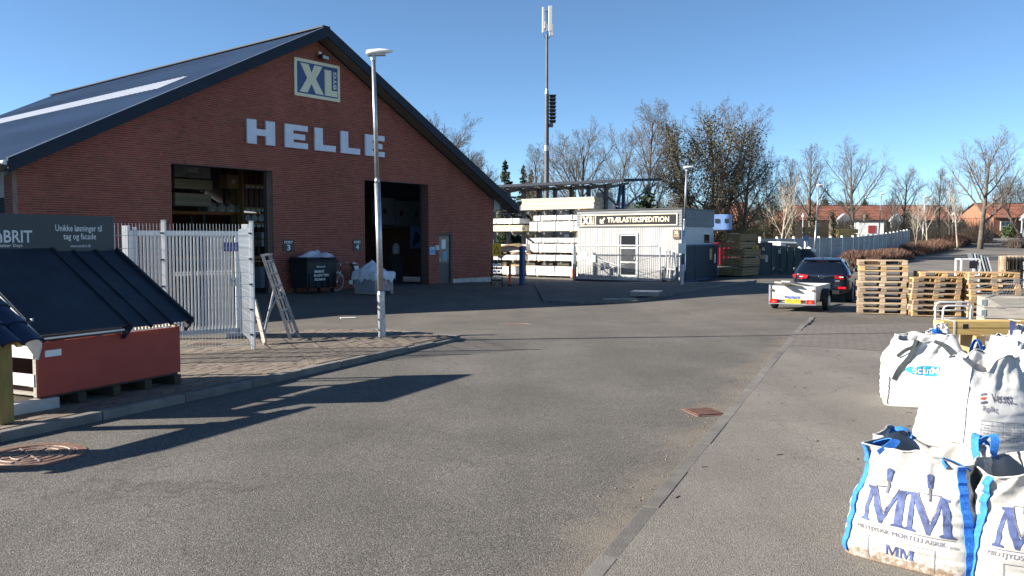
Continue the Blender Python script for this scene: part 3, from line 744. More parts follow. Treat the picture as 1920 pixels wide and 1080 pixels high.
for k in range(4):
    r = inside_hall('roof_module', ('first', 'second', 'third', 'fourth')[k] + ' small gabled box from the left on the top rack shelf', 'roof module', 9.3 + 0.42 * k, 5.8, 3.06)
    mb = MB(); mb.prism([(0, 0), (0.38, 0), (0.38, 0.2), (0.19, 0.38), (0, 0.2)], 0, 0.8, 0, Mx); mb.build('roof', M_['concrete'], r)
    MB().box((0.19, -0.01, 0.05), (0.12, 0.02, 0.08)).build('label_sheet', M_['paper'], r)
sh = inside_hall('door_shelf', 'shelf of dark brown doors standing upright beside the rack', 'shelf', 10.75, 5.7)
for x in (0.0, 1.45): MB().box((x, 0.3, 2.45), (0.06, 0.9, 4.9)).build('upright', M_['wood'], sh)
for z in (1.0, 1.9, 2.6, 3.25, 4.22, 4.9): MB().box((0.72, 0.3, z), (1.42, 0.9, 0.06)).build('shelf_board', M_['wood'], sh)
brown = mat('brown_door', (0.13, 0.04, 0.025), 0.5, rnd=0.35)
for z, hh in ((3.28, 0.86), (4.26, 0.55)):
    for k in range(5): MB().box((0.18 + 0.25 * k, 0.3, z + hh / 2), (0.20, 0.8, hh - 0.02 * k)).build('stored_door', brown, sh)
for z in (3.16, 4.13, 2.5):
    for k in range(5): MB().box((0.2 + 0.26 * k, -0.17, z), (0.2, 0.02, 0.11)).build('price_card', M_['paper'], sh)
for k in range(4): MB().cyl((0.25 + 0.32 * k, -0.1, 2.82), (0.25 + 0.32 * k, 0.7, 2.82), 0.15, n=14).build('roll', mat('film_roll', (0.2, 0.25, 0.3), 0.3), sh)
crate(10.12, 5.7, 4.03, (0.55, 0.6, 0.58), M_['card'], 'carton', 'brown carton high up beside the shelf of doors', 'carton')
crate(11.15, 4.9, 1.95, (0.55, 0.5, 0.28), M_['light_grey'], 'carton', 'pale carton on top of the two by the right jamb of the left bay', 'carton')
crate(11.15, 4.9, 1.62, (0.55, 0.5, 0.28), M_['light_grey'], 'carton', 'pale carton underneath another by the right jamb of the left bay', 'carton')
crate(9.9, 3.2, 0.0, (1.3, 0.7, 0.85), flat('pale_crate', (0.35, 0.4, 0.5), 0.5), 'storage_chest', 'bluish white chest on the floor just inside the left bay', 'chest')
for k, (x, z, hh) in enumerate(((16.7, 2.60, 1.25), (17.75, 2.55, 1.2), (18.75, 2.55, 1.2))):
    r = inside_hall('wrapped_unit', ('leftmost', 'middle', 'rightmost')[k] + ' grey wrapped unit on the shelf inside the right bay', 'cabinet', x, 3.7, z)
    MB().box((0.48, 0.3, hh / 2), (0.94, 0.6, hh)).build('body', flat('grey_carton', (0.16, 0.17, 0.19), 0.6), r, bevel=0.015)
    mb = MB(); mb.lathe([(0.0, 0), (0.13, 0)], 20, 0, upright(0.3, -0.004, hh * 0.5)); mb.build('round_mark', flat('dark_red_mark', (0.10, 0.02, 0.02), 0.6), r)
mz = inside_hall('mezzanine_shelf', 'dark shelf holding the grey units inside the right bay', 'shelf', 16.4, 3.6)
MB().box((1.8, 0.4, 2.5), (3.8, 0.9, 0.08)).build('shelf_board', M_['rack_steel'], mz)
for x in (0.05, 3.5): MB().box((x, 0.1, 1.25), (0.1, 0.1, 2.44)).build('post', M_['rack_steel'], mz)
ps = inside_hall('poster', 'blue and white poster hanging inside the right bay', 'poster', 18.4, 3.45, 1.50)
MB().box((0.36, 0, 0.52), (0.74, 0.02, 1.05)).build('sheet', flat('poster_blue', (0.16, 0.3, 0.55), 0.5), ps)
MB().prism([(0.1, 0.1), (0.5, 0.25), (0.62, 0.6), (0.35, 0.85), (0.2, 0.6)], 0.012, 0.016, 0, face()).build('print', M_['navy'], ps)
cn = inside_hall('water_canister', 'translucent white water canister on a stand inside the right bay', 'canister', 17.2, 3.2, 0.0)
mb = MB(); mb.lathe([(0, 1.25), (0.16, 1.25), (0.17, 1.3), (0.17, 1.6), (0.10, 1.72), (0.05, 1.76), (0, 1.76)], 16); mb.build('canister', M_['light_grey'], cn, smooth=True)
MB().box((0, 0, 0.6), (0.5, 0.4, 1.24)).build('stand', M_['rack_steel'], cn)
cr_ = inside_hall('coil_rack', 'dark coil of cable hanging in the right bay', 'coil', 19.2, 3.0, 0.9)
mb = MB(); mb.tube([(0.22 * math.cos(t / 16 * math.tau), 0.03 * (t // 16), 0.3 + 0.25 * math.sin(t / 16 * math.tau)) for t in range(49)], 0.02, 6); mb.build('cable', M_['black'], cr_)

# ================================================================== things in front of the gable
wb = on_wall('waste_bin', 'dark four wheeled waste container with white lettering against the brick wall', 'waste container', 8.75, 0.0, 1.25)
bin_m = mat('dark_bin_plastic', (0.014, 0.017, 0.022), 0.5, var=0.2, scale=4)
mb = MB(); mb.add([(0.06, 0.06, 0.2), (1.31, 0.06, 0.2), (1.31, 1.0, 0.2), (0.06, 1.0, 0.2), (0, 0, 1.14), (1.37, 0, 1.14), (1.37, 1.07, 1.14), (0, 1.07, 1.14)],
                  [(0, 3, 2, 1), (4, 5, 6, 7), (0, 1, 5, 4), (1, 2, 6, 5), (2, 3, 7, 6), (3, 0, 4, 7)]); mb.build('body', bin_m, wb, bevel=0.03)
for k in range(5): MB().box((0.12 + 0.28 * k, -0.003, 0.45), (0.03, 0.05, 0.5)).build('rib', bin_m, wb)
MB().box((0.685, 0.53, 1.16), (1.43, 1.13, 0.06)).build('rim', bin_m, wb, bevel=0.02)
MB().box((0.685, 0.55, 1.24), (1.36, 1.06, 0.10)).build('lid', bin_m, wb, bevel=0.05)
for x in (0.15, 1.22):
    for y in (0.15, 0.92): MB().cyl((x - 0.03, y, 0.09), (x + 0.03, y, 0.09), 0.09, n=14).build('wheel', M_['rubber'], wb)
mb = MB()
text(mb, 'Bestil', 0.42, 0.93, 0.36, 0.05, face(0.006), 0, 0.02); mb.build('lettering', M_['offwhite'], wb); mb = MB()
text(mb, "BRIAN'S", 0.30, 0.74, 0.42, 0.10, face(0.015), 0, 0.03, shear=0.2); mb.build('lettering', M_['offwhite'], wb); mb = MB()
text(mb, 'RENOVATION', 0.27, 0.60, 0.66, 0.10, face(0.022), 0, 0.03, shear=0.2); mb.build('lettering', M_['offwhite'], wb); mb = MB()
text(mb, '70254810', 0.27, 0.46, 0.48, 0.09, face(0.03), 0, 0.03, shear=0.2)
mb.build('lettering', M_['offwhite'], wb)
def crumple(name, w_, d_, h_, loc, m, parent, seed=0, n=22, flatness=1.0):
    "rumpled plastic sheet draped over something"
    mb = MB(); rnd = random.Random(seed)
    for j in range(n + 1):
        for i in range(n + 1):
            u, v = i / n * 2 - 1, j / n * 2 - 1
            e = max(abs(u), abs(v))
            z = h_ * (1 - e ** 2.2) * (0.55 + 0.9 * noise.noise(Vector((u * 2 + seed, v * 2, seed * 1.7)))) + 0.08 * h_ * noise.noise(Vector((u * 7, v * 7 + seed, 3)))
            mb.v.append((loc[0] + u * w_ / 2, loc[1] + v * d_ / 2, loc[2] + z * flatness))
    for j in range(n):
        for i in range(n):
            a = j * (n + 1) + i; mb.f.append((a, a + 1, a + n + 2, a + n + 1)); mb.m.append(0)
    return mb.build(name, m, parent, smooth=True)
fl_ = tag(crumple('plastic_sheet', 1.15, 0.9, 0.30, HM @ Vector((9.55, -0.75, 1.285)), M_['film'], None, 3), 'crumpled pale plastic film lying on the waste container', 'plastic film')
# bicycle
bk_ = on_wall('bicycle', 'cream city bicycle leaning on the wall beside the waste container', 'bicycle', 10.72, 0.0, 0.42)
def wheel(cx, cz, r, parent):
    mb = MB(); mb.tube([(cx + r * math.cos(t / 28 * math.tau), 0, cz + r * math.sin(t / 28 * math.tau)) for t in range(28)], 0.02, 6, closed=True)
    wl = mb.build('wheel', M_['light_grey'], parent, smooth=True)
    mb = MB()
    for t in range(14):
        a = t / 14 * math.tau; mb.cyl((cx, 0, cz), (cx + r * math.cos(a), 0, cz + r * math.sin(a)), 0.003, n=3)
    mb.build('spokes', M_['alu'], wl); MB().cyl((cx, -0.04, cz), (cx, 0.04, cz), 0.03, n=8).build('hub', M_['alu'], wl)
    mb = MB(); mb.tube([(cx + (r + 0.035) * math.cos(a), 0, cz + (r + 0.035) * math.sin(a)) for a in [x * 0.1 + 0.5 for x in range(25)]], 0.022, 6); mb.build('mudguard', M_['bike_cream'], wl)
wheel(0, 0.34, 0.33, bk_); wheel(1.08, 0.34, 0.33, bk_)
def rod(nm, pts, r, m, p): mb = MB(); mb.tube(pts, r, 7); return mb.build(nm, m, p, smooth=True)
fr_m = flat('dark_frame', (0.03, 0.03, 0.035), 0.4)
rod('frame', [(0.20, 0, 0.88), (0.27, 0, 0.72), (0.5, 0, 0.42), (0.62, 0, 0.30), (0.80, 0, 0.86)], 0.02, fr_m, bk_)
rod('frame', [(0.27, 0, 0.70), (0.66, 0, 0.47)], 0.016, fr_m, bk_)
rod('chainstay', [(0.62, 0, 0.30), (1.08, 0, 0.34), (0.78, 0, 0.76)], 0.013, fr_m, bk_)
rod('fork', [(0.24, 0, 0.78), (0.12, 0, 0.5), (0, 0, 0.34)], 0.015, M_['bike_cream'], bk_)
rod('handlebar', [(0.34, -0.28, 1.03), (0.22, -0.22, 1.08), (0.19, 0, 1.06), (0.22, 0.22, 1.08), (0.34, 0.28, 1.03)], 0.013, M_['alu'], bk_)
rod('stem', [(0.19, 0, 1.06), (0.21, 0, 0.86)], 0.014, M_['alu'], bk_)
mb = MB(); mb.prism([(0.68, -0.05), (0.86, -0.10), (0.98, -0.10), (0.98, 0.10), (0.86, 0.10), (0.68, 0.05)], 0.92, 0.98); mb.build('saddle', M_['black'], bk_, bevel=0.02)
rod('luggage_rack', [(0.80, 0, 0.74), (1.32, 0, 0.76), (1.10, 0, 0.36)], 0.012, M_['alu'], bk_)
MB().cyl((0.62, -0.1, 0.30), (0.62, -0.04, 0.30), 0.09, n=14).build('chain_guard', M_['bike_cream'], bk_)
# wrapped stack of pavers
ws = on_wall('paver_pallet', 'grey paver stack under white plastic film in front of port 4', 'pallet load', 10.4, -0.03, 2.9)
for x in (0.08, 0.45, 0.82): MB().box((x, 0.55, 0.05), (0.12, 1.1, 0.10)).build('runner', M_['wood_grey'], ws)
MB().box((0.01, 0.55, 0.42), (0.02, 1.08, 0.62)).build('side_board', flat('grey_side_board', (0.22, 0.22, 0.24), 0.8), ws)
for j in range(3):
    for i in range(6):
        MB().box((0.10 + i * 0.145, 0.55, 0.21 + j * 0.205), (0.135, 1.06, 0.195)).build('paver_block', mat('pale_block_%d%d' % (i, j), (0.42, 0.34, 0.32), 0.7, rnd=0.2) if (i, j) == (0, 0) else MATS['pale_block_00'], ws)
mb = MB(); n = 26
for j in range(n + 1):
    for i in range(n + 1):
        u, v = i / n * 2 - 1, j / n * 2 - 1; e = max(abs(u), abs(v))
        z = 0.80 + 0.42 * max(0, 1 - math.hypot(u + 0.15, v) * 1.15) + 0.05 * noise.noise(Vector((u * 4, v * 4, 1)))
        ex = 1.0 + 0.03 * noise.noise(Vector((u * 6, v * 6, 5)))
        if e > 0.86: z = 0.80 - (e - 0.86) / 0.14 * (0.30 + 0.16 * noise.noise(Vector((u * 3, v * 3, 9)))); 
        mb.v.append((0.45 + max(-0.86, min(0.86, u)) / 0.86 * 0.50 * ex, 0.55 + max(-0.86, min(0.86, v)) / 0.86 * 0.60 * ex, z))
for j in range(n):
    for i in range(n): a = j * (n + 1) + i; mb.f.append((a, a + 1, a + n + 2, a + n + 1)); mb.m.append(0)
mb.build('film_cover', M_['film'], ws, smooth=True)
for k in range(2):
    r = tag(MB().cyl(HM @ Vector((12.0 + 0.14 * k, -0.35, 0.0)), HM @ Vector((11.88 + 0.12 * k, -0.05, 1.02 - 0.05 * k)), 0.055, n=12).build('paper_tube', M_['offwhite']), ('left', 'right')[k] + ' of two white tubes leaning on the wall left of port 4', 'tube')
tag(MB().box(Vector((-4.45, 22.4, dip(-4.45, 22.4) + 0.012)), (0.42, 0.16, 0.012), rz=0.4).build('scrap_board', M_['offwhite']), 'white scrap lying on the shaded yard before the bins', 'scrap')

# ================================================================== left pavement: lamp, fence, gate, trestle, displays
def street_lamp(label, x, y, z0, h, lean=0.0, k=1.0, head_dir=0.0, group='street lamps'):
    r = thing('street_lamp', label, 'street lamp', (x, y, z0), 0, group)
    r.rotation_euler = (0, lean, 0)
    mb = MB(); mb.cyl((0, 0, -0.1), (0, 0, 0.80), 0.070, n=18); mb.cyl((0, 0, 0.80), (0, 0, 0.86), 0.070, 0.056, n=18); mb.build('base_sleeve', M_['galv'], r, smooth=False)
    MB().box((0.052, -0.045, 0.52), (0.03, 0.03, 0.32)).build('hatch', M_['galv'], r)
    mb = MB(); mb.cyl((0, 0, 0.85), (0, 0, h * 0.55), 0.056, n=16); mb.cyl((0, 0, h * 0.55), (0, 0, h * 0.55 + 0.1), 0.056, 0.042, n=16); mb.cyl((0, 0, h * 0.55 + 0.1), (0, 0, h), 0.042, 0.036, n=16)
    mb.build('pole', M_['galv'], r, smooth=True)
    mb = MB(); n = 20; prof = [(-0.13, 0.02, 0.05), (-0.12, 0.075, 0.085), (-0.02, 0.10, 0.10), (0.12, 0.095, 0.10), (0.25, 0.07, 0.075), (0.35, 0.03, 0.04), (0.37, 0.005, 0.02)]
    for px_, hw, hz in prof:
        for i in range(n):
            t = 2 * math.pi * i / n; c, s = math.cos(t), math.sin(t)
            mb.v.append((px_, hw * c, h + 0.035 + px_ * 0.06 + (hz * s * 0.75 if s > 0 else hz * s * 0.25)))
    for i in range(len(prof) - 1):
        for j in range(n): mb.f.append((i * n + j, i * n + (j + 1) % n, (i + 1) * n + (j + 1) % n, (i + 1) * n + j)); mb.m.append(0)
    mb.f += [tuple(range(n - 1, -1, -1)), tuple(range((len(prof) - 1) * n, len(prof) * n))]; mb.m += [0, 0]
    hd = mb.build('lamp_head', M_['offwhite'], r, smooth=True); hd.rotation_euler = (0, 0, head_dir)
    mb = MB(); mb.box((0.06, 0, h + 0.005), (0.32, 0.13, 0.03)); l = mb.build('lens', M_['light_grey'], hd)
    mb = MB(); mb.cyl((0, 0, h - 0.1), (0, 0, h + 0.05), 0.05, n=14); mb.build('collar', M_['galv'], r)
    return r
street_lamp('tall galvanised street lamp on the brick pavement before the warehouse', -2.44, 15.47, PZ, 5.22, lean=-0.022)

fa, fb = Vector((-4.31, 13.72)), Vector((-5.49, 13.08)); fd = (fb - fa)
def mesh_panel(root, p0, p1, z0, z1, step=0.05, rows=(0.2,)):
    L_ = (Vector(p1) - Vector(p0)); n = int(L_.length / step); d = L_.normalized()
    wv = MB().cyl((0, 0, z0), (0, 0, z1), 0.0028, n=4).mesh('wire', M_['galv'])
    for i in range(1, n):
        q = Vector(p0) + d * (i * step); obj('wire', wv, root, loc=(q.x, q.y, 0))
    hw = MB(); z = z0 + 0.03
    while z < z1 - 0.02:
        MB().cyl((p0[0], p0[1], z), (p1[0], p1[1], z), 0.0042, n=5).build('cross_wire', M_['galv'], root); z += 0.2
fence = thing('mesh_fence', 'white welded wire mesh fence with square posts behind the dark roof display', 'fence', (fa.x, fa.y, PZ))
def fpost(x, y, h=2.12):
    p = MB().box((x, y, h / 2), (0.06, 0.06, h)).build('post', M_['white_paint'], fence, bevel=0.004)
    MB().box((x, y, h + 0.008), (0.066, 0.066, 0.016)).build('cap', M_['light_grey'], p)
    for k in range(5): MB().box((x - 0.015, y - 0.036, 0.25 + 0.42 * k), (0.05, 0.012, 0.025)).build('clip', M_['black'], p)
steps = [Vector((0, 0)), fd, fd * 2.0, fd * 3]
for s in steps: fpost(s.x, s.y)
for a, b_ in zip(steps[:-1], steps[1:]): mesh_panel(fence, a, b_, 0.06, 2.08)
ret = Vector((-5.15, 15.6)) - fa
mesh_panel(fence, Vector((0, 0)), ret, 0.10, 2.02, 0.05)
# slatted gate
gate = thing('slatted_gate', 'white slatted metal gate standing behind the wire mesh fence', 'gate', (-5.25, 15.9, 0), math.atan2(-0.476, -0.88))
MB().box((0.95, 0, 0.17), (1.9, 0.07, 0.08)).build('bottom_rail', M_['light_grey'], gate)
MB().box((0.95, 0, 2.02), (1.9, 0.06, 0.10)).build('top_rail', M_['offwhite'], gate)
sl = MB().box((0, 0, 1.09), (0.030, 0.032, 1.76)).mesh('slat', M_['white_paint'])
for k in range(28): obj('slat', sl, gate, loc=(0.12 + 0.0612 * k, 0, 0))
for x in (0.03, 1.87): MB().box((x, 0, 1.08), (0.07, 0.07, 1.96)).build('stile', M_['offwhite'], gate, bevel=0.004)
MB().box((0.10, 0.03, 1.10), (0.10, 0.05, 0.16)).build('lock', M_['galv'], gate); MB().cyl((0.10, 0.02, 1.12), (0.10, 0.12, 1.12), 0.012, n=8).build('handle', M_['black'], gate)
MB().box((0.13, 0.052, 1.77), (0.30, 0.012, 0.17)).build('sign_plate', flat('violet_sign', (0.09, 0.09, 0.26), 0.5), gate)
gpst = thing('gate_post', 'white square gate post on a concrete foot beside the slatted gate', 'post', (-5.12, 15.95, 0))
MB().box((0, 0, 1.1), (0.12, 0.12, 2.2)).build('post', M_['offwhite'], gpst, bevel=0.005)
MB().box((-0.05, -0.05, 0.06), (0.55, 0.40, 0.12)).build('foot', M_['concrete'], gpst, bevel=0.01)
gs = thing('gate_stop_post', 'white hollow gate post further left behind the mesh fence', 'post', (-6.98, 15.0, 0))
MB().box((0, 0, 1.08), (0.10, 0.10, 2.16)).build('post', M_['offwhite'], gs); MB().box((0.16, 0, 1.08), (0.06, 0.06, 2.1)).build('guide', M_['light_grey'], gs)
gr_ = thing('yard_drain', 'small iron drain grate at the foot of the slatted gate', 'drain', (-5.35, 14.35, PZ))
MB().box((0, 0, 0.004), (0.5, 0.3, 0.012)).build('frame', M_['kerb'], gr_)
for k in range(9): MB().box((-0.2 + 0.05 * k, 0, 0.013), (0.03, 0.22, 0.01)).build('bar', M_['rust'], gr_)

mat('dull_aluminium', (0.26, 0.265, 0.27), 0.45, metal=0.5, var=0.3, scale=10)
tr = thing('trestle', 'aluminium folding trestle frame standing on the pavement beside the fence', 'trestle', (-4.2, 15.2, PZ))
o_ = Vector((-4.2, 15.2, PZ))
nb, nt_ = gp(545, 637, PZ) - o_, at(493, 480, 14.9) - o_
fb2, ft = gp(561, 633, PZ) - o_, at(506, 478, 15.35) - o_
for a, b_ in ((nb, nt_), (fb2, ft)):
    MB().bar(a, b_, 0.028, 0.055, up=(1, 0, 0.3)).build('rail', MATS['dull_aluminium'], tr)
for k in range(7):
    t = 0.06 + k * 0.145; MB().bar(nb.lerp(nt_, t), fb2.lerp(ft, t), 0.03, 0.03).build('rung', MATS['dull_aluminium'], tr)
MB().bar(nt_ + Vector((0, 0, 0.01)), ft + Vector((0, 0, 0.01)), 0.10, 0.03).build('top_cap', MATS['dull_aluminium'], tr)
mid = (nb.lerp(nt_, 0.08) + fb2.lerp(ft, 0.08)) / 2; midt = (nb.lerp(nt_, 0.93) + fb2.lerp(ft, 0.93)) / 2
MB().bar(mid, midt, 0.05, 0.02, up=(1, 0, 0.3)).build('inner_rail', MATS['dull_aluminium'], tr)
pa, pb = gp(492, 640, PZ) - o_, gp(486, 628, PZ) - o_
MB().bar(nb.lerp(nt_, 0.60), pa, 0.025, 0.035).build('prop', MATS['dull_aluminium'], tr); MB().bar(fb2.lerp(ft, 0.60), pb, 0.025, 0.035).build('prop', MATS['dull_aluminium'], tr)
MB().bar(nb.lerp(nt_, 0.6).lerp(pa, 0.62), fb2.lerp(ft, 0.6).lerp(pb, 0.62), 0.03, 0.02).build('tie', MATS['dull_aluminium'], tr)
ag = tag(MB().bar(gp(497, 646, PZ) + Vector((0, 0, 0.02)), gp(479, 640, PZ) + Vector((0, 0, 0.72)), 0.03, 0.16).build('leaning_board', M_['wood_grey']), 'weathered board leaning on the fence post by the trestle', 'board')

# ---- roofing display with the sign board
mat('dark_bearer_wood', (0.05, 0.042, 0.03), 0.9, scale=4, var=0.3)  # one even dark tone for the bearers under the display
dp = thing('roofing_display', 'roofing sample display with dark pitched sheets over a red panel', 'display', (-5.05, 8.75, PZ), R(64.7))
M_['red_panel'] = mat('red_fibre_board', (0.34, 0.055, 0.035), 0.7, scale=4, var=0.1, bump=0.1)
M_['slate'] = mat('dark_blue_sheet', (0.014, 0.020, 0.032), 0.55, scale=4, var=0.3, bump=0.35, bscale=25)
MB().box((0.955, 0.0, 0.435), (1.91, 0.02, 0.58)).build('front_panel', M_['red_panel'], dp)
MB().box((0.955, 0.6, 0.16), (1.86, 1.15, 0.03)).build('floor_board', M_['wood_grey'], dp)
for x, zz in ((0.02, 0), (1.89, 0)):
    mb = MB(); mb.box((x, 0.05, 0.45), (0.05, 0.05, 0.62)); mb.build('corner_post', M_['wood_grey'], dp)
    mb = MB(); mb.box((x, 1.15, 0.82), (0.06, 0.06, 1.6)); mb.build('rear_post', M_['wood_grey'], dp)
for z in (0.32, 0.62, 0.92): MB().box((-0.005, 0.6, z), (0.02, 1.1, 0.13)).build('side_board', flat('pale_side_board', (0.5, 0.52, 0.52), 0.7), dp)
MB().box((0.93, 0.9, 0.55), (1.8, 0.02, 0.8)).build('inner_board', M_['dark_steel'], dp)
A37 = math.atan2(0.86, 1.30)
def slope(x0, x1, y0, y1, lift, th, name, m, sag=0.0, n=14, drop=0.0):
    "sheet lying on the pitch, y0..y1 measured back from the eave"
    mb = MB(); zz = lambda y: 0.80 + (y + 0.12) * 0.66
    k = 10
    for i in range(n + 1):
        for j in range(k + 1):
            x = x0 + (x1 - x0) * i / n; y = y0 + (y1 - y0) * j / k
            z = zz(y) + lift - sag * math.sin(math.pi * i / n) * (1 - j / k) + 0.004 * noise.noise(Vector((x * 3, y * 3, lift * 50)))
            if j == 0: z -= drop
            mb.v.append((x, y, z))
    o = len(mb.v); mb.v += [(v[0], v[1], v[2] - th) for v in mb.v[:o]]
    for i in range(n):
        for j in range(k):
            a = i * (k + 1) + j; mb.f += [(a, a + k + 1, a + k + 2, a + 1), (o + a, o + a + 1, o + a + k + 2, o + a + k + 1)]
    for i in range(n):
        a = i * (k + 1); b_ = a + k; mb.f += [(a, o + a, o + a + k + 1, a + k + 1), (b_, b_ + k + 1, o + b_ + k + 1, o + b_)]
    for j in range(k):
        a = j; b_ = n * (k + 1) + j; mb.f += [(a, a + 1, o + a + 1, o + a), (b_, o + b_, o + b_ + 1, b_ + 1)]
    mb.m = [0] * len(mb.f)
    return mb.build(name, m, dp)
slope(-0.02, 1.93, -0.02, 1.2, -0.05, 0.02, 'roof_deck', M_['wood_grey'])
slope(-0.05, 1.08, -0.14, 1.2, 0.045, 0.012, 'roof_sheet', M_['slate'], drop=0.0)
for k in range(3):
    x0 = 1.06 + 0.31 * k
    for q in range(3):
        ya = -0.13 + 0.44 * q; slope(x0, x0 + 0.30, ya, min(1.2, ya + 0.47), 0.008 + 0.0 * q + 0.006 * (2 - q), 0.009, 'roof_sheet', M_['slate'], sag=0.012 if q == 0 else 0.0)
for x, hh in ((1.06, 0.05), (1.36, 0.018), (1.67, 0.018), (1.985, 0.04)):
    mb = MB(); y0, y1 = -0.15, 1.2; z0, z1 = 0.80 + (y0 + 0.12) * 0.66, 0.80 + (y1 + 0.12) * 0.66
    mb.bar((x, y0, z0 + hh / 2), (x, y1, z1 + hh / 2), 0.035, hh + 0.03, up=(0, -0.5, 0.8)); mb.build('batten', M_['slate'], dp)
for x in (1.06, 1.985):          # folded ends hanging below the eave
    mb = MB(); mb.prism([(-0.30, 0.80), (-0.16, 0.66), (-0.16, 0.86), (-0.02, 0.92)][:3] + [(-0.04, 0.90)], x - 0.02, x + 0.02, 0, Matrix(((0, 0, 1, 0), (1, 0, 0, 0.13), (0, 1, 0, 0), (0, 0, 0, 1)))); mb.build('end_flap', M_['slate'], dp)
mb = MB(); mb.box((0.52, -0.09, 0.775), (1.0, 0.015, 0.02)); mb.build('eave_strip', M_['offwhite'], dp)
mb = MB()
for k in range(12): mb.box((1.22 + 0.05 * k, -0.05, 0.765), (0.028, 0.02, 0.028))
mb.build('eave_comb', M_['wood_pale'], dp)
# white barge board on the sunlit left end
mb = MB(); zf = lambda y: 0.80 + (y + 0.12) * 0.66
mb.prism([(-0.16, 0.70), (-0.10, 0.56), (0.35, 0.95), (1.2, 1.46), (1.2, zf(1.2) + 0.02), (-0.16, zf(-0.16) + 0.03)], -0.075, -0.055, 0, Matrix(((0, 0, 1, 0), (1, 0, 0, 0), (0, 1, 0, 0), (0, 0, 0, 1))))
mb.build('barge_board', M_['white_paint'], dp)
MB().box((0.17, -0.016, 0.60), (0.19, 0.008, 0.07)).build('label_plate', M_['paper'], dp)
for i, x in enumerate((0.05, 0.5, 0.95, 1.4, 1.85)):
    MB().box((x, 0.55, 0.06), (0.10, 1.15, 0.11)).build('bearer', MATS['dark_bearer_wood'], dp)
for y in (0.06, 0.6, 1.1): MB().box((0.95, y, 0.13), (1.86, 0.10, 0.025)).build('bearer_board', MATS['dark_bearer_wood'], dp)
sg = thing('display_sign', 'dark green sign board with white cemBRIT lettering above the roof display', 'sign', (-5.05, 8.75, PZ), R(64.7))
M_['sign_green'] = mat('dark_green_sign', (0.030, 0.045, 0.050), 0.5, var=0.1, scale=1)
MB().box((0.86, 1.24, 1.88), (2.22, 0.05, 0.50)).build('board', M_['sign_green'], sg, bevel=0.003)
fz = lambda dx, dz: upright(dx, 1.213, dz)
for q_ in (('BRIT', 0.475, 1.79, 0.35, 0.145, 0.018), ('cem', 0.155, 1.788, 0.30, 0.11, 0.018), ('Building Better Days', 0.19, 1.725, 0.51, 0.05, 0.008), ('Unikke løsninger til', 1.13, 1.905, 0.66, 0.105, 0.012), ('tag og facade', 1.235, 1.805, 0.465, 0.10, 0.012), ('www.cembrit.dk', 1.33, 1.728, 0.29, 0.036, 0.004)):
    mb = MB(); text(mb, q_[0], q_[1], q_[2], q_[3], q_[4], fz(0, 0), 0.001, q_[5]); mb.build('lettering', M_['white_paint'], sg)
for x in (0.2, 1.6): MB().box((x, 1.28, 1.2), (0.06, 0.03, 1.2)).build('support', M_['wood_grey'], sg)
# ---- tile display at the frame edge
mat('olive_post', (0.24, 0.165, 0.05), 0.8, scale=3, var=0.25, stretch=(6, 6, 1), bump=0.2, bscale=12)
td = thing('tile_display', 'small display roof of glazed blue tiles on yellow timber posts', 'display', (-4.77, 8.36, PZ), R(64.7))
for x, y, h in ((-0.25, 0.18, 0.80), (-2.0, 0.18, 0.80), (-0.25, 1.12, 1.38), (-2.0, 1.12, 1.38)): MB().box((x - 0.07, y, h / 2), (0.15, 0.15, h)).build('post', MATS['olive_post'], td, bevel=0.008)
for x in (-0.2, -0.8, -1.4, -2.05): MB().bar((x, 0.05, 0.78), (x, 1.3, 1.555), 0.06, 0.06).build('rafter', M_['wood_yellow'], td)
MB().box((-1.1, 0.18, 0.83), (1.9, 0.10, 0.08)).build('beam', M_['wood_yellow'], td)
M_['glazed'] = mat('glazed_blue_tile', (0.010, 0.017, 0.045), 0.22, var=0.3, scale=5, rnd=0.2)
tm = MB(); n = 10
for i in range(n + 1):
    t = math.pi * i / n
    for yy, rr in ((0, 0.115), (0.36, 0.10)): tm.v.append((rr * math.cos(t), yy, 0.055 * math.sin(t)))
for i in range(n + 1):
    t = math.pi * i / n
    for yy, rr in ((0, 0.098), (0.36, 0.085)): tm.v.append((rr * math.cos(t), yy, 0.055 * math.sin(t) - 0.018))
q = 2 * (n + 1)
for i in range(n):
    a = i * 2; tm.f += [(a, a + 1, a + 3, a + 2), (q + a, q + a + 2, q + a + 3, q + a + 1), (a, a + 2, q + a + 2, q + a), (a + 1, q + a + 1, q + a + 3, a + 3)]
tm.f += [(0, q, q + 1, 1), (2 * n, 2 * n + 1, q + 2 * n + 1, q + 2 * n)]; tm.m = [0] * len(tm.f)
tme = tm.mesh('tile', M_['glazed'])
for i in range(10):
    for j in range(5):
        o = obj('tile', tme, td, loc=(-0.10 - 0.215 * i, -0.02 + j * 0.262, 0.775 + j * 0.1625 + 0.014)); o.rotation_euler = (R(29.5), 0, 0)
pl = thing('plinth_block', 'pale concrete block behind the yellow post', 'block', gp(40, 775, PZ) , R(60))
MB().box((0, 0, 0.06), (0.75, 0.14, 0.12)).build('block', M_['concrete'], pl, bevel=0.006)
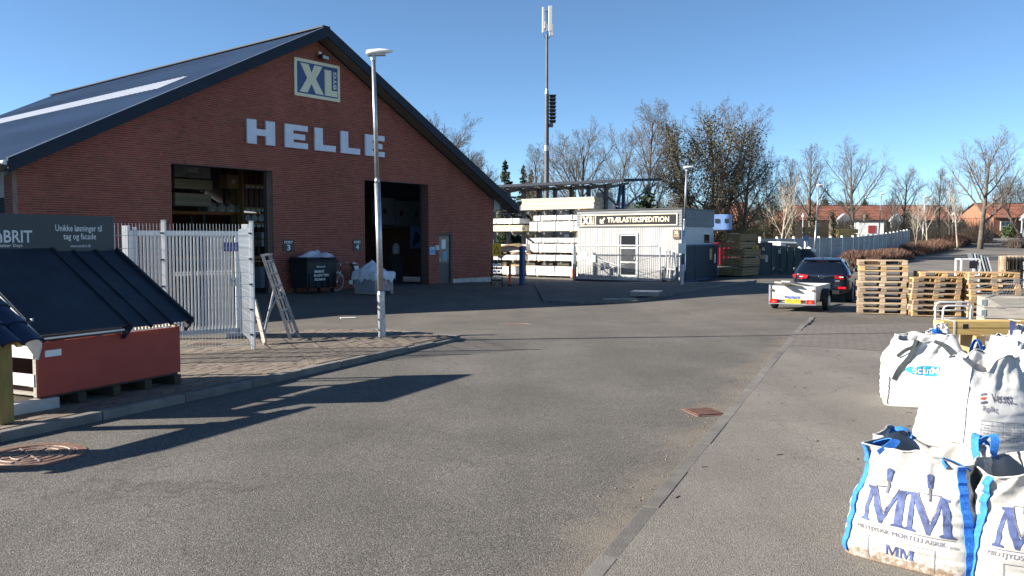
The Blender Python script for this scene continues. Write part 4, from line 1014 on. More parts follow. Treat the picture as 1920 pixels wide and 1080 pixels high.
# manhole covers and drain
mat('worn_rib', (0.24, 0.19, 0.16), 0.6, metal=0.3)
mh = thing('manhole_cover', 'round iron manhole cover with raised cross pattern at the left kerb', 'manhole', (-4.25, 7.2, 0.0))
mb = MB(); mb.lathe([(0, 0.006), (0.36, 0.006), (0.365, -0.03)], 36); mb.build('cover', M_['rust'], mh)
mb = MB(); mb.lathe([(0.372, -0.03), (0.375, 0.008), (0.45, 0.008), (0.452, -0.03)], 36); mb.build('rim', M_['rust'], mh)
for k in range(4):
    MB().bar((0.30 * math.cos(k * math.pi / 4), 0.30 * math.sin(k * math.pi / 4), 0.008), (-0.30 * math.cos(k * math.pi / 4), -0.30 * math.sin(k * math.pi / 4), 0.008), 0.014, 0.01 + 0.001 * k).build('rib', MATS['worn_rib'], mh)
for rr in (0.15, 0.24, 0.32):
    mb = MB(); mb.tube([(rr * math.cos(t / 30 * math.tau), rr * math.sin(t / 30 * math.tau), 0.008) for t in range(30)], 0.006, 4, closed=True); mb.build('rib', MATS['worn_rib'], mh)
m2 = thing('manhole_cover', 'flat round manhole cover in the sunlit yard right of the lamp', 'manhole', (0.08, 20.6, dip(0.08, 20.6)))
mb = MB(); mb.lathe([(0, 0.006), (0.33, 0.006), (0.34, -0.02)], 30); mb.build('cover', M_['rust'], m2)
mb = MB(); mb.lathe([(0.345, -0.02), (0.35, 0.008), (0.42, 0.008), (0.425, -0.02)], 30); mb.build('rim', M_['kerb'], m2)
dr = thing('road_drain', 'rusty rectangular drain grate set in the road beside the flush kerb', 'drain', (gp(1320, 773).x, gp(1320, 773).y, 0), R(14))
MB().box((0, 0, 0.0), (0.36, 0.42, 0.012)).build('frame', M_['rust'], dr)
MB().box((0, 0, 0.004), (0.30, 0.36, 0.006)).build('pit', M_['black'], dr)
for k in range(8): MB().box((0, -0.15 + 0.043 * k, 0.010), (0.30, 0.026, 0.012)).build('bar', M_['rust'], dr)
# ================================================================== timber counter kiosk
KA = R(-35.5); KS = 1.13
ks = thing('timber_kiosk', 'low white ribbed kiosk with grey boarded top band', 'kiosk', (3.05 * KS, 38.5 * KS, -0.23), KA, scale=(KS, KS, KS))
KW, KDp = 5.16, 3.55
ribm = mat('white_ribbed_steel', (0.47, 0.47, 0.46), 0.5, var=0.10, scale=1.5, stretch=(1, 1, 0.3))
def ribbed(x0, x1, z0, z1, y, m, name, parent, pitch=0.09, dep=0.018, M=None):
    mb = MB(); prof = []; x = x0
    while x < x1 - 1e-6:
        for dx, dy in ((0, 0), (0.5, 0), (0.6, dep), (0.9, dep), (1.0, 0)):
            if x + dx * pitch <= x1: prof.append((x + dx * pitch, y + dy))
        x += pitch
    prof.append((x1, y))
    for a, b_ in prof: mb.v += [(a, b_, z0), (a, b_, z1)]
    for i in range(len(prof) - 1): mb.f.append((2 * i, 2 * i + 2, 2 * i + 3, 2 * i + 1)); mb.m.append(0)
    if M is not None: mb.v = [tuple(M @ Vector(v)) for v in mb.v]
    return mb.build(name, m, parent)
MB().box((KW / 2, KDp / 2, 1.55), (KW - 0.08, KDp - 0.08, 3.06)).build('core', M_['light_grey'], ks)
ribbed(0, 2.16, 0.06, 2.44, 0.0, ribm, 'ribbed_wall', ks); ribbed(3.08, KW, 0.06, 2.44, 0.0, ribm, 'ribbed_wall', ks); ribbed(2.16, 3.08, 2.16, 2.44, 0.0, ribm, 'ribbed_wall', ks)
MR = Matrix.Translation((KW, 0, 0)) @ Matrix.Rotation(math.pi / 2, 4, 'Z')
MB().box((KW - 0.02, KDp / 2, 1.25), (0.05, KDp, 2.4)).build('side_wall', flat('pale_side_wall', (0.50, 0.51, 0.53), 0.6), ks)
MB().box((0.02, KDp / 2, 1.25), (0.05, KDp - 0.06, 2.4)).build('side_wall', ribm, ks)
boardm = mat('grey_weatherboard', (0.135, 0.15, 0.165), 0.6, var=0.15, scale=2, rnd=0.08)
for k in range(6):
    z = 2.47 + k * 0.123
    b1 = MB(); b1.add([(-0.03, -0.045, z), (KW + 0.03, -0.045, z), (KW + 0.03, -0.02, z + 0.128), (-0.03, -0.02, z + 0.128), (-0.03, 0.02, z), (KW + 0.03, 0.02, z), (KW + 0.03, 0.02, z + 0.128), (-0.03, 0.02, z + 0.128)],
                      [(0, 1, 2, 3), (4, 7, 6, 5), (0, 4, 5, 1), (3, 2, 6, 7), (0, 3, 7, 4), (1, 5, 6, 2)]); b1.build('weatherboard', boardm, ks)
    b2 = MB(); b2.add([(KW + 0.045, -0.019, z), (KW + 0.045, KDp, z), (KW + 0.035, KDp, z + 0.128), (KW + 0.035, -0.019, z + 0.128), (KW - 0.02, 0.021, z), (KW - 0.02, KDp, z), (KW - 0.02, KDp, z + 0.128), (KW - 0.02, 0.021, z + 0.128)],
                      [(0, 1, 2, 3), (4, 7, 6, 5), (0, 4, 5, 1), (3, 2, 6, 7), (0, 3, 7, 4), (1, 5, 6, 2)]); b2.build('weatherboard', boardm, ks)
MB().box((KW / 2, KDp / 2, 3.235), (KW + 0.14, KDp + 0.14, 0.05)).build('roof_edge', M_['dark_steel'], ks)
dr_ = MB(); dr_.box((2.62, 0.03, 1.10), (0.90, 0.04, 2.10)); dk = dr_.build('door', M_['white_paint'], ks)
MB().box((2.62, 0.004, 1.82), (0.72, 0.012, 0.52)).build('pane', M_['glass'], dk); MB().box((2.62, 0.004, 1.22), (0.72, 0.012, 0.56)).build('pane', M_['glass'], dk)
MB().box((2.62, 0.004, 0.60), (0.72, 0.012, 0.52)).build('pane', M_['glass'], dk); MB().box((2.95, -0.02, 1.08), (0.03, 0.05, 0.14)).build('handle', M_['alu'], dk)
for x in (2.155, 3.085): MB().box((x, -0.005, 1.1), (0.05, 0.06, 2.15)).build('door_frame', M_['white_paint'], ks)
MB().box((2.62, -0.006, 2.17), (0.97, 0.06, 0.05)).build('door_frame', M_['white_paint'], ks)
mb = MB(); mb.box((KW + 0.012, 2.72, 1.95), (0.03, 0.75, 0.48)); wk = mb.build('window', M_['white_paint'], ks)
MB().box((KW + 0.03, 2.72, 1.95), (0.012, 0.62, 0.38)).build('pane', M_['glass'], wk)
mb = MB(); mb.box((KW + 0.012, 1.2, 0.9), (0.02, 0.9, 1.0)); mb.build('side_board', flat('worn_side_board', (0.3, 0.32, 0.36), 0.8, var=0.4), ks)
KM = Matrix.Translation((3.05 * KS, 38.5 * KS, -0.23)) @ Matrix.Rotation(KA, 4, 'Z') @ Matrix.Scale(KS, 4)
_thing = thing
def thing_k(*a, **k): return _thing(*a, scale=(KS, KS, KS), **k)
sgn = thing_k('kiosk_sign', 'long black sign with cream frame reading TRÆLASTEKSPEDITION on the kiosk', 'sign', KM @ Vector((0.22, -0.05, 2.52)), KA)
MB().prism([(0, 0), (4.78, 0), (4.78, 0.52), (0, 0.52)], 0.0, 0.03, 0, face()).build('board', M_['cream'], sgn)
for x0, x1 in ((0.04, 0.74), (0.79, 4.73)): MB().prism([(x0, 0.045), (x1, 0.045), (x1, 0.475), (x0, 0.475)], 0.03, 0.035, 0, face()).build('panel', M_['black_sign'], sgn)
mb = MB(); P_ = lambda l: [(0.05 + x * 0.68, 0.05 + y * 0.42) for x, y in l]
mb.prism(P_([(.02, .08), (.20, .08), (.30, .34), (.40, .08), (.58, .08), (.40, .52), (.56, .92), (.38, .92), (.30, .68), (.22, .92), (.04, .92), (.20, .51)]), 0.035, 0.042, 0, face()); mb.build('letter', M_['cream'], sgn)
mb = MB(); mb.prism(P_([(.60, .08), (.96, .08), (.96, .25), (.76, .25), (.76, .92), (.60, .92)]), 0.035, 0.042, 0, face()); mb.build('letter', M_['cream'], sgn)
mb = MB(); text(mb, 'BYG', 0, 0, 0.24, 0.09, face() @ Matrix.Translation((0.705, 0.19, 0.036)) @ Matrix.Rotation(math.pi / 2, 4, 'Z'), 0.002, 0.02); mb.build('lettering', M_['cream'], sgn)
mb = MB(); text(mb, 'TRÆLASTEKSPEDITION', 1.38, 0.15, 3.02, 0.235, face(), 0.038, bold=0.03, spacing=1.06); mb.build('lettering', M_['cream'], sgn)
mb = MB(); mb.prism([(1.00, 0.12), (1.22, 0.12), (1.155, 0.18), (1.27, 0.345), (1.21, 0.385), (1.10, 0.235), (1.04, 0.33), (1.00, 0.30)], 0.035, 0.04, 0, face()); mb.build('arrow', M_['cream'], sgn)
s2 = thing_k('kiosk_logo_plate', 'little brown XL plate at the right end of the kiosk wall', 'sign', KM @ Vector((4.80, -0.03, 1.93)), KA)
MB().prism([(0, 0), (0.30, 0), (0.30, 0.40), (0, 0.40)], 0.0, 0.02, 0, face()).build('plate', flat('brown_sign', (0.10, 0.06, 0.03), 0.5), s2)
mb = MB(); text(mb, 'XL', 0.05, 0.20, 0.2, 0.15, face(), 0.023, 0.05); mb.build('lettering', M_['cream'], s2)
mb = MB(); text(mb, 'KUNDE', 0.04, 0.10, 0.22, 0.05, face(), 0.0235, 0.01); mb.build('lettering', M_['cream'], s2)
# chain link gate before the kiosk
cg = thing_k('chain_link_gate', 'wide galvanised chain link gate standing before the white kiosk', 'gate', KM @ Vector((0.30, -0.65, 0)), KA)
def chain(w_, h_, z0, parent, step=0.075, r=0.0035):
    mb = MB(); n = int((w_ + h_) / step)
    for i in range(1, n):
        s = i * step
        a, b_ = (max(0, s - h_), min(h_, s)), (min(w_, s), max(0, s - w_))
        mb.cyl((a[0], 0, z0 + a[1]), (b_[0], 0, z0 + b_[1]), r, n=3, caps=False)
        mb.cyl((w_ - a[0], 0.006, z0 + a[1]), (w_ - b_[0], 0.006, z0 + b_[1]), r, n=3, caps=False)
    return mb.build('chain_link', M_['galv'], parent, kind='stuff')
chain(4.2, 1.45, 0.16, cg)
rod('frame', [(0, 0, 0.12), (0, 0, 1.64), (4.08, 0, 1.64), (4.2, 0, 1.54), (4.2, 0, 0.12), (0, 0, 0.12)], 0.035, M_['galv'], cg)
rod('brace', [(0.1, 0, 1.55), (2.0, 0, 0.15)], 0.022, M_['galv'], cg); rod('brace', [(0.2, 0, 0.3), (4.1, 0, 1.2)], 0.008, M_['galv'], cg); rod('brace', [(0.2, 0, 1.25), (4.1, 0, 0.3)], 0.008, M_['galv'], cg)
MB().cyl((-0.10, 0, 0), (-0.10, 0, 1.72), 0.06, n=14).build('post', M_['galv'], cg)
MB().box((2.1, 0, 0.06), (4.2, 0.10, 0.07)).build('track', M_['dark_steel'], cg)
for x, z, m in ((0.25, 1.14, 'paper'), (0.50, 1.2, 'paper'), (0.72, 0.92, 'light_grey'), (0.95, 1.05, 'light_grey')): MB().box((x, -0.045, z), (0.20, 0.006, 0.32)).build('notice', M_[m], cg)
sg2 = thing_k('side_gate', 'dark sheeted gate leaf along the shaded side of the kiosk', 'gate', KM @ Vector((KW + 0.25, -0.1, 0)), KA + math.pi / 2)
rod('frame', [(0, 0, 0.12), (0, 0, 1.66), (3.5, 0, 1.66), (3.5, 0, 0.12), (0, 0, 0.12)], 0.03, M_['blue_steel'], sg2)
MB().box((1.75, 0.0, 0.9), (3.4, 0.012, 1.46)).build('sheet', mat('dark_green_mesh_sheet', (0.03, 0.045, 0.06), 0.7, alpha=0.82), sg2)
rod('frame', [(1.0, -0.01, 0.12), (1.0, -0.01, 1.66)], 0.025, M_['blue_steel'], sg2)
MB().box((2.7, -0.03, 1.25), (0.3, 0.01, 0.5)).build('notice', M_['card'], sg2); MB().box((3.2, -0.03, 1.05), (0.15, 0.01, 0.4)).build('notice', M_['paper'], sg2)
bw = thing_k('roller_trolley', 'grey tool trolley and pipes stored at the right end of the kiosk wall', 'trolley', KM @ Vector((4.45, -0.35, 0)), KA)
for k in range(4): MB().cyl((0.1 + 0.14 * k, 0.05, 0.1), (0.16 + 0.14 * k, 0.12, 1.5 - 0.05 * k), 0.03, n=8).build('pipe', M_['galv'], bw)
MB().box((0.35, 0, 0.22), (0.65, 0.3, 0.06)).build('shelf', M_['galv'], bw); MB().box((0.35, 0, 0.65), (0.65, 0.3, 0.06)).build('shelf', M_['galv'], bw)
for x in (0.1, 0.6): MB().cyl((x, -0.1, 0.07), (x, 0.1, 0.07), 0.07, n=12).build('wheel', M_['rubber'], bw)
for x in (0.04, 0.66): MB().box((x, 0, 0.4), (0.03, 0.28, 0.7)).build('frame', M_['galv'], bw)

# ================================================================== cantilever timber rack with its bundles
RA = KA; RO = Vector((0.83 * KS, 43.0 * KS, -0.25)); RM = Matrix.Translation(RO) @ Matrix.Rotation(RA, 4, 'Z') @ Matrix.Scale(KS, 4)
rack = thing_k('timber_rack', 'long dark steel cantilever timber rack under a flat roof', 'rack', RO, RA)
lv = (0.02, 0.80, 1.20, 2.28, 3.36)
for k, x in enumerate((-3.9, -2.92, -1.92, -0.92, 0.07, 1.05, 2.05, 3.05, 4.05)):
    p = MB().box((x, 0.95, 2.3), (0.14 if k != 4 else 0.2, 0.22, 4.6)).build('post', M_['rack_steel'], rack)
    for z in lv: MB().box((x, 0.40, z - 0.045), (0.09, 0.95, 0.09)).build('arm', M_['rack_steel'], p)
    MB().bar((x, 0.95, 4.5), (x, -0.55, 4.58), 0.08, 0.12).build('roof_arm', M_['rack_steel'], p)
    MB().bar((x, 1.0, 4.5), (x, 3.3, 4.85), 0.08, 0.12).build('roof_arm', M_['rack_steel'], p)
MB().bar((-4.2, -0.5, 4.62), (4.1, -0.5, 4.66), 0.06, 0.10).build('gutter', M_['light_grey'], rack)
MB().bar((-4.3, -0.67, 4.70), (5.9, -0.67, 4.70), 0.03, 0.13).build('fascia', M_['fascia'], rack)
MB().bar((5.9, -0.64, 4.71), (5.9, 3.4, 4.97), 0.03, 0.13).build('fascia', M_['fascia'], rack)
mb = MB(); y0, y1 = -0.65, 3.4
n = 60
for i in range(n + 1):
    x = -4.3 + 10.2 * i / n; dz = 0.02 * (i % 2)
    mb.v += [(x, y0, 4.70 + dz), (x, y1, 4.98 + dz), (x, y0, 4.66), (x, y1, 4.94)]
for i in range(n):
    a = 4 * i; mb.f += [(a, a + 4, a + 5, a + 1), (a + 2, a + 3, a + 7, a + 6), (a, a + 2, a + 6, a + 4)]; mb.m += [0] * 3
mb.build('roof_sheet', M_['roof_steel'], rack)
MB().bar((4.15, 0.9, 0), (4.9, 0.9, 0.0001 + 4.6), 0.0001 + 0.10, 0.12).build('end_post', M_['blue_steel'], rack)
MB().bar((4.9, 1.2, 0), (4.9, 1.2, 4.6), 0.14, 0.14).build('end_post', M_['blue_steel'], rack)
MB().bar((4.9, 1.2, 3.3), (3.6, 1.0, 4.5), 0.07, 0.07).build('brace', M_['rack_steel'], rack); MB().bar((4.9, 1.2, 3.5), (5.9, 2.8, 4.75), 0.06, 0.06).build('brace', M_['blue_steel'], rack)
MB().box((3.6, 1.6, 3.85), (0.5, 0.8, 0.9)).build('end_box', M_['light_grey'], rack)
def bundle(label, x0, x1, z0, z1, y0=-0.15, dep=0.95, m='wrap', layers=0, group='timber bundles on the rack', name='timber_bundle', cols=5):
    r = thing_k(name, label, 'timber', RM @ Vector((x0, y0, z0)), RA, group=group)
    L_, h = x1 - x0, z1 - z0
    if layers:
        lh = h / layers
        for k in range(layers):
            for c in range(cols):
                dx = random.uniform(-0.04, 0.04)
                MB().box((L_ / 2 + dx, dep * (c + .5) / cols + 0.012 * random.uniform(-1, 1), lh * (k + .5)), (L_ - 0.05, dep / cols - 0.012, lh * 0.80)).build('plank', M_[m], r)
    else:
        mb = MB(); nx, nz_ = 30, 6
        pr = [(0, 0), (0, 0.5), (0, 1), (0.08, 1.03), (0.5, 1.0), (0.92, 1.03), (1, 1), (1, 0.5), (1, 0)]
        for i in range(nx + 1):
            for (a, b_) in pr:
                nn = 0.025 * noise.noise(Vector((x0 + i * 0.4, a * 3 + z0 * 5, b_ * 3)))
                mb.v.append((L_ * i / nx, dep * a + nn * (1 if a > 0.5 else -1), h * b_ + nn * 0.8 * (b_ > 0.1)))
        q = len(pr)
        for i in range(nx):
            for j in range(q - 1): a = i * q + j; mb.f.append((a, a + q, a + q + 1, a + 1))
            mb.f.append((i * q, i * q + q - 1, (i + 1) * q + q - 1, (i + 1) * q))
        mb.f += [tuple(range(q)), tuple(range(nx * q + q - 1, nx * q - 1, -1))]; mb.m = [0] * len(mb.f)
        mb.build('wrapping', M_[m], r, smooth=False)
        for x in (0.15, 0.5, 0.85): MB().box((L_ * x, dep / 2, h / 2 + 0.01), (0.035, dep + 0.06, h + 0.04)).build('strap', M_['light_grey'], r)
    for x in (0.2, 0.8): MB().box((L_ * x, dep / 2, -0.03), (0.08, dep + 0.04, 0.055)).build('bearer', M_['wood'], r)
    return r
bundle('long bundle of pale planks on the top level of the timber rack', -0.34, 4.01, 3.45, 4.02, m='wood_pale', layers=8)
bundle('thin white wrapped bundle on the top rack level beside the eave', -3.6, -0.50, 3.45, 3.68)
bundle('white wrapped bundle on the second rack level from the top, right', 0.20, 3.30, 2.36, 2.82)
bundle('pale planks on the second rack level from the top, left', -3.6, -0.25, 2.36, 2.68, m='wood_pale', layers=4)
bundle('white wrapped bundle on the middle rack level, right', 0.25, 3.40, 1.28, 1.70)
bundle('white wrapped bundle on the middle rack level, left, under fibreboard', -3.6, 0.0, 1.28, 1.66)
bundle('short stacked white bundle on the lower rack level, right', 0.10, 3.45, 0.86, 1.14)
bundle('white wrapped bundle at the foot of the rack, right', 0.02, 3.4, 0.10, 0.56)
bundle('white wrapped bundle at the foot of the rack, left', -3.2, -0.7, 0.10, 0.50)
bundle('second white pack laid on the wrapped bundle, upper right of the rack', 0.45, 3.15, 2.90, 3.14)
bundle('white pack above the pale planks, upper left of the rack', -3.5, -0.45, 2.76, 3.02)
bundle('white pack on the lower rack level, left', -3.4, -0.2, 0.86, 1.12)
bundle('flat white pack resting on the middle rack level, right', 0.5, 3.3, 1.78, 2.0)
for k, (x0, x1, z0, z1, y) in enumerate(((-2.8, 0.9, 1.30, 1.62, 2.6), (-2.2, 0.3, 1.70, 2.0, 2.6), (1.0, 3.6, 1.30, 1.85, 2.6), (-1.0, 0.6, 2.05, 2.3, 2.6))):
    bundle(('lowest of the white bundles behind the rack posts', 'upper left white bundle behind the rack posts', 'right hand white bundle behind the rack posts', 'topmost short white bundle behind the rack posts')[k], x0, x1, z0, z1, y, 0.9)
for k, z in enumerate((0.05, 0.75)):
    bundle(('lower', 'upper')[k] + ' bundle of brown boards deep behind the rack', -3.5, 3.5, z, z + 0.45, 2.6, 1.0, m='wood', layers=4, cols=2)
fbx = thing_k('fibreboard_sheet', 'wavy brown fibreboard sheets sagging off the rack beside the blue post', 'board', RM @ Vector((-2.0, -0.4, 1.2)), RA)
mb = MB(); n = 18
for i in range(n + 1):
    x = 2.0 * i / n; z = 0.22 + 0.25 * math.sin(i / n * 2.6) - 0.25 * max(0, 0.25 - i / n) * 4
    mb.v += [(x, -0.1, z), (x, 0.45, z + 0.05), (x, -0.1, z - 0.06), (x, 0.45, z - 0.01)]
for i in range(n): a = 4 * i; mb.f += [(a, a + 4, a + 5, a + 1), (a, a + 2, a + 6, a + 4), (a + 2, a + 3, a + 7, a + 6)]; mb.m += [0] * 3
mb.build('sheet', mat('fibreboard', (0.20, 0.14, 0.08), 0.9, var=0.3), fbx)

# posts and small things by the corner of the warehouse
def bollard(label, x, y, h, white, z=0.0):
    r = thing('bollard', label, 'bollard', (x, y, z), 0, 'orange bollards')
    MB().cyl((0, 0, 0), (0, 0, h * (0.55 if white else 1.0)), 0.055, n=12).build('post', M_['orange'], r)
    if white: MB().cyl((0, 0, h * 0.55), (0, 0, h), 0.05, n=12).build('band', M_['white_paint'], r)
    else: MB().cyl((0, 0, h * 0.62), (0, 0, h * 0.72), 0.058, n=12).build('band', M_['light_grey'], r)
    MB().cyl((0, 0, 0), (0, 0, 0.04), 0.12, n=14).build('foot', M_['black'], r)
bp = gp(956, 535); bollard('plain orange red bollard left of the blue post', bp.x, bp.y, 0.80, False)
bp = gp(1074, 521, -0.2); bollard('orange bollard with white upper half left of the chain link gate', bp.x, bp.y, 0.95, True, -0.21)
q = gp(979, 534); pst = thing('blue_post', 'thick blue steel post standing in the yard beside the warehouse corner', 'post', q)
MB().box((0, 0, 0.82), (0.19, 0.19, 1.64)).build('post', M_['blue_steel'], pst, bevel=0.01, rot=(0, 0, KA)); MB().box((0, 0, 0.01), (0.34, 0.34, 0.03)).build('foot_plate', M_['dark_steel'], pst, rot=(0, 0, KA))
q = gp(931, 537); tw = thing('warning_trolley', 'dark hand trolley with a yellow warning sign at the warehouse corner', 'trolley', q, R(-10))
rod('frame', [(-0.22, 0, 0.0), (-0.20, 0, 1.22), (0.22, 0, 1.22), (0.24, 0, 0.0)], 0.02, M_['black'], tw); rod('rail', [(0, -0.1, 0.05), (-0.12, 0, 1.1)], 0.015, M_['alu'], tw)
for z in (0.25, 0.5, 0.75, 1.0): MB().box((0, 0, z), (0.42, 0.04, 0.08)).build('slat', M_['black'], tw)
for z, x in ((0.62, -0.08), (0.62, 0.10), (0.88, -0.08), (0.88, 0.10), (0.37, 0.08)): MB().box((x, -0.028, z), (0.13, 0.006, 0.10)).build('white_patch', M_['paper'], tw)
MB().box((0.02, -0.03, 1.50), (0.36, 0.02, 0.52)).build('warning_sign', M_['yellow_sign'], tw)
mb = MB(); mb.prism([(-0.11, -0.15), (0.15, -0.15), (0.02, 0.17)], 0.042, 0.046, 0, upright(0, 0, 1.5)); mb.build('triangle', M_['black'], tw)
mb = MB(); mb.prism([(-0.07, -0.125), (0.11, -0.125), (0.02, 0.10)], 0.046, 0.049, 0, upright(0, 0, 1.5)); mb.build('triangle_field', M_['yellow_sign'], tw)

# island kerb before the kiosk, low pallet and plank
il = structure(thing('island_kerb', 'x', 'x')); del il['label'], il['category']
pts = [gp(px_, py_, zz_) for px_, py_, zz_ in ((1020, 566, -0.20), (1075, 569, -0.20), (1190, 567, -0.19), (1262, 556, -0.16), (1320, 545, -0.09), (1400, 532, -0.02), (1416, 528, 0.0))]
for p in pts: p.z = dip(p.x, p.y)
for a, b_ in zip(pts[:-1], pts[1:]):
    n = max(1, round((b_ - a).length / 1.0))
    for i in range(n): MB().bar(a.lerp(b_, i / n + 0.003) + Vector((0, 0, 0.04)), a.lerp(b_, (i + 1) / n - 0.003) + Vector((0, 0, 0.04)), 0.12, 0.09).build('kerb_stone', M_['kerb'], il, bevel=0.01)
mb = MB()
for t in range(31):
    f = t / 30 * (len(pts) - 1); i = min(int(f), len(pts) - 2); a = pts[i].lerp(pts[i + 1], f - i); b_ = Vector((0.9 + 10.3 * t / 30, 37.2, 0))
    for k in range(7):
        q = a.lerp(b_, k / 6.0); mb.v.append((q.x, q.y + 0.04 * (k == 0), dip(q.x, q.y) + fall(q.x, q.y) + 0.065 * (1 - k / 6.0) + 0.004))
for t in range(30):
    for k in range(6): a = t * 7 + k; mb.f.append((a, a + 7, a + 8, a + 1)); mb.m.append(0)
structure(mb.build('island', M_['asphalt_yard'], smooth=True))
q = gp(1212, 554, -0.07); lp = thing('plate_pallet', 'low pallet with a blue grey sheet lying before the kiosk', 'pallet', q, R(-20))
for y in (-0.35, 0, 0.35): MB().box((0, y, 0.05), (1.0, 0.1, 0.1)).build('runner', M_['wood_grey'], lp)
for y in (-0.4, -0.2, 0, 0.2, 0.4): MB().box((0, y, 0.115), (1.0, 0.12, 0.022)).build('deck_board', M_['wood_grey'], lp)
MB().box((0, 0, 0.145), (1.02, 0.92, 0.03)).build('sheet', flat('blue_grey_sheet', (0.22, 0.27, 0.34), 0.35), lp)
q = gp(1163, 562, -0.12); tag(MB().box((q.x, q.y, -0.09), (1.15, 0.12, 0.05), rz=R(4)).build('loose_plank', M_['wood_grey']), 'single grey plank lying left of the low pallet', 'plank')

# ================================================================== mast
mp = at(1025, 345, 60); mast = thing('antenna_mast', 'tall tapering steel mast with antennas and a louvred siren', 'mast', (mp.x, 60, terrain(60)))
h0 = terrain(60)
def mz(py): return at(1025, py, 60).z - h0
mb = MB()
for a, b_, r0, r1 in ((None, 275, 0.18, 0.17), (275, 235, 0.155, 0.15), (235, 175, 0.15, 0.145), (168, 65, 0.095, 0.085)):
    mb.cyl((0, 0, 0 if a is None else mz(a)), (0, 0, mz(b_)), r0, r1, n=16)
mb.build('pole', mat('mast_steel', (0.095, 0.095, 0.10), 0.55, metal=0.1, var=0.2, scale=2), mast)
mb = MB(); mb.cyl((0, 0, mz(176)), (0, 0, mz(167)), 0.16, 0.10, n=16); mb.cyl((0, 0, mz(283)), (0, 0, mz(273)), 0.19, 0.19, n=16); mb.build('flange', M_['galv'], mast)
for x, y, z0, z1 in ((-0.27, -0.05, 62, 14), (0.24, -0.12, 60, 12), (0.33, 0.25, 66, 44)):
    mb = MB(); mb.box((x, y, (mz(z0) + mz(z1)) / 2), (0.16 if x < 0 else 0.28, 0.12, mz(z1) - mz(z0))); mb.build('antenna_panel', M_['offwhite'], mast, bevel=0.03)
for x, py in ((-0.12, 48), (0.03, 52)): MB().box((x, -0.1, mz(py)), (0.14, 0.12, 0.5)).build('radio_unit', M_['light_grey'], mast, bevel=0.02)
mb = MB(); mb.cyl((0, 0, mz(65)), (0, 0, mz(20)), 0.03, n=8)
for py in (22, 55): mb.cyl((-0.27, -0.05, mz(py)), (0.3, -0.1, mz(py)), 0.02, n=6)
mb.build('mount', M_['dark_steel'], mast)
for s in (-1, 1): rod('cable', [(s * 0.25, 0, mz(60)), (s * 0.22, 0, mz(68)), (s * 0.10, 0, mz(72)), (0, 0, mz(76))], 0.02, M_['black'], mast)
z0, z1 = mz(232), mz(178)
MB().box((0.36, 0.0, (z0 + z1) / 2), (0.05, 0.4, z1 - z0)).build('siren_back', M_['black'], mast)
for k in range(8):
    z = z0 + (z1 - z0) * (k + 0.5) / 8
    mb = MB(); mb.add([(0.22, -0.25, z - 0.05), (0.62, -0.25, z - 0.05), (0.62, 0.25, z - 0.05), (0.22, 0.25, z - 0.05), (0.16, -0.32, z + 0.10), (0.66, -0.32, z + 0.10), (0.66, 0.32, z + 0.10), (0.16, 0.32, z + 0.10)],
                      [(0, 3, 2, 1), (4, 5, 6, 7), (0, 1, 5, 4), (1, 2, 6, 5), (2, 3, 7, 6), (3, 0, 4, 7)]); mb.build('siren_horn', M_['black'], mast)
mb = MB(); mb.box((0.3, 0, mz(235)), (0.3, 0.3, 0.25)); mb.build('siren_foot', M_['dark_steel'], mast)

# ---- further lamps
street_lamp('street lamp beside the kiosk with a white notice on its pole', 7.13, 34.7, 0.02, 4.85, lean=0.03)
nl = thing('pole_notice', 'small white notice fixed to the lamp pole by the kiosk', 'notice', (7.1, 34.6, 0.0))
MB().box((0, 0, 1.55), (0.32, 0.02, 0.44)).build('sheet', flat('pinkish_paper', (0.78, 0.72, 0.70), 0.7), nl)
street_lamp('street lamp rising behind the parked car', at(1526, 450, 57).x, 57, terrain(57), 5.55, lean=0.045)
street_lamp('street lamp above the hedge, second from the right', at(1646, 450, 74).x, 74, terrain(74), 5.5, lean=0.04)
street_lamp('rightmost street lamp at the bend of the access road', at(1729, 450, 80).x, 80, terrain(80), 5.3, lean=0.03)
for lab, px, Y in (('low path lamp by the long brick house', 1505, 92), ('slim path lamp left of the evergreen shrub', 1786, 98), ('slim path lamp at the end of the road', 1840, 104)):
    p = at(px, 450, Y); r = thing('path_lamp', lab, 'path lamp', (p.x, Y, terrain(Y)), 0, 'path lamps')
    MB().cyl((0, 0, 0), (0, 0, 3.3), 0.06, n=10).build('pole', M_['galv'], r); MB().cyl((0, 0, 3.2), (0, 0, 3.55), 0.17, 0.1, n=12).build('lamp_head', M_['offwhite'], r); MB().cyl((0, 0, 3.5), (0, 0, 3.6), 0.22, 0.05, n=12).build('cap', M_['light_grey'], r)
q = at(1509, 480, 50); r = thing('small_road_sign', 'small blue sign on a slim post before the grey fence', 'road sign', (q.x, 50, terrain(50)))
MB().cyl((0, 0, 0), (0, 0, 2.1), 0.05, n=10).build('post', M_['offwhite'], r); MB().box((0.02, -0.06, 2.0), (0.34, 0.02, 0.34)).build('plate', M_['blue_steel'], r)

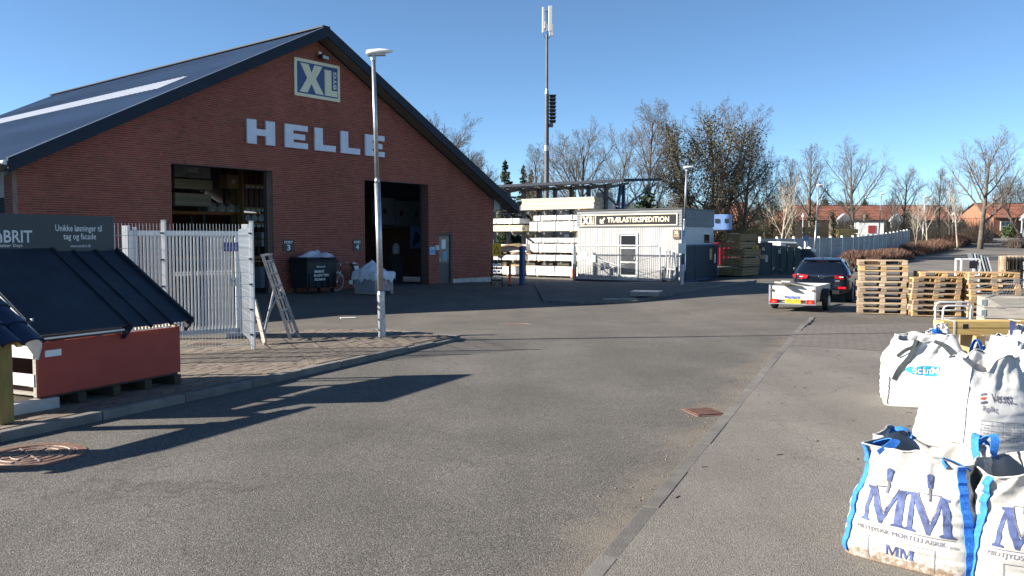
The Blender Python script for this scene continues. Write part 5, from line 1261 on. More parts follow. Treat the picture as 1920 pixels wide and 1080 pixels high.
# ================================================================== treated timber pile, dark gate leaf, covered pile
pile0 = gp(1346, 518)
def pbundle(label, dx, z, w_, h, L_, m='wood_green', sheet=False):
    Mq = Matrix.Translation(pile0) @ Matrix.Rotation(R(-38), 4, 'Z')
    r = thing('timber_pile', label, 'timber', Mq @ Vector((dx, random.uniform(-0.15, 0.1), z)), R(-38), 'treated timber beside the kiosk')
    nx, nz_ = max(2, int(w_ / 0.22)), max(2, int(h / 0.11))
    for i in range(nx):
        for k in range(nz_):
            MB().box(((i + .5) * w_ / nx, L_ / 2 + random.uniform(-0.05, 0.05), (k + .5) * h / nz_), (w_ / nx * 0.93, L_, h / nz_ * 0.88)).build('plank', M_[m], r)
    MB().box((w_ * 0.5, 0.2, h + 0.01), (w_ * 0.45, 0.35, 0.012)).build('cover_sheet', M_['paper'], r)
pbundle('topmost treated timber bundle on the pile right of the kiosk', 0.35, 1.86, 0.9, 0.36, 2.2)
pbundle('overhanging second layer of the treated timber pile', 0.0, 1.50, 1.2, 0.30, 2.2)
pbundle('middle layer of the treated timber pile', 0.25, 1.02, 1.15, 0.42, 2.2)
pbundle('lower layer of the treated timber pile', 0.2, 0.52, 1.2, 0.44, 2.2)
pbundle('bottom layer of the treated timber pile', 0.1, 0.06, 1.3, 0.42, 2.2)
pbundle('low bundle with a white sheet left of the treated pile', -0.62, 0.05, 0.65, 0.38, 2.6, 'wood_pale')
q = gp(1404, 516); gl = thing('sheeted_gate', 'dark green sheeted gate leaf with a yellow warning sign', 'gate', q, R(8))
rod('frame', [(0, 0, 0.06), (0, 0, 1.85), (1.3, 0, 1.75), (1.3, 0, 0.06), (0, 0, 0.06)], 0.04, M_['green_steel'], gl)
MB().box((0.65, 0.01, 0.92), (1.24, 0.02, 1.66)).build('sheet', M_['green_steel'], gl)
MB().box((0.34, -0.02, 1.38), (0.36, 0.012, 0.50)).build('warning_sign', M_['yellow_sign'], gl)
mb = MB(); mb.prism([(0.22, 1.2), (0.46, 1.2), (0.34, 1.55)], 0.028, 0.031, 0, upright(0, 0, 0)); mb.build('triangle', M_['black'], gl)
mb = MB(); mb.prism([(0.26, 1.225), (0.42, 1.225), (0.34, 1.47)], 0.031, 0.034, 0, upright(0, 0, 0)); mb.build('triangle_field', M_['yellow_sign'], gl)
MB().box((0.80, -0.02, 1.42), (0.30, 0.012, 0.32)).build('logo_plate', M_['black_sign'], gl)
mb = MB(); text(mb, 'XL', 0.70, 1.34, 0.2, 0.16, upright(0, 0, 0), 0.03, 0.05); mb.build('lettering', M_['cream'], gl)
for x, z in ((0.45, 0.98), (0.98, 0.9)): MB().box((x, -0.02, z), (0.15, 0.012, 0.36)).build('notice', M_['light_grey'], gl)
MB().box((0.78, -0.02, 0.98), (0.3, 0.012, 0.22)).build('notice', M_['card'], gl)
MB().cyl((-0.08, 0.02, 0), (-0.08, 0.02, 2.05), 0.07, n=12).build('post', M_['green_steel'], gl)
q = gp(1452, 514); dk_ = thing('steel_skip', 'dark green steel skip behind the sheeted gate', 'skip', q, R(5))
mb = MB(); mb.prism([(0, 0), (1.5, 0), (1.5, 1.45), (0, 1.62)], 0, 1.6, 0, Mx); mb.build('body', M_['green_steel'], dk_)
for x in (0.35, 0.75, 1.15): MB().box((x, -0.03, 0.75), (0.07, 0.06, 1.4)).build('rib', M_['green_steel'], dk_)
MB().box((0.25, -0.04, 1.25), (0.14, 0.02, 0.2)).build('notice', M_['light_grey'], dk_)
q = gp(1478, 511); cv = thing('covered_heap', 'low heap under dark tarpaulin left of the car', 'heap', q, R(5))
mb = MB(); n = 20
for j in range(n + 1):
    for i in range(n + 1):
        u, v = i / n, j / n; e = min(u, 1 - u, v, 1 - v) * 5; zz = min(1, e) ** 0.5 * (1.05 - 0.25 * (1 - u) + 0.12 * noise.noise(Vector((u * 3, v * 3, 2)))) + 0.04 * noise.noise(Vector((u * 9, v * 9, 4)))
        mb.v.append((u * 2.3 - 0.3, v * 2.5, max(0, zz * 1.35)))
for j in range(n):
    for i in range(n): a = j * (n + 1) + i; mb.f.append((a, a + 1, a + n + 2, a + n + 1)); mb.m.append(0)
mb.build('tarpaulin', mat('dark_tarpaulin', (0.018, 0.022, 0.027), 0.55, bump=0.3, bscale=6), cv, smooth=True)
for k, (x, z) in enumerate(((0.3, 1.38), (0.95, 1.36), (1.5, 1.36))): tag(MB().cyl((cv.location.x + x, cv.location.y + 1.0, z), (cv.location.x + x + 0.5, cv.location.y + 1.4, z - 0.12), 0.14, n=12).build('roll_end', M_['offwhite']), ('left', 'middle', 'right')[k] + ' white roll lying on the dark covered heap', 'roll')
q = at(1462, 470, 52); vn = thing('white_van', 'white van bonnet showing behind the dark skip', 'van', (q.x, 52, terrain(52)), R(10))
mb = MB(); mb.prism([(0, 0.3), (1.9, 0.3), (1.95, 0.9), (1.55, 1.15), (1.2, 1.75), (0, 1.8)], 0, 1.7, 0, Mx); mb.build('body', M_['white_paint'], vn, bevel=0.08)
mb = MB(); mb.prism([(0.4, 1.2), (1.42, 1.2), (1.15, 1.66), (0.4, 1.68)], -0.01, 0.0, 0, Mx); mb.build('side_window', M_['glass'], vn)
for x in (0.45, 1.5): MB().cyl((x, -0.03, 0.32), (x, 0.2, 0.32), 0.32, n=18).build('wheel', M_['rubber'], vn)
# containers behind the pile
q = at(1353, 478, 58); rc = thing('red_container', 'red steel container behind the timber pile', 'container', (q.x - 0.9, 58, terrain(58)), R(-8))
MB().box((0.75, 1.2, 0.85), (1.5, 2.4, 1.5)).build('body', flat('red_container', (0.26, 0.02, 0.03), 0.5), rc)
for x in (0.15, 0.45, 0.75, 1.05, 1.35): MB().box((x, -0.03, 0.85), (0.07, 0.06, 1.45)).build('rib', flat('red_rib', (0.30, 0.025, 0.035), 0.5) if x < 0.2 else MATS['red_rib'], rc)
MB().box((0.75, -0.035, 1.63), (1.56, 0.08, 0.08)).build('rim', MATS['red_rib'], rc)
q = at(1354, 431, 62); bc = thing('blue_site_cabin', 'pale blue site cabin raised behind the kiosk', 'cabin', (q.x - 0.75, 62, terrain(62)), R(-10))
mb = MB(); mb.box((0.72, 1.0, 3.1), (1.45, 2.0, 1.15)); mb.build('body', flat('pale_blue_cabin', (0.20, 0.34, 0.62), 0.5), bc, bevel=0.02)
for x in (0.35, 1.05): MB().box((x, -0.02, 3.2), (0.3, 0.03, 0.3)).build('window', M_['glass'], bc)
for x in (0.1, 1.3):
    for y in (0.2, 1.8): MB().box((x, y, 1.25), (0.12, 0.12, 2.5)).build('leg', M_['dark_steel'], bc)
MB().box((0.72, 1.0, 2.48), (1.6, 2.1, 0.12)).build('floor_frame', M_['dark_steel'], bc)

# ================================================================== concrete post and plank fence
fl_pts = [(16.6, 55.5), (19.7, 58), (26.7, 65), (34.5, 76.5), (42.2, 88)]
cf = thing('concrete_fence', 'long grey concrete fence of planks between pale posts beyond the car', 'fence', (16.6, 55.5, 0))
o0 = Vector((16.6, 55.5)); pm_ = MB().box((0, 0, 1.0), (0.14, 0.14, 2.14)).mesh('post', M_['offwhite'])
fencem = mat('grey_fence_plank', (0.34, 0.34, 0.335), 0.85, rnd=0.12, var=0.15, scale=1)
pcs = []
for a, b_ in zip(fl_pts[:-1], fl_pts[1:]):
    a, b_ = Vector(a), Vector(b_); n = max(1, round((b_ - a).length / 1.9))
    for i in range(n): pcs.append((a.lerp(b_, i / n), a.lerp(b_, (i + 1) / n)))
for a, b_ in pcs:
    za = terrain(a.y); d = (b_ - a); ang = math.atan2(d.y, d.x)
    obj('post', pm_, cf, loc=(a.x - o0.x, a.y - o0.y, za), rot=(0, 0, ang))
    for k in range(5):
        c = (a + b_) / 2 - o0; MB().bar((a.x - o0.x, a.y - o0.y, za + 0.22 + 0.385 * k), (b_.x - o0.x, b_.y - o0.y, terrain(b_.y) + 0.22 + 0.385 * k), 0.06, 0.375).build('plank', fencem, cf)
q = at(1633, 440, 82); shd = thing('white_shed', 'small white flat roofed shed with a red door beyond the grey fence', 'shed', (q.x - 1.2, 82, terrain(82)), R(-12))
MB().box((1.15, 1.2, 1.45), (2.3, 2.4, 2.9)).build('wall', M_['white_paint'], shd); MB().box((1.15, 1.2, 2.95), (2.4, 2.5, 0.12)).build('roof', M_['dark_steel'], shd)
MB().box((1.2, -0.03, 2.2), (0.7, 0.05, 0.75)).build('door', flat('dark_red_door', (0.22, 0.03, 0.03), 0.5), shd)
for lab, px, Y, w_, h, zz in (('left stack of brown timber seen over the grey fence', 1530, 70, 1.9, 0.8, 1.9), ('right stack of yellow timber seen over the grey fence', 1590, 72, 1.6, 0.7, 1.8)):
    q = at(px, 440, Y); r = thing('timber_stack', lab, 'timber', (q.x - w_ / 2, Y, terrain(Y)), R(-10))
    for k in range(5): MB().box((w_ / 2, 0.6, 0.4 + (zz + h - 0.4) * (k + .5) / 5), (w_, 1.2, (zz + h - 0.4) / 5 * 0.9)).build('layer', M_['wood_yellow'] if 'yellow' in lab else M_['wood_green'], r)
    for x in (0.1, w_ - 0.1): MB().box((x, 0.6, 0.2), (0.12, 1.2, 0.4)).build('bearer', M_['wood_grey'], r)
# ================================================================== pallets
pb_m = {}
def pallet_mesh():
    d = {}
    d['deck'] = MB().box((0, 0, 0), (1.2, 0.12, 0.022)).mesh('deck_board', M_['wood'])
    d['stringer'] = MB().box((0, 0, 0), (0.12, 0.8, 0.022)).mesh('stringer_board', M_['wood'])
    d['block'] = MB().box((0, 0, 0), (0.13, 0.11, 0.078)).mesh('block', M_['wood'])
    d['runner'] = MB().box((0, 0, 0), (1.2, 0.10, 0.022)).mesh('runner_board', M_['wood'])
    return d
PM = pallet_mesh(); PM2 = {k: v.copy() for k, v in PM.items()}
for v in PM2.values(): v.materials[0] = M_['wood_old']
def pallet(label, x, y, z, rz, old=False, group='wooden pallets', tilt=None):
    r = thing('euro_pallet', label, 'pallet', (x, y, z), rz, group)
    if tilt: r.rotation_euler = tilt
    P = PM2 if old else PM
    for yy in (-0.34, -0.17, 0, 0.17, 0.34): obj('deck_board', P['deck'], r, loc=(random.uniform(-.006, .006), yy, 0.133))
    for xx in (-0.53, 0, 0.53): obj('stringer_board', P['stringer'], r, loc=(xx, 0, 0.111))
    for xx in (-0.53, 0, 0.53):
        for yy in (-0.34, 0, 0.34): obj('block', P['block'], r, loc=(xx, yy, 0.061))
    for yy in (-0.34, 0, 0.34): obj('runner_board', P['runner'], r, loc=(0, yy, 0.011))
    return r
ordn = ['first', 'second', 'third', 'fourth', 'fifth', 'sixth', 'seventh', 'eighth', 'ninth', 'tenth', 'eleventh']
def stack(n, px, py, rz, desc, oldp, z0=-0.085, jit=0.025):
    c = gp(px, py, z0); d = Vector((-math.sin(rz), math.cos(rz), 0)); c = c + d * 0.4
    for k in range(n):
        pos = 'bottom' if k == 0 else ('top' if k == n - 1 else ordn[k])
        lab = ('%s pallet from the ground in %s' % (pos, desc)) if 0 < k < n - 1 else '%s pallet of %s' % (pos, desc)
        pallet(lab, c.x + random.uniform(-jit, jit), c.y + random.uniform(-jit, jit), z0 + k * 0.1445, rz + random.uniform(-0.02, 0.02), random.random() < oldp)
stack(10, 1654, 589, R(-19), 'the tallest pallet stack beside the car', 0.6)
stack(7, 1756, 593, R(-8), 'the middle pallet stack', 0.65)
c = gp(1760, 593, -0.085); pallet('loose pallet laid askew on the middle stack', c.x + 0.25, c.y + 0.42, -0.085 + 7 * 0.1445, R(-14))
stack(8, 1864, 596, R(-10), 'the right pallet stack', 0.3)
# upright pallets and leaning panels further right
for k in range(6):
    pallet(('first', 'second', 'third', 'fourth', 'fifth', 'sixth')[k] + ' from the left of the dark pallets stood on edge at the right', 19.1 + k * 0.17, 32.4 + 0.35 * k * 0.2, 0.66 + 0.02, 0, True, 'pallets stood on edge', tilt=(R(90), R(90), R(68 + 2 * k)))
for k in range(3):
    p = (19.9, 32.2, 0.012 + 0.36 * k); r = thing('wooden_crate', ('bottom', 'middle', 'top')[k] + ' grey crate of the stack at the right edge behind the pallets', 'crate', (p[0] + 0.55, p[1], p[2]), R(-8), 'grey crates')
    for z in (0.08, 0.2): MB().box((0, -0.4, z), (1.2, 0.025, 0.11)).build('plank', M_['wood_grey'], r); MB().box((0, 0.4, z), (1.2, 0.025, 0.11)).build('plank', M_['wood_grey'], r)
    for x in (-0.59, 0.59): MB().box((x, 0, 0.14), (0.025, 0.78, 0.24)).build('end_board', M_['wood_grey'], r)
    MB().box((0, 0, 0.29), (1.2, 0.82, 0.03)).build('top_board', M_['wood_grey'], r)
    for x in (-0.5, 0, 0.5): MB().box((x, 0, 0.325), (0.1, 0.8, 0.05)).build('skid', M_['wood_grey'], r)
pnl = thing('sheet_stack', 'grey corrugated sheets leaning in a row behind the right pallet stack', 'sheet stack', (16.2, 28.6, 0.0), R(-15))
for k in range(6):
    mb = MB(); mb.bar((0.10 * k, 0, 0.0), (0.10 * k - 0.34, 0.1, 1.45 - 0.03 * k), 0.5, 0.035, up=(1, 0, 0.2)); mb.build('panel', M_['light_grey'] if k % 2 else M_['galv'], pnl)
ch = thing('white_frame_rack', 'white box frame standing behind the right pallet stack', 'frame', (14.6, 26.9, 0.0), R(-10))
for x in (0, 0.55):
    for y in (0, 0.5): MB().box((x, y, 0.65), (0.05, 0.05, 1.3)).build('leg', M_['white_paint'], ch)
for z in (0.3, 0.75, 1.28): MB().box((0.275, 0.25, z), (0.6, 0.55, 0.04)).build('shelf', M_['white_paint'], ch)
MB().box((0.36, -0.03, 1.1), (0.25, 0.02, 0.25)).build('dark_label', M_['black'], ch)

# ================================================================== trolley, timber, pallet collar, mesh
tq = at(1787, 600, 14.6); tl = thing('tube_trolley', 'white tubular platform trolley behind the mortar bags', 'trolley', (tq.x, 14.6, 0.0), R(4))
for y, h, w_ in ((0.0, 0.80, 0.66), (-0.10, 0.745, 0.50)):
    rod('handle', [(-w_ / 2, y, 0.12), (-w_ / 2, y, h - 0.07), (-w_ / 2 + 0.025, y, h - 0.02), (-w_ / 2 + 0.07, y, h), (w_ / 2 - 0.07, y, h), (w_ / 2 - 0.025, y, h - 0.02), (w_ / 2, y, h - 0.07), (w_ / 2, y, 0.12)], 0.018, M_['white_paint'], tl)
for z in (0.66, 0.52, 0.36): rod('rail', [(-0.33, 0, z), (0.33, 0, z)], 0.012, M_['white_paint'], tl)
MB().box((0, -0.45, 0.15), (0.62, 0.95, 0.03)).build('platform', M_['light_grey'], tl)
for x in (-0.25, 0.25):
    for y in (-0.8, -0.1): MB().cyl((x - 0.02, y, 0.065), (x + 0.02, y, 0.065), 0.055, n=12).build('castor', M_['rubber'], tl)
for x0, z0, lab in ((0, 0.425, 'lower'), (0.0, 0.535, 'upper')):
    for j in range(3):
        p = at(1766, 620, 12.9); r = tag(MB().box((2.0, 0, 0.05), (4.0, 0.098, 0.098)).build('timber_beam', M_['wood_yellow']), '%s beam of the strapped yellow timber, %s row' % (('near', 'middle', 'far')[j], lab), 'beam', 'strapped yellow beams')
        r.location = (p.x + random.uniform(-0.02, 0.02), 12.9 + j * 0.102, z0); r.rotation_euler = (0, 0, R(-1))
p = at(1766, 620, 12.9)
for k, x in enumerate((0.17, 1.2, 2.6)):
    r = thing('timber_strap', ('left', 'middle', 'right')[k] + ' white strap round the yellow beams', 'strap', (p.x + x, 12.9, 0.42), R(-1))
    mb = MB(); mb.box((0, -0.055, 0.11), (0.025, 0.004, 0.225)); mb.box((0, 0.10, 0.219), (0.025, 0.315, 0.004)); mb.build('band', M_['white_paint'], r)
for k, x in enumerate((0.1, 1.0, 2.2)):
    r = tag(MB().box((p.x + 0.45 + x * 0.8, 13.0, 0.215), (0.14, 0.5, 0.40)).build('timber_bearer', M_['wood']), ('left', 'middle', 'right')[k] + ' wooden bearer under the yellow beams', 'bearer')
tag(MB().box((p.x + 0.34, 12.845, 0.555), (0.085, 0.004, 0.075)).build('beam_mark', M_['black']), 'dark square mark on the upper yellow beam', 'mark')
cq = at(1845, 600, 16.2); co = thing('pallet_collar', 'weathered grey plank collar with a steel hinge behind the yellow beams', 'pallet collar', (cq.x, 16.2, 0.12), R(-20))
for z, zz in ((0.14, 0.19), (0.35, 0.19), (0.555, 0.19)):
    for y in (0, 0.8): MB().box((0.75, y, z), (1.5, 0.022, zz)).build('plank', M_['wood_grey'], co)
    for x in (0.011, 1.49): MB().box((x, 0.4, z), (0.022, 0.775, zz)).build('plank', M_['wood_grey'], co)
for z in (0.14, 0.35, 0.555): MB().box((-0.01, -0.016, z), (0.08, 0.012, 0.12)).build('hinge', M_['galv'], co)
MB().box((0.75, 0.4, 0.02), (1.5, 0.8, 0.02)).build('base', M_['wood_grey'], co); MB().box((0.75, 0.4, -0.055), (1.5, 0.8, 0.12)).build('pallet_base', M_['wood_old'], co)
wm = thing('wire_mesh_sheet', 'bent wire mesh sheet lying over the grey plank collar', 'wire mesh', (cq.x - 0.30, 16.1, 0.80), R(-20))
for k in range(26):
    x = 0.25 + k * 0.055; mb = MB(); mb.tube([(x - 0.12, -0.05, 0.03), (x, 0.3, 0.06), (x + 0.16, 0.55, 0.28 * min(1, k / 8)), (x + 0.24, 0.8, 0.32 * min(1, k / 8))], 0.006, 4); mb.build('wire', M_['galv'], wm)
for y, z in ((-0.05, 0.035), (0.3, 0.065), (0.55, 0.27), (0.8, 0.31)):
    mb = MB(); mb.tube([(0.0, y, z * 0.3 if z > 0.2 else z), (0.7, y, z), (1.8, y, z)], 0.006, 4); mb.build('wire', M_['galv'], wm)

# ================================================================== trailer
ta = R(-31.3); tr0 = Vector((8.35, 22.7, -0.10))       # rear right corner; local x = right, y = forward
tx = Vector((math.cos(ta), math.sin(ta), 0)); trl = thing('car_trailer', 'small white box trailer with a yellow number plate behind the car', 'trailer', tr0 - tx * 0.625, ta)
TW, TL, Z0, Z1 = 1.25, 2.05, 0.31, 0.70
white_t = mat('trailer_white', (0.44, 0.43, 0.41), 0.45, var=0.16, scale=3)
tb = MB().box((0, -0.01, (Z0 + Z1) / 2 + 0.02), (TW, 0.03, Z1 - Z0)).build('tail_board', white_t, trl, bevel=0.005)
for z in (Z0 + 0.14, Z0 + 0.28): MB().box((0, -0.03, z), (TW - 0.14, 0.012, 0.018)).build('crease', white_t, tb)
for s in (-1, 1):
    MB().box((s * (TW / 2 - 0.02), TL / 2 + 0.02, (Z0 + Z1) / 2 + 0.02), (0.03, TL - 0.02, Z1 - Z0)).build('side_board', white_t, trl, bevel=0.005)
    MB().box((s * (TW / 2 - 0.015), -0.03, (Z0 + Z1) / 2), (0.05, 0.05, Z1 - Z0 + 0.08)).build('corner_post', M_['galv'], trl)
    lt = MB().box((s * (TW / 2 - 0.13), -0.05, Z0 - 0.02), (0.20, 0.05, 0.12)).build('tail_light', M_['amber'], trl, bevel=0.006)
    mb = MB(); mb.prism([(-0.055, -0.035), (0.055, -0.035), (0, 0.04)], 0.076, 0.079, 0, upright(s * (TW / 2 - 0.13), 0, Z0 - 0.02)); mb.build('reflector', flat('reflector_red', (0.7, 0.12, 0.04), 0.25), lt)
    MB().box((s * (TW / 2 - 0.06), -0.065, Z1 - 0.09), (0.06, 0.04, 0.05)).build('latch', M_['rust'], trl)
    cx = s * (TW / 2 + 0.09); wh = MB().cyl((cx - 0.075, 1.0, 0.27), (cx + 0.075, 1.0, 0.27), 0.27, n=28).build('wheel', M_['rubber'], trl, bevel=0.03)
    MB().cyl((cx + s * 0.06, 1.0, 0.27), (cx + s * 0.085, 1.0, 0.27), 0.15, n=18).build('rim', M_['alu'], wh)
    mb = MB(); pr = [(1.0 + 0.36 * math.cos(a), 0.27 + 0.34 * math.sin(a)) for a in [math.pi * (0.02 + 0.96 * i / 10) for i in range(11)]]
    for i, (y, z) in enumerate(pr): mb.v += [(cx - 0.11, y, z), (cx + 0.11, y, z), (cx - 0.11, y + (y - 1.0) * 0.05, z + 0.02), (cx + 0.11, y + (y - 1.0) * 0.05, z + 0.02)]
    for i in range(10): a = 4 * i; mb.f += [(a, a + 1, a + 5, a + 4), (a + 2, a + 6, a + 7, a + 3), (a, a + 4, a + 6, a + 2), (a + 1, a + 3, a + 7, a + 5)]
    mb.m = [0] * len(mb.f); mb.build('mudguard', M_['black'], trl)
MB().box((0, TL, (Z0 + Z1) / 2 + 0.02), (TW, 0.03, Z1 - Z0)).build('front_board', white_t, trl)
MB().box((0, TL / 2, Z0 - 0.02), (TW - 0.04, TL - 0.06, 0.05)).build('floor', M_['wood_grey'], trl)
MB().box((0, -0.035, Z0 - 0.085), (TW + 0.02, 0.06, 0.03)).build('light_bar', M_['galv'], trl)
MB().bar((0, 0.3, 0.24), (0, TL + 1.25, 0.40), 0.07, 0.07).build('drawbar', M_['galv'], trl)
MB().cyl((-0.72, 1.0, 0.27), (0.72, 1.0, 0.27), 0.03, n=8).build('axle', M_['dark_steel'], trl)
pt = MB().box((0.03, -0.055, Z0 - 0.01), (0.42, 0.012, 0.11)).build('number_plate', flat('plate_yellow', (0.80, 0.48, 0.02), 0.4), trl)
mb = MB(); text(mb, 'NN 7472', -0.16, -0.035, 0.37, 0.075, upright(0.03, 0, Z0 - 0.01), 0.063, 0.0); mb.build('lettering', M_['black'], pt)
mb = MB(); text(mb, 'Variant', -0.22, 0.045, 0.42, 0.075, upright(0, 0, Z0 + 0.02), 0.044, 0.03, shear=0.15); mb.build('lettering', flat('variant_blue', (0.02, 0.09, 0.42), 0.5), tb)
tm_ = Matrix.Translation(tr0 - tx * 0.625) @ Matrix.Rotation(ta, 4, 'Z')
for k, (a, b_, wd, m, lab) in enumerate((((-0.30, -0.42, 0.83), (0.42, 1.95, 0.50), 0.20, 'wood_pale', 'pale board sticking up out of the white trailer'), ((-0.12, -0.30, 0.855), (0.54, 1.95, 0.56), 0.26, 'light_grey', 'white faced board lying on the pale board in the trailer'))):
    tag(MB().bar(tm_ @ Vector(a), tm_ @ Vector(b_), wd, 0.03).build('trailer_board', M_[m]), lab, 'board')

# ================================================================== car
ca = R(-24.5); cr = Vector((10.66, 25.95, -0.10)); cxv = Vector((math.cos(ca), math.sin(ca), 0))
car = thing('hatchback_car', 'dark blue hatchback parked with the white trailer hitched behind it', 'car', cr - cxv * 0.9, ca, scale=(1.0, 1.0, 0.975))
paint = mat('dark_blue_car_paint', (0.006, 0.010, 0.021), 0.22, metal=0.35, var=0.1, scale=3, coat=1.0)
# side outline stations: y (0 = rear, forward positive), half width at sill, waist, roof; heights
st = [  # y, z_bottom, z_bump, z_waist, z_top, hw_low, hw_waist, hw_top
    (0.00, 0.42, 0.62, 0.86, 0.92, 0.62, 0.70, 0.66),
    (0.05, 0.30, 0.60, 0.90, 1.00, 0.80, 0.80, 0.70),
    (0.18, 0.24, 0.58, 0.94, 1.16, 0.87, 0.86, 0.64),
    (0.42, 0.22, 0.58, 0.95, 1.40, 0.89, 0.885, 0.58),
    (0.62, 0.21, 0.58, 0.95, 1.445, 0.895, 0.89, 0.58),
    (1.10, 0.20, 0.58, 0.945, 1.465, 0.895, 0.893, 0.59),
    (1.80, 0.20, 0.58, 0.93, 1.46, 0.895, 0.893, 0.60),
    (2.40, 0.20, 0.58, 0.915, 1.40, 0.895, 0.89, 0.59),
    (2.90, 0.20, 0.58, 0.905, 1.16, 0.895, 0.885, 0.62),
    (3.25, 0.20, 0.57, 0.90, 0.97, 0.89, 0.87, 0.72),
    (3.90, 0.21, 0.55, 0.80, 0.86, 0.87, 0.82, 0.68),
    (4.25, 0.26, 0.50, 0.68, 0.74, 0.80, 0.74, 0.60),
    (4.34, 0.36, 0.48, 0.58, 0.62, 0.66, 0.62, 0.50)]
mb = MB(); ring = 14
for (y, zb, zk, zw, zt, hl, hw, ht) in st:
    half = [(0.0, zb), (hl * 0.8, zb), (hl, zb + 0.08), (hl + 0.005, zk), (hw, zw), (hw * 0.45 + ht * 0.55, zw + (zt - zw) * 0.55), (ht, zt - 0.045 if zt - zw > 0.2 else zt - 0.015), (ht * 0.8, zt - 0.008)]
    pts = half + [(0.0, zt)] + [(-x, z) for x, z in reversed(half[1:])]
    mb.v += [(x, y + (0.06 * (x / 0.9) ** 2 if y < 0.3 else 0), z) for x, z in pts]
ring = 16
for i in range(len(st) - 1):
    for j in range(ring): a = i * ring + j; b_ = i * ring + (j + 1) % ring; mb.f.append((a, a + ring, b_ + ring, b_))
mb.f += [tuple(range(ring)), tuple(range((len(st) - 1) * ring + ring - 1, (len(st) - 1) * ring - 1, -1))]; mb.m = [0] * len(mb.f)
me = mb.mesh('body', paint, True)
body = obj('body', me, car); sb = body.modifiers.new('sub', 'SUBSURF'); sb.levels = 2; sb.render_levels = 2
def surf(name, pts, m, parent, th=0.012):
    mb = MB(); n = len(pts); c = [Vector(p) for p in pts]
    nn = (c[1] - c[0]).cross(c[2] - c[0]).normalized() * th
    mb.add([p - nn for p in c] + [p + nn for p in c], [tuple(range(n - 1, -1, -1)), tuple(range(n, 2 * n))] + [(i, (i + 1) % n, n + (i + 1) % n, n + i) for i in range(n)]); return mb.build(name, m, parent, bevel=0.004)
# rear window lies on the sloping hatch
surf('rear_window', [(-0.66, 0.155, 0.985), (0.66, 0.155, 0.985), (0.53, 0.40, 1.325), (-0.53, 0.40, 1.325)], M_['glass'], car, 0.02)
MB().box((0, 0.41, 1.362), (0.36, 0.05, 0.028)).build('brake_light', M_['amber'], car)
surf('spoiler', [(-0.57, 0.34, 1.385), (0.57, 0.34, 1.385), (0.57, 0.66, 1.44), (-0.57, 0.66, 1.44)], paint, car, 0.02)
mb = MB(); mb.prism([(0, 0), (0.16, 0), (0.03, 0.10)], -0.012, 0.012, 0, Matrix(((0, 0, 1, 0), (1, 0, 0, 0.7), (0, 1, 0, 1.45), (0, 0, 0, 1)))); mb.build('fin_antenna', M_['black'], car)
for s in (-1, 1):
    pts = [(s * 0.40, 0.075, 0.90), (s * 0.44, 0.075, 0.80), (s * 0.66, 0.11, 0.775), (s * 0.86, 0.20, 0.82), (s * 0.895, 0.30, 0.90), (s * 0.86, 0.19, 0.915), (s * 0.66, 0.12, 0.93)]
    mb = MB(); n = len(pts)
    mb.add([Vector(p) + Vector((0, -0.085 if i in (0, 1, 2, 6) else -0.05, 0)) for i, p in enumerate(pts)] + [Vector(p) + Vector((-s * 0.06, 0.08, 0)) for p in pts], [tuple(range(n)) if s < 0 else tuple(range(n - 1, -1, -1))] + [(i, (i + 1) % n, n + (i + 1) % n, n + i) for i in range(n)])
    tl_ = mb.build('tail_light', M_['amber'], car)
    MB().box((s * 0.60, 0.005, 0.85), (0.12, 0.03, 0.035)).build('reverse_lens', M_['light_grey'], tl_)
    MB().box((s * 0.62, 0.045, 0.50), (0.24, 0.03, 0.07)).build('fog_reflector', M_['amber'], car)
    # side windows and wheels
    surf('side_window', [(s * 0.832, 0.62, 1.00), (s * 0.838, 1.55, 1.00), (s * 0.665, 1.55, 1.36), (s * 0.665, 0.80, 1.34)], M_['glass'], car, 0.018)
    surf('side_window', [(s * 0.838, 1.62, 1.00), (s * 0.83, 2.75, 0.985), (s * 0.675, 2.25, 1.33), (s * 0.665, 1.62, 1.36)], M_['glass'], car, 0.018)
    for y in (0.80, 3.45):
        wh = MB().cyl((s * 0.70, y, 0.315), (s * 0.905, y, 0.315), 0.315, n=30).build('wheel', M_['rubber'], car, bevel=0.02)
        MB().cyl((s * 0.88, y, 0.315), (s * 0.915, y, 0.315), 0.215, n=24).build('rim', M_['alu'], wh)
        mb = MB()
        for k in range(5): a = k / 5 * math.tau; mb.bar((s * 0.918, y, 0.315), (s * 0.918, y + 0.2 * math.cos(a), 0.315 + 0.2 * math.sin(a)), 0.05, 0.012)
        mb.build('spokes', M_['alu'], wh)
        mb = MB(); mb.tube([(s * 0.90, y + 0.345 * math.cos(a), 0.315 + 0.345 * math.sin(a)) for a in [math.pi * i / 14 for i in range(15)]], 0.018, 6); mb.build('wheel_arch', M_['black'], car)
    mr_ = MB().box((s * 1.0, 2.55, 1.0), (0.2, 0.1, 0.13)).build('wing_mirror', paint, car, bevel=0.03)
surf('bumper_insert', [(-0.55, 0.01, 0.30), (0.55, 0.01, 0.30), (0.55, 0.01, 0.42), (-0.55, 0.01, 0.42)], M_['black'], car, 0.03)
MB().box((0, 0.02, 0.58), (0.54, 0.03, 0.13)).build('plate_recess', M_['black'], car)
mb = MB(); mb.tube([(0.085 * math.cos(t / 24 * math.tau), 0, 0.045 * math.sin(t / 24 * math.tau)) for t in range(24)], 0.007, 6, closed=True)
text(mb, 'H', -0.04, -0.03, 0.08, 0.06, upright(0, -0.004, 0), 0, 0.05, shear=0.35); mb.build('emblem', M_['alu'], car, loc=(0, 0.03, 0.855))
mb = MB(); text(mb, 'i30', 0.42, 0.70, 0.13, 0.05, upright(0, 0.0, 0), 0.0, 0.03); mb.build('badge', M_['alu'], car)
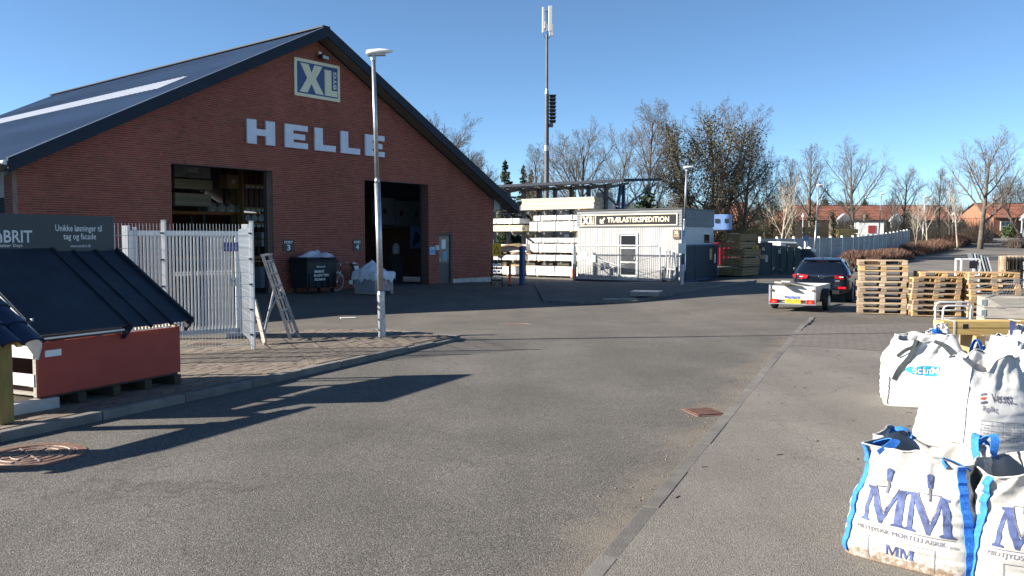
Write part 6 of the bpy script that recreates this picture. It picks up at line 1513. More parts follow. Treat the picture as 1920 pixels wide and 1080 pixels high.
MB().box((-0.05, 0.16, 1.03), (0.35, 0.02, 0.012)).build('rear_wiper', M_['black'], car)
MB().cyl((0, -0.02, 0.36), (0, -0.02, 0.44), 0.025, n=8).build('tow_ball', M_['dark_steel'], car)
# ================================================================== big bags of mortar
def cloth_mat(name, col, dirt=0.0):
    m = bpy.data.materials.new(name); m.use_nodes = True; t = m.node_tree; N = t.nodes; L = t.links; b = N['Principled BSDF']
    tc = N.new('ShaderNodeTexCoord')
    wv = N.new('ShaderNodeTexWave'); wv.inputs['Scale'].default_value = 90; wv.bands_direction = 'Z'; L.new(tc.outputs['Object'], wv.inputs['Vector'])
    nz = N.new('ShaderNodeTexNoise'); nz.inputs['Scale'].default_value = 7; nz.inputs['Detail'].default_value = 6; L.new(tc.outputs['Object'], nz.inputs['Vector'])
    mx = N.new('ShaderNodeMix'); mx.data_type = 'RGBA'; mx.inputs['A'].default_value = (*col, 1); mx.inputs['B'].default_value = (*[c * 0.9 for c in col], 1)
    L.new(nz.outputs[0], mx.inputs['Factor']); out = mx.outputs['Result']
    if dirt:   # splashes of soil along the foot of the bag
        sp = N.new('ShaderNodeSeparateXYZ'); L.new(tc.outputs['Object'], sp.inputs[0])
        n2 = N.new('ShaderNodeTexNoise'); n2.inputs['Scale'].default_value = 30; n2.inputs['Detail'].default_value = 8; n2.inputs['Roughness'].default_value = 0.7; L.new(tc.outputs['Object'], n2.inputs['Vector'])
        r1 = N.new('ShaderNodeMapRange'); r1.inputs['From Min'].default_value = 0.0; r1.inputs['From Max'].default_value = 0.16; r1.inputs['To Min'].default_value = 0.30; r1.inputs['To Max'].default_value = -0.1
        L.new(sp.outputs['Z'], r1.inputs[0]); ad = N.new('ShaderNodeMath'); ad.operation = 'ADD'; L.new(r1.outputs[0], ad.inputs[0]); L.new(n2.outputs[0], ad.inputs[1])
        r2 = N.new('ShaderNodeMapRange'); r2.inputs['From Min'].default_value = 0.60; r2.inputs['From Max'].default_value = 0.78; r2.inputs['To Max'].default_value = dirt; L.new(ad.outputs[0], r2.inputs[0])
        m2 = N.new('ShaderNodeMix'); m2.data_type = 'RGBA'; L.new(r2.outputs[0], m2.inputs['Factor']); L.new(out, m2.inputs['A']); m2.inputs['B'].default_value = (0.20, 0.13, 0.075, 1); out = m2.outputs['Result']
    L.new(out, b.inputs['Base Color']); b.inputs['Roughness'].default_value = 0.62; b.inputs['Specular IOR Level'].default_value = 0.35
    bn = N.new('ShaderNodeTexNoise'); bn.inputs['Scale'].default_value = 16; bn.inputs['Detail'].default_value = 5; L.new(tc.outputs['Object'], bn.inputs['Vector'])
    b1 = N.new('ShaderNodeBump'); b1.inputs['Strength'].default_value = 0.35; b1.inputs['Distance'].default_value = 0.012; L.new(bn.outputs[0], b1.inputs['Height'])
    b2 = N.new('ShaderNodeBump'); b2.inputs['Strength'].default_value = 0.12; b2.inputs['Distance'].default_value = 0.002; L.new(wv.outputs[0], b2.inputs['Height']); L.new(b1.outputs[0], b2.inputs['Normal'])
    L.new(b2.outputs[0], b.inputs['Normal']); return m
M_['cloth'] = cloth_mat('woven_white_bag', (0.52, 0.52, 0.51))
M_['cloth_mm'] = cloth_mat('woven_white_bag_soiled', (0.43, 0.42, 0.395), 0.9)
M_['cloth_grey'] = cloth_mat('thin_grey_liner', (0.36, 0.365, 0.385))
M_['fill'] = mat('sand_in_liner', (0.34, 0.31, 0.27), 0.9, var=0.2, scale=8, bump=0.5, bscale=20)

def sstep(a, b, x): t = max(0.0, min(1.0, (x - a) / (b - a))); return t * t * (3 - 2 * t)

class Bag:
    def __init__(s, label, c, rz, w, d, h, seed, fill=0.78, pinch=0.95, rim=0.05, cloth='cloth', capmat='cloth_grey', peak=0.0, lean=(0, 0), rough=1.0, taper=0.0, z=0.011, group='white mortar bags', fine=1.0):
        s.w, s.d, s.h, s.seed, s.fill, s.pinch, s.rim, s.peak, s.lean, s.rough = w, d, h, seed, fill, pinch, rim, peak, lean, rough
        s.taper = taper; s.fine = fine
        s.root = thing('mortar_bag', label, 'mortar bag', (c[0], c[1], z), rz, group)
        s.body(cloth, capmat)
    def P(s, phi, v, inset=0.0):
        c, sn = math.cos(phi), math.sin(phi); S = Vector((c, sn, 0))
        n = 6.5 - 3.2 * math.sin(math.pi * min(1, v / 0.85)) + (2.0 if v > 0.85 else 0)
        rho = 1.0 / ((abs(c) ** n + abs(sn) ** n) ** (1 / n))
        pr = 0.95 + 0.10 * math.sin(math.pi * min(1.0, v / max(0.3, s.fill) * 0.80 + 0.10)) ** 0.9 - s.taper * v
        if v > s.fill * 0.8: pr += (s.pinch - pr) * sstep(s.fill * 0.8, 1.02, v)
        sd = s.seed * 3.7
        up = sstep(0.35, 1.0, v)
        d = 0.020 * noise.noise(Vector((c * 1.3 + sd, sn * 1.3, v * 2.2)))
        d += s.rough * (0.0085 * (1 - 0.6 * up) * noise.noise(Vector((c * 2.2 + sd, sn * 2.2, v * s.h * 26))) + 0.036 * up * noise.noise(Vector((c * 2.6 + sd + v * 1.5, sn * 2.6 - v, v * 2.6 + 7))))
        tw = noise.noise(Vector((c * 2.0 - v * 2.5 + sd, sn * 2.0 + v * 2.0, 3.1))); d += s.rough * 0.030 * up * (0.5 - abs(tw) * 2.2)
        k = pr * rho
        x, y = (s.w / 2 * k + (d - inset) * 1.0) * c, (s.d / 2 * k + (d - inset)) * sn
        fq = 0.45 + 0.55 * s.pinch
        zr = s.rim * (1.2 * noise.noise(Vector((c * 1.2 + sd, sn * 1.2, 11))) + 0.5 * fq * noise.noise(Vector((c * 2.4, sn * 2.4 + sd, 5))) + 0.2 * (abs(c * sn) * 2) ** 2)
        z = s.h * v + zr * v ** 4
        if s.peak: z += s.peak * sstep(0.75, 1.0, v) * (0.6 + 0.4 * c)
        cr_ = noise.noise(Vector((c * 5.0 + v * 4 + sd, sn * 5.0 - v * 3, v * 5))); kk = 1 - s.rough * 0.016 * sstep(0.25, 0.8, v) * max(0, 1 - abs(cr_) * 7)
        x *= kk; y *= kk
        return Vector((x + s.lean[0] * v * v, y + s.lean[1] * v * v, max(0.0, z)))
    def body(s, cloth, capmat):
        mb = MB(); K = int(26 * s.fine); V = int(54 * s.fine)
        phis = []
        for f in range(4):
            for i in range(K): phis.append(f * math.pi / 2 + math.atan(-1 + 2 * i / K))
        n = len(phis); rows = []
        vs = [j / V for j in range(V + 1)]
        for v in vs: rows.append([s.P(p, v) for p in phis])
        inner = []
        for j in range(1, 10):
            v = 1 - (1 - s.fill * 0.96) * j / 9; inner.append([s.P(p, v, 0.012 + 0.004 * j) for p in phis])
        for r in rows + inner:
            mb.v.extend([tuple(p) for p in r])
        tot = len(rows) + len(inner)
        for j in range(tot - 1):
            for i in range(n): a = j * n + i; b_ = j * n + (i + 1) % n; mb.f.append((a, b_, b_ + n, a + n)); mb.m.append(0)
        mb.f.append(tuple(range(n - 1, -1, -1))); mb.m.append(0)
        mb.build('bag_cloth', M_[cloth], s.root, smooth=True)
        # slumped contents closing the mouth
        cp = MB(); last = inner[-1]; ctr = sum(last, Vector()) / n; R_ = 9
        for j in range(R_):
            t = j / R_
            for p in last:
                q = p.lerp(ctr, t); q.z += 0.05 * math.sin(t * math.pi / 2) + 0.05 * t * noise.noise(Vector((q.x * 6, q.y * 6, s.seed))) + 0.02 * noise.noise(Vector((q.x * 17, q.y * 17, s.seed)))
                cp.v.append(tuple(q))
        for j in range(R_ - 1):
            for i in range(n): a = j * n + i; b_ = j * n + (i + 1) % n; cp.f.append((a, b_, b_ + n, a + n)); cp.m.append(0)
        cp.f.append(tuple(range((R_ - 1) * n, R_ * n))); cp.m.append(0)
        cp.build('contents', M_[capmat], s.root, smooth=True)
        rb = MB(); pts = [s.P(p, 1.0) for p in phis]; rb.tube(pts, 0.006, 5, closed=True); rb.build('hem', M_[cloth], s.root, smooth=True)
    def on(s, face, fx, fz, off=0.004):
        "point on a printed face: face 0 right, 1 back, 2 left, 3 front; fx along the face, fz up"
        L_ = s.d if face in (0, 2) else s.w
        phi = face * math.pi / 2 + math.atan(max(-1.2, min(1.2, fx / (L_ / 2 * 1.02)))); v = max(0.01, min(1.0, fz / s.h))
        p = s.P(phi, v); a = s.P(phi + 0.02, v) - s.P(phi - 0.02, v); b_ = s.P(phi, min(1, v + 0.012)) - s.P(phi, max(0, v - 0.012))
        return p + a.cross(b_).normalized() * off
    def prnt(s, name, geo, face, m, rot=0.0, off=0.004, org=(0, 0)):
        "wrap flat artwork (MB in x,z metres) round a face"
        bm = bmesh.new(); vv = [bm.verts.new((x, y, 0)) for x, y, _ in geo.v]
        for f in geo.f:
            try: bm.faces.new([vv[i] for i in f])
            except ValueError: pass
        bm.normal_update(); bmesh.ops.triangulate(bm, faces=bm.faces[:])
        xs = [v.co.x for v in bm.verts]; ys = [v.co.y for v in bm.verts]
        for ax, lo, hi in ((0, min(xs), max(xs)), (1, min(ys), max(ys))):
            q = lo + 0.02
            while q < hi:
                co = (q, 0, 0) if ax == 0 else (0, q, 0); no = (1, 0, 0) if ax == 0 else (0, 1, 0)
                bmesh.ops.bisect_plane(bm, geom=bm.verts[:] + bm.edges[:] + bm.faces[:], plane_co=co, plane_no=no); q += 0.02
        cr_, sr_ = math.cos(rot), math.sin(rot)
        for v in bm.verts:
            x, y = v.co.x - org[0], v.co.y - org[1]
            v.co = s.on(face, x * cr_ - y * sr_ + org[0], x * sr_ + y * cr_ + org[1], off)
        me = bpy.data.meshes.new(name); bm.to_mesh(me); bm.free(); me.materials.append(m)
        return obj(name, me, s.root)
    def seam(s, corner, m, wd=0.045, v0=0.03, v1=1.0):
        "webbing sewn down a corner: corner 0..3 = front right, back right, back left, front left"
        phi = (-0.25 + 0.5 * corner) * math.pi
        pts = [s.P(phi, v0 + (v1 - v0) * i / 40, -0.006) for i in range(41)]
        tg = Vector((-math.sin(phi), math.cos(phi), 0)); mb = MB(); mb.ribbon(pts, tg, wd, 0.006); return mb.build('webbing', m, s.root)
    def loop(s, corner, m, hgt=0.14, wd=0.05, span=0.32, sag=(0, 0)):
        phi = (-0.25 + 0.5 * corner) * math.pi; a, b_ = s.P(phi - span, 0.95), s.P(phi + span, 0.95); pts = []
        out = Vector((math.cos(phi), math.sin(phi), 0))
        for i in range(25):
            t = i / 24; p = a.lerp(b_, t); k = math.sin(math.pi * t) ** 0.7
            p = p + Vector((sag[0] * k, sag[1] * k, hgt * k)) + out * 0.01; pts.append(p)
        mb = MB(); mb.ribbon(pts, [out + Vector((0, 0, 0.2)) for _ in pts], wd, 0.005); return mb.build('lifting_loop', m, s.root)
    def strap(s, pts, m, wd=0.06, wdir=(1, 0, 0)):
        "loose strap given as (face, fx, fz, lift) points"
        P_ = [s.on(f, x, z, 0.008 + l) for f, x, z, l in pts]; out = []
        for i in range(len(P_) - 1):
            for k in range(6):                                      # smooth between the given points
                t = k / 6; p0, p1, p2, p3 = P_[max(0, i - 1)], P_[i], P_[i + 1], P_[min(len(P_) - 1, i + 2)]
                out.append(0.5 * ((2 * p1) + (p2 - p0) * t + (2 * p0 - 5 * p1 + 4 * p2 - p3) * t * t + (3 * p1 - p0 - 3 * p2 + p3) * t ** 3))
        out.append(P_[-1]); mb = MB(); mb.ribbon(out, wdir, wd, 0.006); return mb.build('strap', m, s.root)

def mm_art(b, face, full=True):
    M_poly = [(0, 0), (0.24, 0), (0.24, 0.05), (0.17, 0.09), (0.19, 0.78), (0.46, 0.0), (0.52, 0.0), (0.80, 0.80), (0.80, 0.09), (0.72, 0.05), (0.72, 0.0), (1.05, 0.0), (1.05, 0.05), (0.98, 0.09), (0.98, 0.90), (1.05, 0.95), (1.05, 1.0), (0.80, 1.0), (0.53, 0.24), (0.27, 1.0), (0.0, 1.0), (0.0, 0.95), (0.08, 0.90), (0.06, 0.09), (0.0, 0.05)]
    M_poly = [(x if y < 0.5 or x < 0.75 else x + 0.0, y) for x, y in M_poly]
    def M_at(x0, z0, w_, h_):
        g = MB(); g.add([(x0 + x * w_, z0 + y * h_, 0) for x, y in M_poly], [tuple(range(len(M_poly)))]); return g
    b.prnt('printed_letter', M_at(-0.27, 0.235, 0.265, 0.20), face, M_['print_blue']); b.prnt('printed_letter', M_at(0.00, 0.235, 0.265, 0.20), face, M_['print_blue'], off=0.005)
    for x0 in (-0.13, 0.14):       # trowels: an outlined blade with a neck and a handle
        g = MB(); L_ = 0.004
        A, B, C_ = Vector((x0 - 0.075, 0.44)), Vector((x0 + 0.075, 0.44)), Vector((x0, 0.30))
        for p, q in ((A, B), (B, C_), (C_, A)):
            d = (q - p).normalized(); nn = Vector((-d.y, d.x)) * L_ / 2; g.add([(*(p - nn), 0), (*(q - nn), 0), (*(q + nn), 0), (*(p + nn), 0)], [(0, 1, 2, 3)])
        g.add([(x0 - 0.008, 0.405, 0), (x0 + 0.008, 0.405, 0), (x0 + 0.008, 0.47, 0), (x0 - 0.008, 0.47, 0)], [(0, 1, 2, 3)])
        b.prnt('printed_trowel', g, face, M_['print_grey'], off=0.0055)
        g = MB(); g.add([(x0 - 0.014, 0.472, 0), (x0 + 0.014, 0.472, 0), (x0 + 0.020, 0.535, 0), (x0, 0.545, 0), (x0 - 0.020, 0.535, 0)], [(0, 1, 2, 3, 4)]); b.prnt('printed_trowel', g, face, M_['print_blue'], off=0.0055)
    g = MB(); text(g, 'MIDTJYDSK MØRTELFABRIK', -0.29, 0.175, 0.52, 0.032); text(g, 'AMBA', 0.245, 0.178, 0.06, 0.014); b.prnt('printed_name', g, face, M_['print_grey'])
    g = MB()
    for p, q in (((-0.25, 0.222), (0.29, 0.222)), ((-0.20, 0.15), (0.17, 0.15)), ((0.17, 0.15), (0.17, 0.012)), ((-0.20, 0.15), (-0.20, 0.012))):
        d = (Vector(q) - Vector(p)).normalized(); nn = Vector((-d.y, d.x)) * 0.0018; g.add([(*(Vector(p) - nn), 0), (*(Vector(q) - nn), 0), (*(Vector(q) + nn), 0), (*(Vector(p) + nn), 0)], [(0, 1, 2, 3)])
    b.prnt('printed_frame', g, face, M_['print_grey'])
    g = M_at(-0.10, 0.065, 0.075, 0.06); g2 = M_at(-0.02, 0.065, 0.075, 0.06); b.prnt('printed_letter', g, face, M_['print_blue']); b.prnt('printed_letter', g2, face, M_['print_blue'], off=0.005)

bA = Bag('nearest mortar bag with blue webbing, open top and big blue MM print', (2.50, 4.93), R(-43), 0.76, 0.74, 0.635, 1, fill=0.60, pinch=0.74, rim=0.09, taper=0.10, rough=1.3, fine=1.8, cloth='cloth_mm', capmat='cloth_grey')
mm_art(bA, 3)
for c in (0, 3): bA.seam(c, M_['strap_blue'], 0.05)
for c, hg, sg_ in ((0, 0.05, (-0.08, 0)), (3, 0.07, (0.10, 0.05)), (1, 0.12, (0.05, 0)), (2, 0.05, (0.05, 0))): bA.loop(c, M_['strap_blue'], hg, 0.05, 0.20, sg_)
bB = Bag('soiled MM mortar bag cut off by the right edge of the picture', (2.99, 4.60), R(-27), 0.78, 0.72, 0.60, 2, fill=0.60, pinch=0.78, rim=0.07, taper=0.08, rough=1.3, fine=1.8, cloth='cloth_mm', capmat='cloth_grey')
mm_art(bB, 3)
for c in (0, 3): bB.seam(c, M_['strap_blue'], 0.05)
for c, hg in ((0, 0.10), (2, 0.16), (1, 0.12)): bB.loop(c, M_['strap_blue'], hg, 0.05, 0.24, (-0.06, 0.02))
bC = Bag('tall white bag printed Veerst Big Bag behind the MM bags', (4.24, 7.46), R(2), 0.86, 0.92, 0.80, 3, fill=0.62, pinch=0.55, rim=0.14, capmat='cloth', taper=0.20, rough=1.25)
g = MB(); text(g, 'Veerst', -0.20, 0.47, 0.24, 0.08, bold=0.012); bC.prnt('printed_name', g, 3, M_['print_grey'], R(-7))
g = MB(); text(g, 'Big Bag', -0.29, 0.385, 0.15, 0.055); bC.prnt('printed_name', g, 3, M_['print_grey'], R(-7))
for k, (m, z) in enumerate((('print_grey', 0.535), ('orange', 0.50), ('print_grey', 0.465))):
    g = MB(); g.add([(-0.295, z, 0), (-0.23, z + 0.015, 0), (-0.23, z + 0.033, 0), (-0.295, z + 0.018, 0)], [(0, 1, 2, 3)]); bC.prnt('printed_emblem', g, 3, M_[m], R(-4))
g = MB()
for z in (0.32, 0.285, 0.24, 0.195, 0.15): g.add([(-0.28, z, 0), (0.30, z, 0), (0.30, z + 0.003, 0), (-0.28, z + 0.003, 0)], [(0, 1, 2, 3)])
for x in (-0.28, -0.18, -0.08, 0.02, 0.12, 0.22, 0.297): g.add([(x, 0.15, 0), (x + 0.003, 0.15, 0), (x + 0.003, 0.322, 0), (x, 0.322, 0)], [(0, 1, 2, 3)])
bC.prnt('printed_table', g, 3, M_['print_grey'], R(-5))
g = MB()
for i in range(5):
    for z in (0.255, 0.21, 0.165): text(g, ('0-4', '1,5', '2,0', '4,5', '8/16')[i], -0.255 + i * 0.1, z, 0.045, 0.016)
bC.prnt('printed_figures', g, 3, M_['print_grey'], R(-5))
bC.seam(3, M_['light_grey'], 0.012)
bD = Bag('white mortar bag with charcoal straps and a blue ScanMørtel logo', (4.82, 9.58), R(-22), 0.92, 0.90, 0.74, 4, fill=0.74, pinch=0.66, rim=0.12, capmat='cloth_grey', rough=1.5)
g = MB(); nn = 24
g.add([(0.05 + 0.30 * max(-1, min(1, 1.06 * math.cos(t / nn * math.tau))) , 0.43 + 0.055 * math.sin(t / nn * math.tau), 0) for t in range(nn)], [tuple(range(nn))]); bD.prnt('printed_logo', g, 3, flat('logo_blue', (0.02, 0.28, 0.52), 0.6), R(-1))
g = MB(); text(g, 'ScanMørtel', -0.17, 0.392, 0.46, 0.082, bold=0.014); bD.prnt('printed_name', g, 3, M_['white_paint'], R(-1), off=0.007)
bD.strap([(3, -0.12, 0.735, 0.02), (3, -0.17, 0.66, 0.03), (3, -0.24, 0.56, 0.02), (3, -0.32, 0.43, 0.012), (3, -0.385, 0.31, 0.01)], M_['strap_black'], 0.05)
bD.strap([(3, -0.13, 0.735, 0.05), (3, -0.27, 0.70, 0.08), (3, -0.36, 0.63, 0.06), (3, -0.40, 0.55, 0.02)], M_['strap_black'], 0.04)
bD.strap([(3, 0.10, 0.72, 0.02), (3, 0.22, 0.66, 0.03), (3, 0.30, 0.56, 0.02), (3, 0.36, 0.47, 0.01)], M_['strap_black'], 0.05)
bD.seam(3, M_['strap_black'], 0.012, 0.02, 0.45)
bE = Bag('peaked white bag with a blue loop behind the ScanMørtel bag', (5.36, 10.35), R(20), 0.85, 0.85, 0.70, 5, fill=0.5, pinch=0.18, rim=0.10, peak=0.10, rough=1.8)
bE.strap([(3, -0.10, 0.70, 0.02), (3, -0.20, 0.70, 0.12), (3, -0.32, 0.62, 0.16), (3, -0.36, 0.52, 0.06)], M_['strap_blue'], 0.06)
bF = Bag('slumped grey white bag with a thin blue loop in the middle of the row', (5.62, 9.75), R(-30), 0.80, 0.80, 0.62, 6, fill=0.5, pinch=0.3, rim=0.14, rough=2.0, cloth='cloth_grey')
bF.loop(3, M_['strap_blue'], 0.16, 0.045, 0.5); bF.loop(0, M_['strap_blue'], 0.06, 0.04, 0.4)
bG = Bag('upright white bag with three lines of small print behind the Veerst bag', (5.42, 8.85), R(10), 0.62, 0.75, 0.84, 7, fill=0.66, pinch=0.52, rim=0.10, rough=1.5, taper=0.12)
for k in range(3):
    g = MB(); text(g, ('Cementmørtel 1-2 mm', 'Bakkemørtel 1-2 mm', 'Beton 0-4 mm')[k], -0.20, 0.66 - 0.075 * k, 0.36 - 0.03 * k, 0.03); bG.prnt('printed_line', g, 3, M_['print_grey'], R(-4))
bG.seam(3, M_['light_grey'], 0.014); bG.seam(0, M_['light_grey'], 0.014)
bH = Bag('white bag with navy lifting straps at the right edge, rear row', (6.28, 9.95), R(5), 0.9, 0.9, 0.76, 8, fill=0.6, pinch=0.45, rim=0.12, rough=1.8)
for c, hg in ((3, 0.16), (0, 0.12), (2, 0.15)): bH.loop(c, flat('navy_webbing', (0.02, 0.03, 0.10), 0.8) if c == 3 else MATS['navy_webbing'], hg, 0.06, 0.45)
bI = Bag('white bag at the right edge printed mørtel beside the Veerst bag', (5.10, 7.98), R(-14), 0.80, 0.80, 0.76, 9, fill=0.62, pinch=0.5, rim=0.12, rough=1.8)
g = MB(); text(g, 'ScanMørtel', -0.36, 0.42, 0.40, 0.08, bold=0.01); bI.prnt('printed_name', g, 3, M_['print_grey'], R(12))
bJ = Bag('low white bag between the ScanMørtel bag and the grey bag', (5.18, 9.12), R(25), 0.7, 0.7, 0.62, 10, fill=0.55, pinch=0.4, rim=0.14, rough=2.0)
bJ.loop(3, M_['strap_black'], 0.08, 0.06, 0.4)
# ================================================================== far houses
def tile_roof(parent, x0, x1, y_eave, z_eave, y_ridge, z_ridge, pitch=0.30, rows=9, name='roof'):
    "pantile slope: waves along x, overlapping courses down the slope"
    mb = MB(); n = int((x1 - x0) / pitch) * 4; prof = (0, 0.045, 0.06, 0.02)
    ny, nz_ = y_ridge - y_eave, z_ridge - z_eave; L_ = math.hypot(ny, nz_); nv = Vector((0, -nz_ / L_, ny / L_))
    if nv.z < 0: nv = -nv
    for r in range(rows):
        for e in (0, 1):
            t = (r + e) / rows; lift = 0.05 if e == 0 else 0.0
            for i in range(n + 1):
                h = prof[i % 4] + lift; p = Vector((x0 + (x1 - x0) * i / n, y_eave + ny * t, z_eave + nz_ * t)) + nv * h; mb.v.append(tuple(p))
    for r in range(rows * 2 - 1):
        for i in range(n): a = r * (n + 1) + i; mb.f.append((a, a + 1, a + n + 2, a + n + 1)); mb.m.append(0)
    return mb.build(name, M_['tile'], parent)
def house(label, px0, px1, Y, eave, ridge, depth, wins=(), doors=(), rz=0.0, chim=None):
    p0, p1 = at(px0, 450, Y), at(px1, 450, Y); L_ = p1.x - p0.x; z0 = terrain(Y)
    r = thing('brick_house', label, 'house', (p0.x, Y, z0), rz)
    MB().box((L_ / 2, depth / 2, eave / 2 - 0.2), (L_, depth, eave + 0.4)).build('wall', M_['house_brick'], r)
    rf = tile_roof(r, -0.3, L_ + 0.3, -0.45, eave - 0.1, depth / 2, ridge)
    tile_roof(r, -0.3, L_ + 0.3, depth + 0.45, eave - 0.1, depth / 2, ridge)
    for x in (0.0, L_):
        mb = MB(); mb.prism([(0.05, eave), (depth - 0.05, eave), (depth / 2, ridge - 0.15)], x - 0.1, x + 0.1, 0, Matrix(((0, 0, 1, 0), (1, 0, 0, 0), (0, 1, 0, 0), (0, 0, 0, 1)))); mb.build('gable', M_['house_brick'], r)
    MB().box((L_ / 2, -0.47, eave - 0.10), (L_ + 0.5, 0.10, 0.14)).build('gutter', M_['dark_steel'], r)
    MB().bar((-0.3, depth / 2, ridge + 0.05), (L_ + 0.3, depth / 2, ridge + 0.05), 0.3, 0.12).build('ridge_tiles', M_['tile'], rf)
    for x in (chim or []): MB().box((x, depth / 2, ridge + 0.25), (0.6, 0.6, 1.0)).build('chimney', M_['house_brick'], rf)
    for (x, w_, h_) in wins:
        wf = MB().box((x, -0.02, 1.35), (w_, 0.10, h_)).build('window', M_['white_paint'], r)
        for sx in (-1, 1):
            for sz in (-1, 1): MB().box((x + sx * w_ * 0.23, -0.075, 1.35 + sz * h_ * 0.23), (w_ * 0.36, 0.02, h_ * 0.36)).build('pane', M_['glass'], wf)
    for x in doors:
        d = MB().box((x, -0.04, 1.05), (1.0, 0.1, 2.1)).build('door', M_['white_paint'], r); MB().box((x, -0.10, 1.45), (0.5, 0.03, 0.7)).build('pane', M_['glass'], d)
        mb = MB(); mb.prism([(-1.0, 0), (1.0, 0), (1.0, 0.12), (0.0, 1.0), (-1.0, 0.12)], 0.05, 1.0, 0, upright(x, 0, 2.1)); mb.build('porch_gable', flat('grey_porch', (0.30, 0.31, 0.32), 0.7) if 'grey_porch' not in MATS else MATS['grey_porch'], r)
        for s in (-0.85, 0.85): MB().box((x + s, -0.9, 1.05), (0.12, 0.12, 2.1)).build('porch_post', M_['white_paint'], r)
    return r
house('long low brick house with red tile roof behind the grey fence', 1496, 1800, 105, 2.35, 4.25, 9.0, wins=((2.6, 1.3, 1.2), (8.8, 1.3, 1.2), (10.6, 1.3, 1.2), (14.0, 1.4, 1.2), (17.0, 1.4, 1.2)), doors=(5.5, 12.2), chim=(3.0,))
house('lower brick annex at the left end of the long house', 1468, 1494, 104, 2.2, 3.4, 6.0, wins=((1.0, 0.8, 0.8),))
house('brick house with white windowed wall at the far right end of the road', 1862, 2010, 108, 2.5, 4.45, 9.0, wins=((1.5, 1.3, 1.25), (8.0, 1.2, 1.2)), doors=(4.0,))
house('steep red tiled house behind the blue cabin', 1350, 1408, 78, 2.6, 4.9, 6.0)

# ================================================================== winter trees
def bare_tree(seed, H, spread, trunk_r, nl=(9, 7, 6, 5), up=0.35, first=0.28, trunks=1, wood='bark', twr=0.0105, droop=0.0, jag=0.07, lens=(0.60, 0.55, 0.52, 0.6), ang=(0.45, 0.75)):
    "winter tree: clear trunk, limbs fanning upwards, straight fine twigs"
    rnd = random.Random(seed); trunk = MB(); br = MB(); ends = []
    def grow(p, d, L_, r, lev):
        k = (6, 5, 4, 3, 2)[lev]; pts = [Vector(p)]; dd = Vector(d).normalized()
        for i in range(k):
            j = jag * (1 + 0.45 * lev); dd = (dd + Vector((rnd.uniform(-j, j), rnd.uniform(-j, j), rnd.uniform(-j, j) + up * (0.16 if lev in (1, 2) else 0.05) - droop * 0.1 * (lev > 1)))).normalized(); pts.append(pts[-1] + dd * (L_ / k))
        N_ = len(pts); r1 = r * (0.22 if lev == 0 else 0.35); rs = [max(twr * 0.45, r + (r1 - r) * i / (N_ - 1)) for i in range(N_)]
        (trunk if lev == 0 else br).tube(pts, rs, (9, 6, 4, 3, 3)[lev])
        if lev >= len(nl): return
        c = nl[lev]; ga = rnd.uniform(0, 6)
        for q in range(c):
            t = (first + (0.98 - first) * ((q + rnd.random() * 0.8) / c) ** 0.9) if lev == 0 else (0.22 + 0.78 * (q + rnd.random()) / c)
            f = t * (N_ - 1); i = min(int(f), N_ - 2); pp = pts[i].lerp(pts[i + 1], f - i); ax = (pts[i + 1] - pts[i]).normalized()
            ga += 2.4 + rnd.uniform(-0.5, 0.5); s = Matrix.Rotation(ga, 3, ax) @ ax.orthogonal().normalized()
            an = (spread * (1.15 - 0.55 * t) * rnd.uniform(0.8, 1.2)) if lev == 0 else rnd.uniform(*ang)
            nd = ax * math.cos(an) + s * math.sin(an)
            ll = L_ * lens[lev] * ((1.10 - 0.72 * t) if lev == 0 else (1.05 - 0.45 * t)) * rnd.uniform(0.8, 1.15); rr = max(twr * 0.6, (r + (r1 - r) * t) * (0.52 if lev == 0 else 0.5))
            grow(pp, nd, ll, rr, lev + 1)
            if lev >= 1: ends.append((pp, lev))
    for t in range(trunks):
        a = t / max(1, trunks) * math.tau + seed; ln = 0.0 if trunks == 1 else 0.30
        grow(Vector((0.25 * math.cos(a) * (trunks > 1), 0.25 * math.sin(a) * (trunks > 1), -0.2)), Vector((ln * math.cos(a), ln * math.sin(a), 1)), H * rnd.uniform(0.85, 0.97), trunk_r / (trunks ** 0.5), 0)
    return trunk.mesh('trunk', M_[wood], True), br.mesh('crown', M_['twig'] if wood == 'bark' else M_['bark_pale'], False), ends
def leaf_cloud(pts, n, size, seed, spread):
    rnd = random.Random(seed); mb = MB()
    for _ in range(n):
        p = rnd.choice(pts); c = p + Vector((rnd.gauss(0, spread), rnd.gauss(0, spread), rnd.gauss(0, spread)))
        a = Vector((rnd.uniform(-1, 1), rnd.uniform(-1, 1), rnd.uniform(-1, 1))).normalized() * size * rnd.uniform(0.6, 1.3); b_ = a.orthogonal().normalized() * size * 0.7; b_ = Matrix.Rotation(rnd.uniform(0, 6), 3, a.normalized()) @ b_
        o = len(mb.v); mb.v += [tuple(c - a), tuple(c + b_), tuple(c + a), tuple(c - b_)]; mb.f.append((o, o + 1, o + 2, o + 3)); mb.m.append(0)
    return mb
TREES = {'a': bare_tree(11, 11, 0.80, 0.30, (13, 9, 8, 6), up=0.45, first=0.24, lens=(0.66, 0.50, 0.50, 0.6)),
         'b': bare_tree(23, 11, 0.62, 0.24, (16, 9, 7, 5), up=0.35, first=0.22, lens=(0.46, 0.50, 0.52, 0.6)),
         'c': bare_tree(5, 10, 0.75, 0.26, (11, 8, 7, 5), trunks=2, jag=0.11, up=0.3),
         'd': bare_tree(31, 6.5, 0.72, 0.10, (9, 7, 6), wood='bark_pale', twr=0.012, up=0.4),
         'e': bare_tree(47, 11, 0.80, 0.42, (10, 8, 7, 5), first=0.15, trunks=5, up=0.35, lens=(0.52, 0.52, 0.5, 0.6)),
         'f': bare_tree(77, 11, 0.95, 0.32, (13, 9, 8, 6), up=0.55, first=0.30, lens=(0.74, 0.48, 0.5, 0.6))}
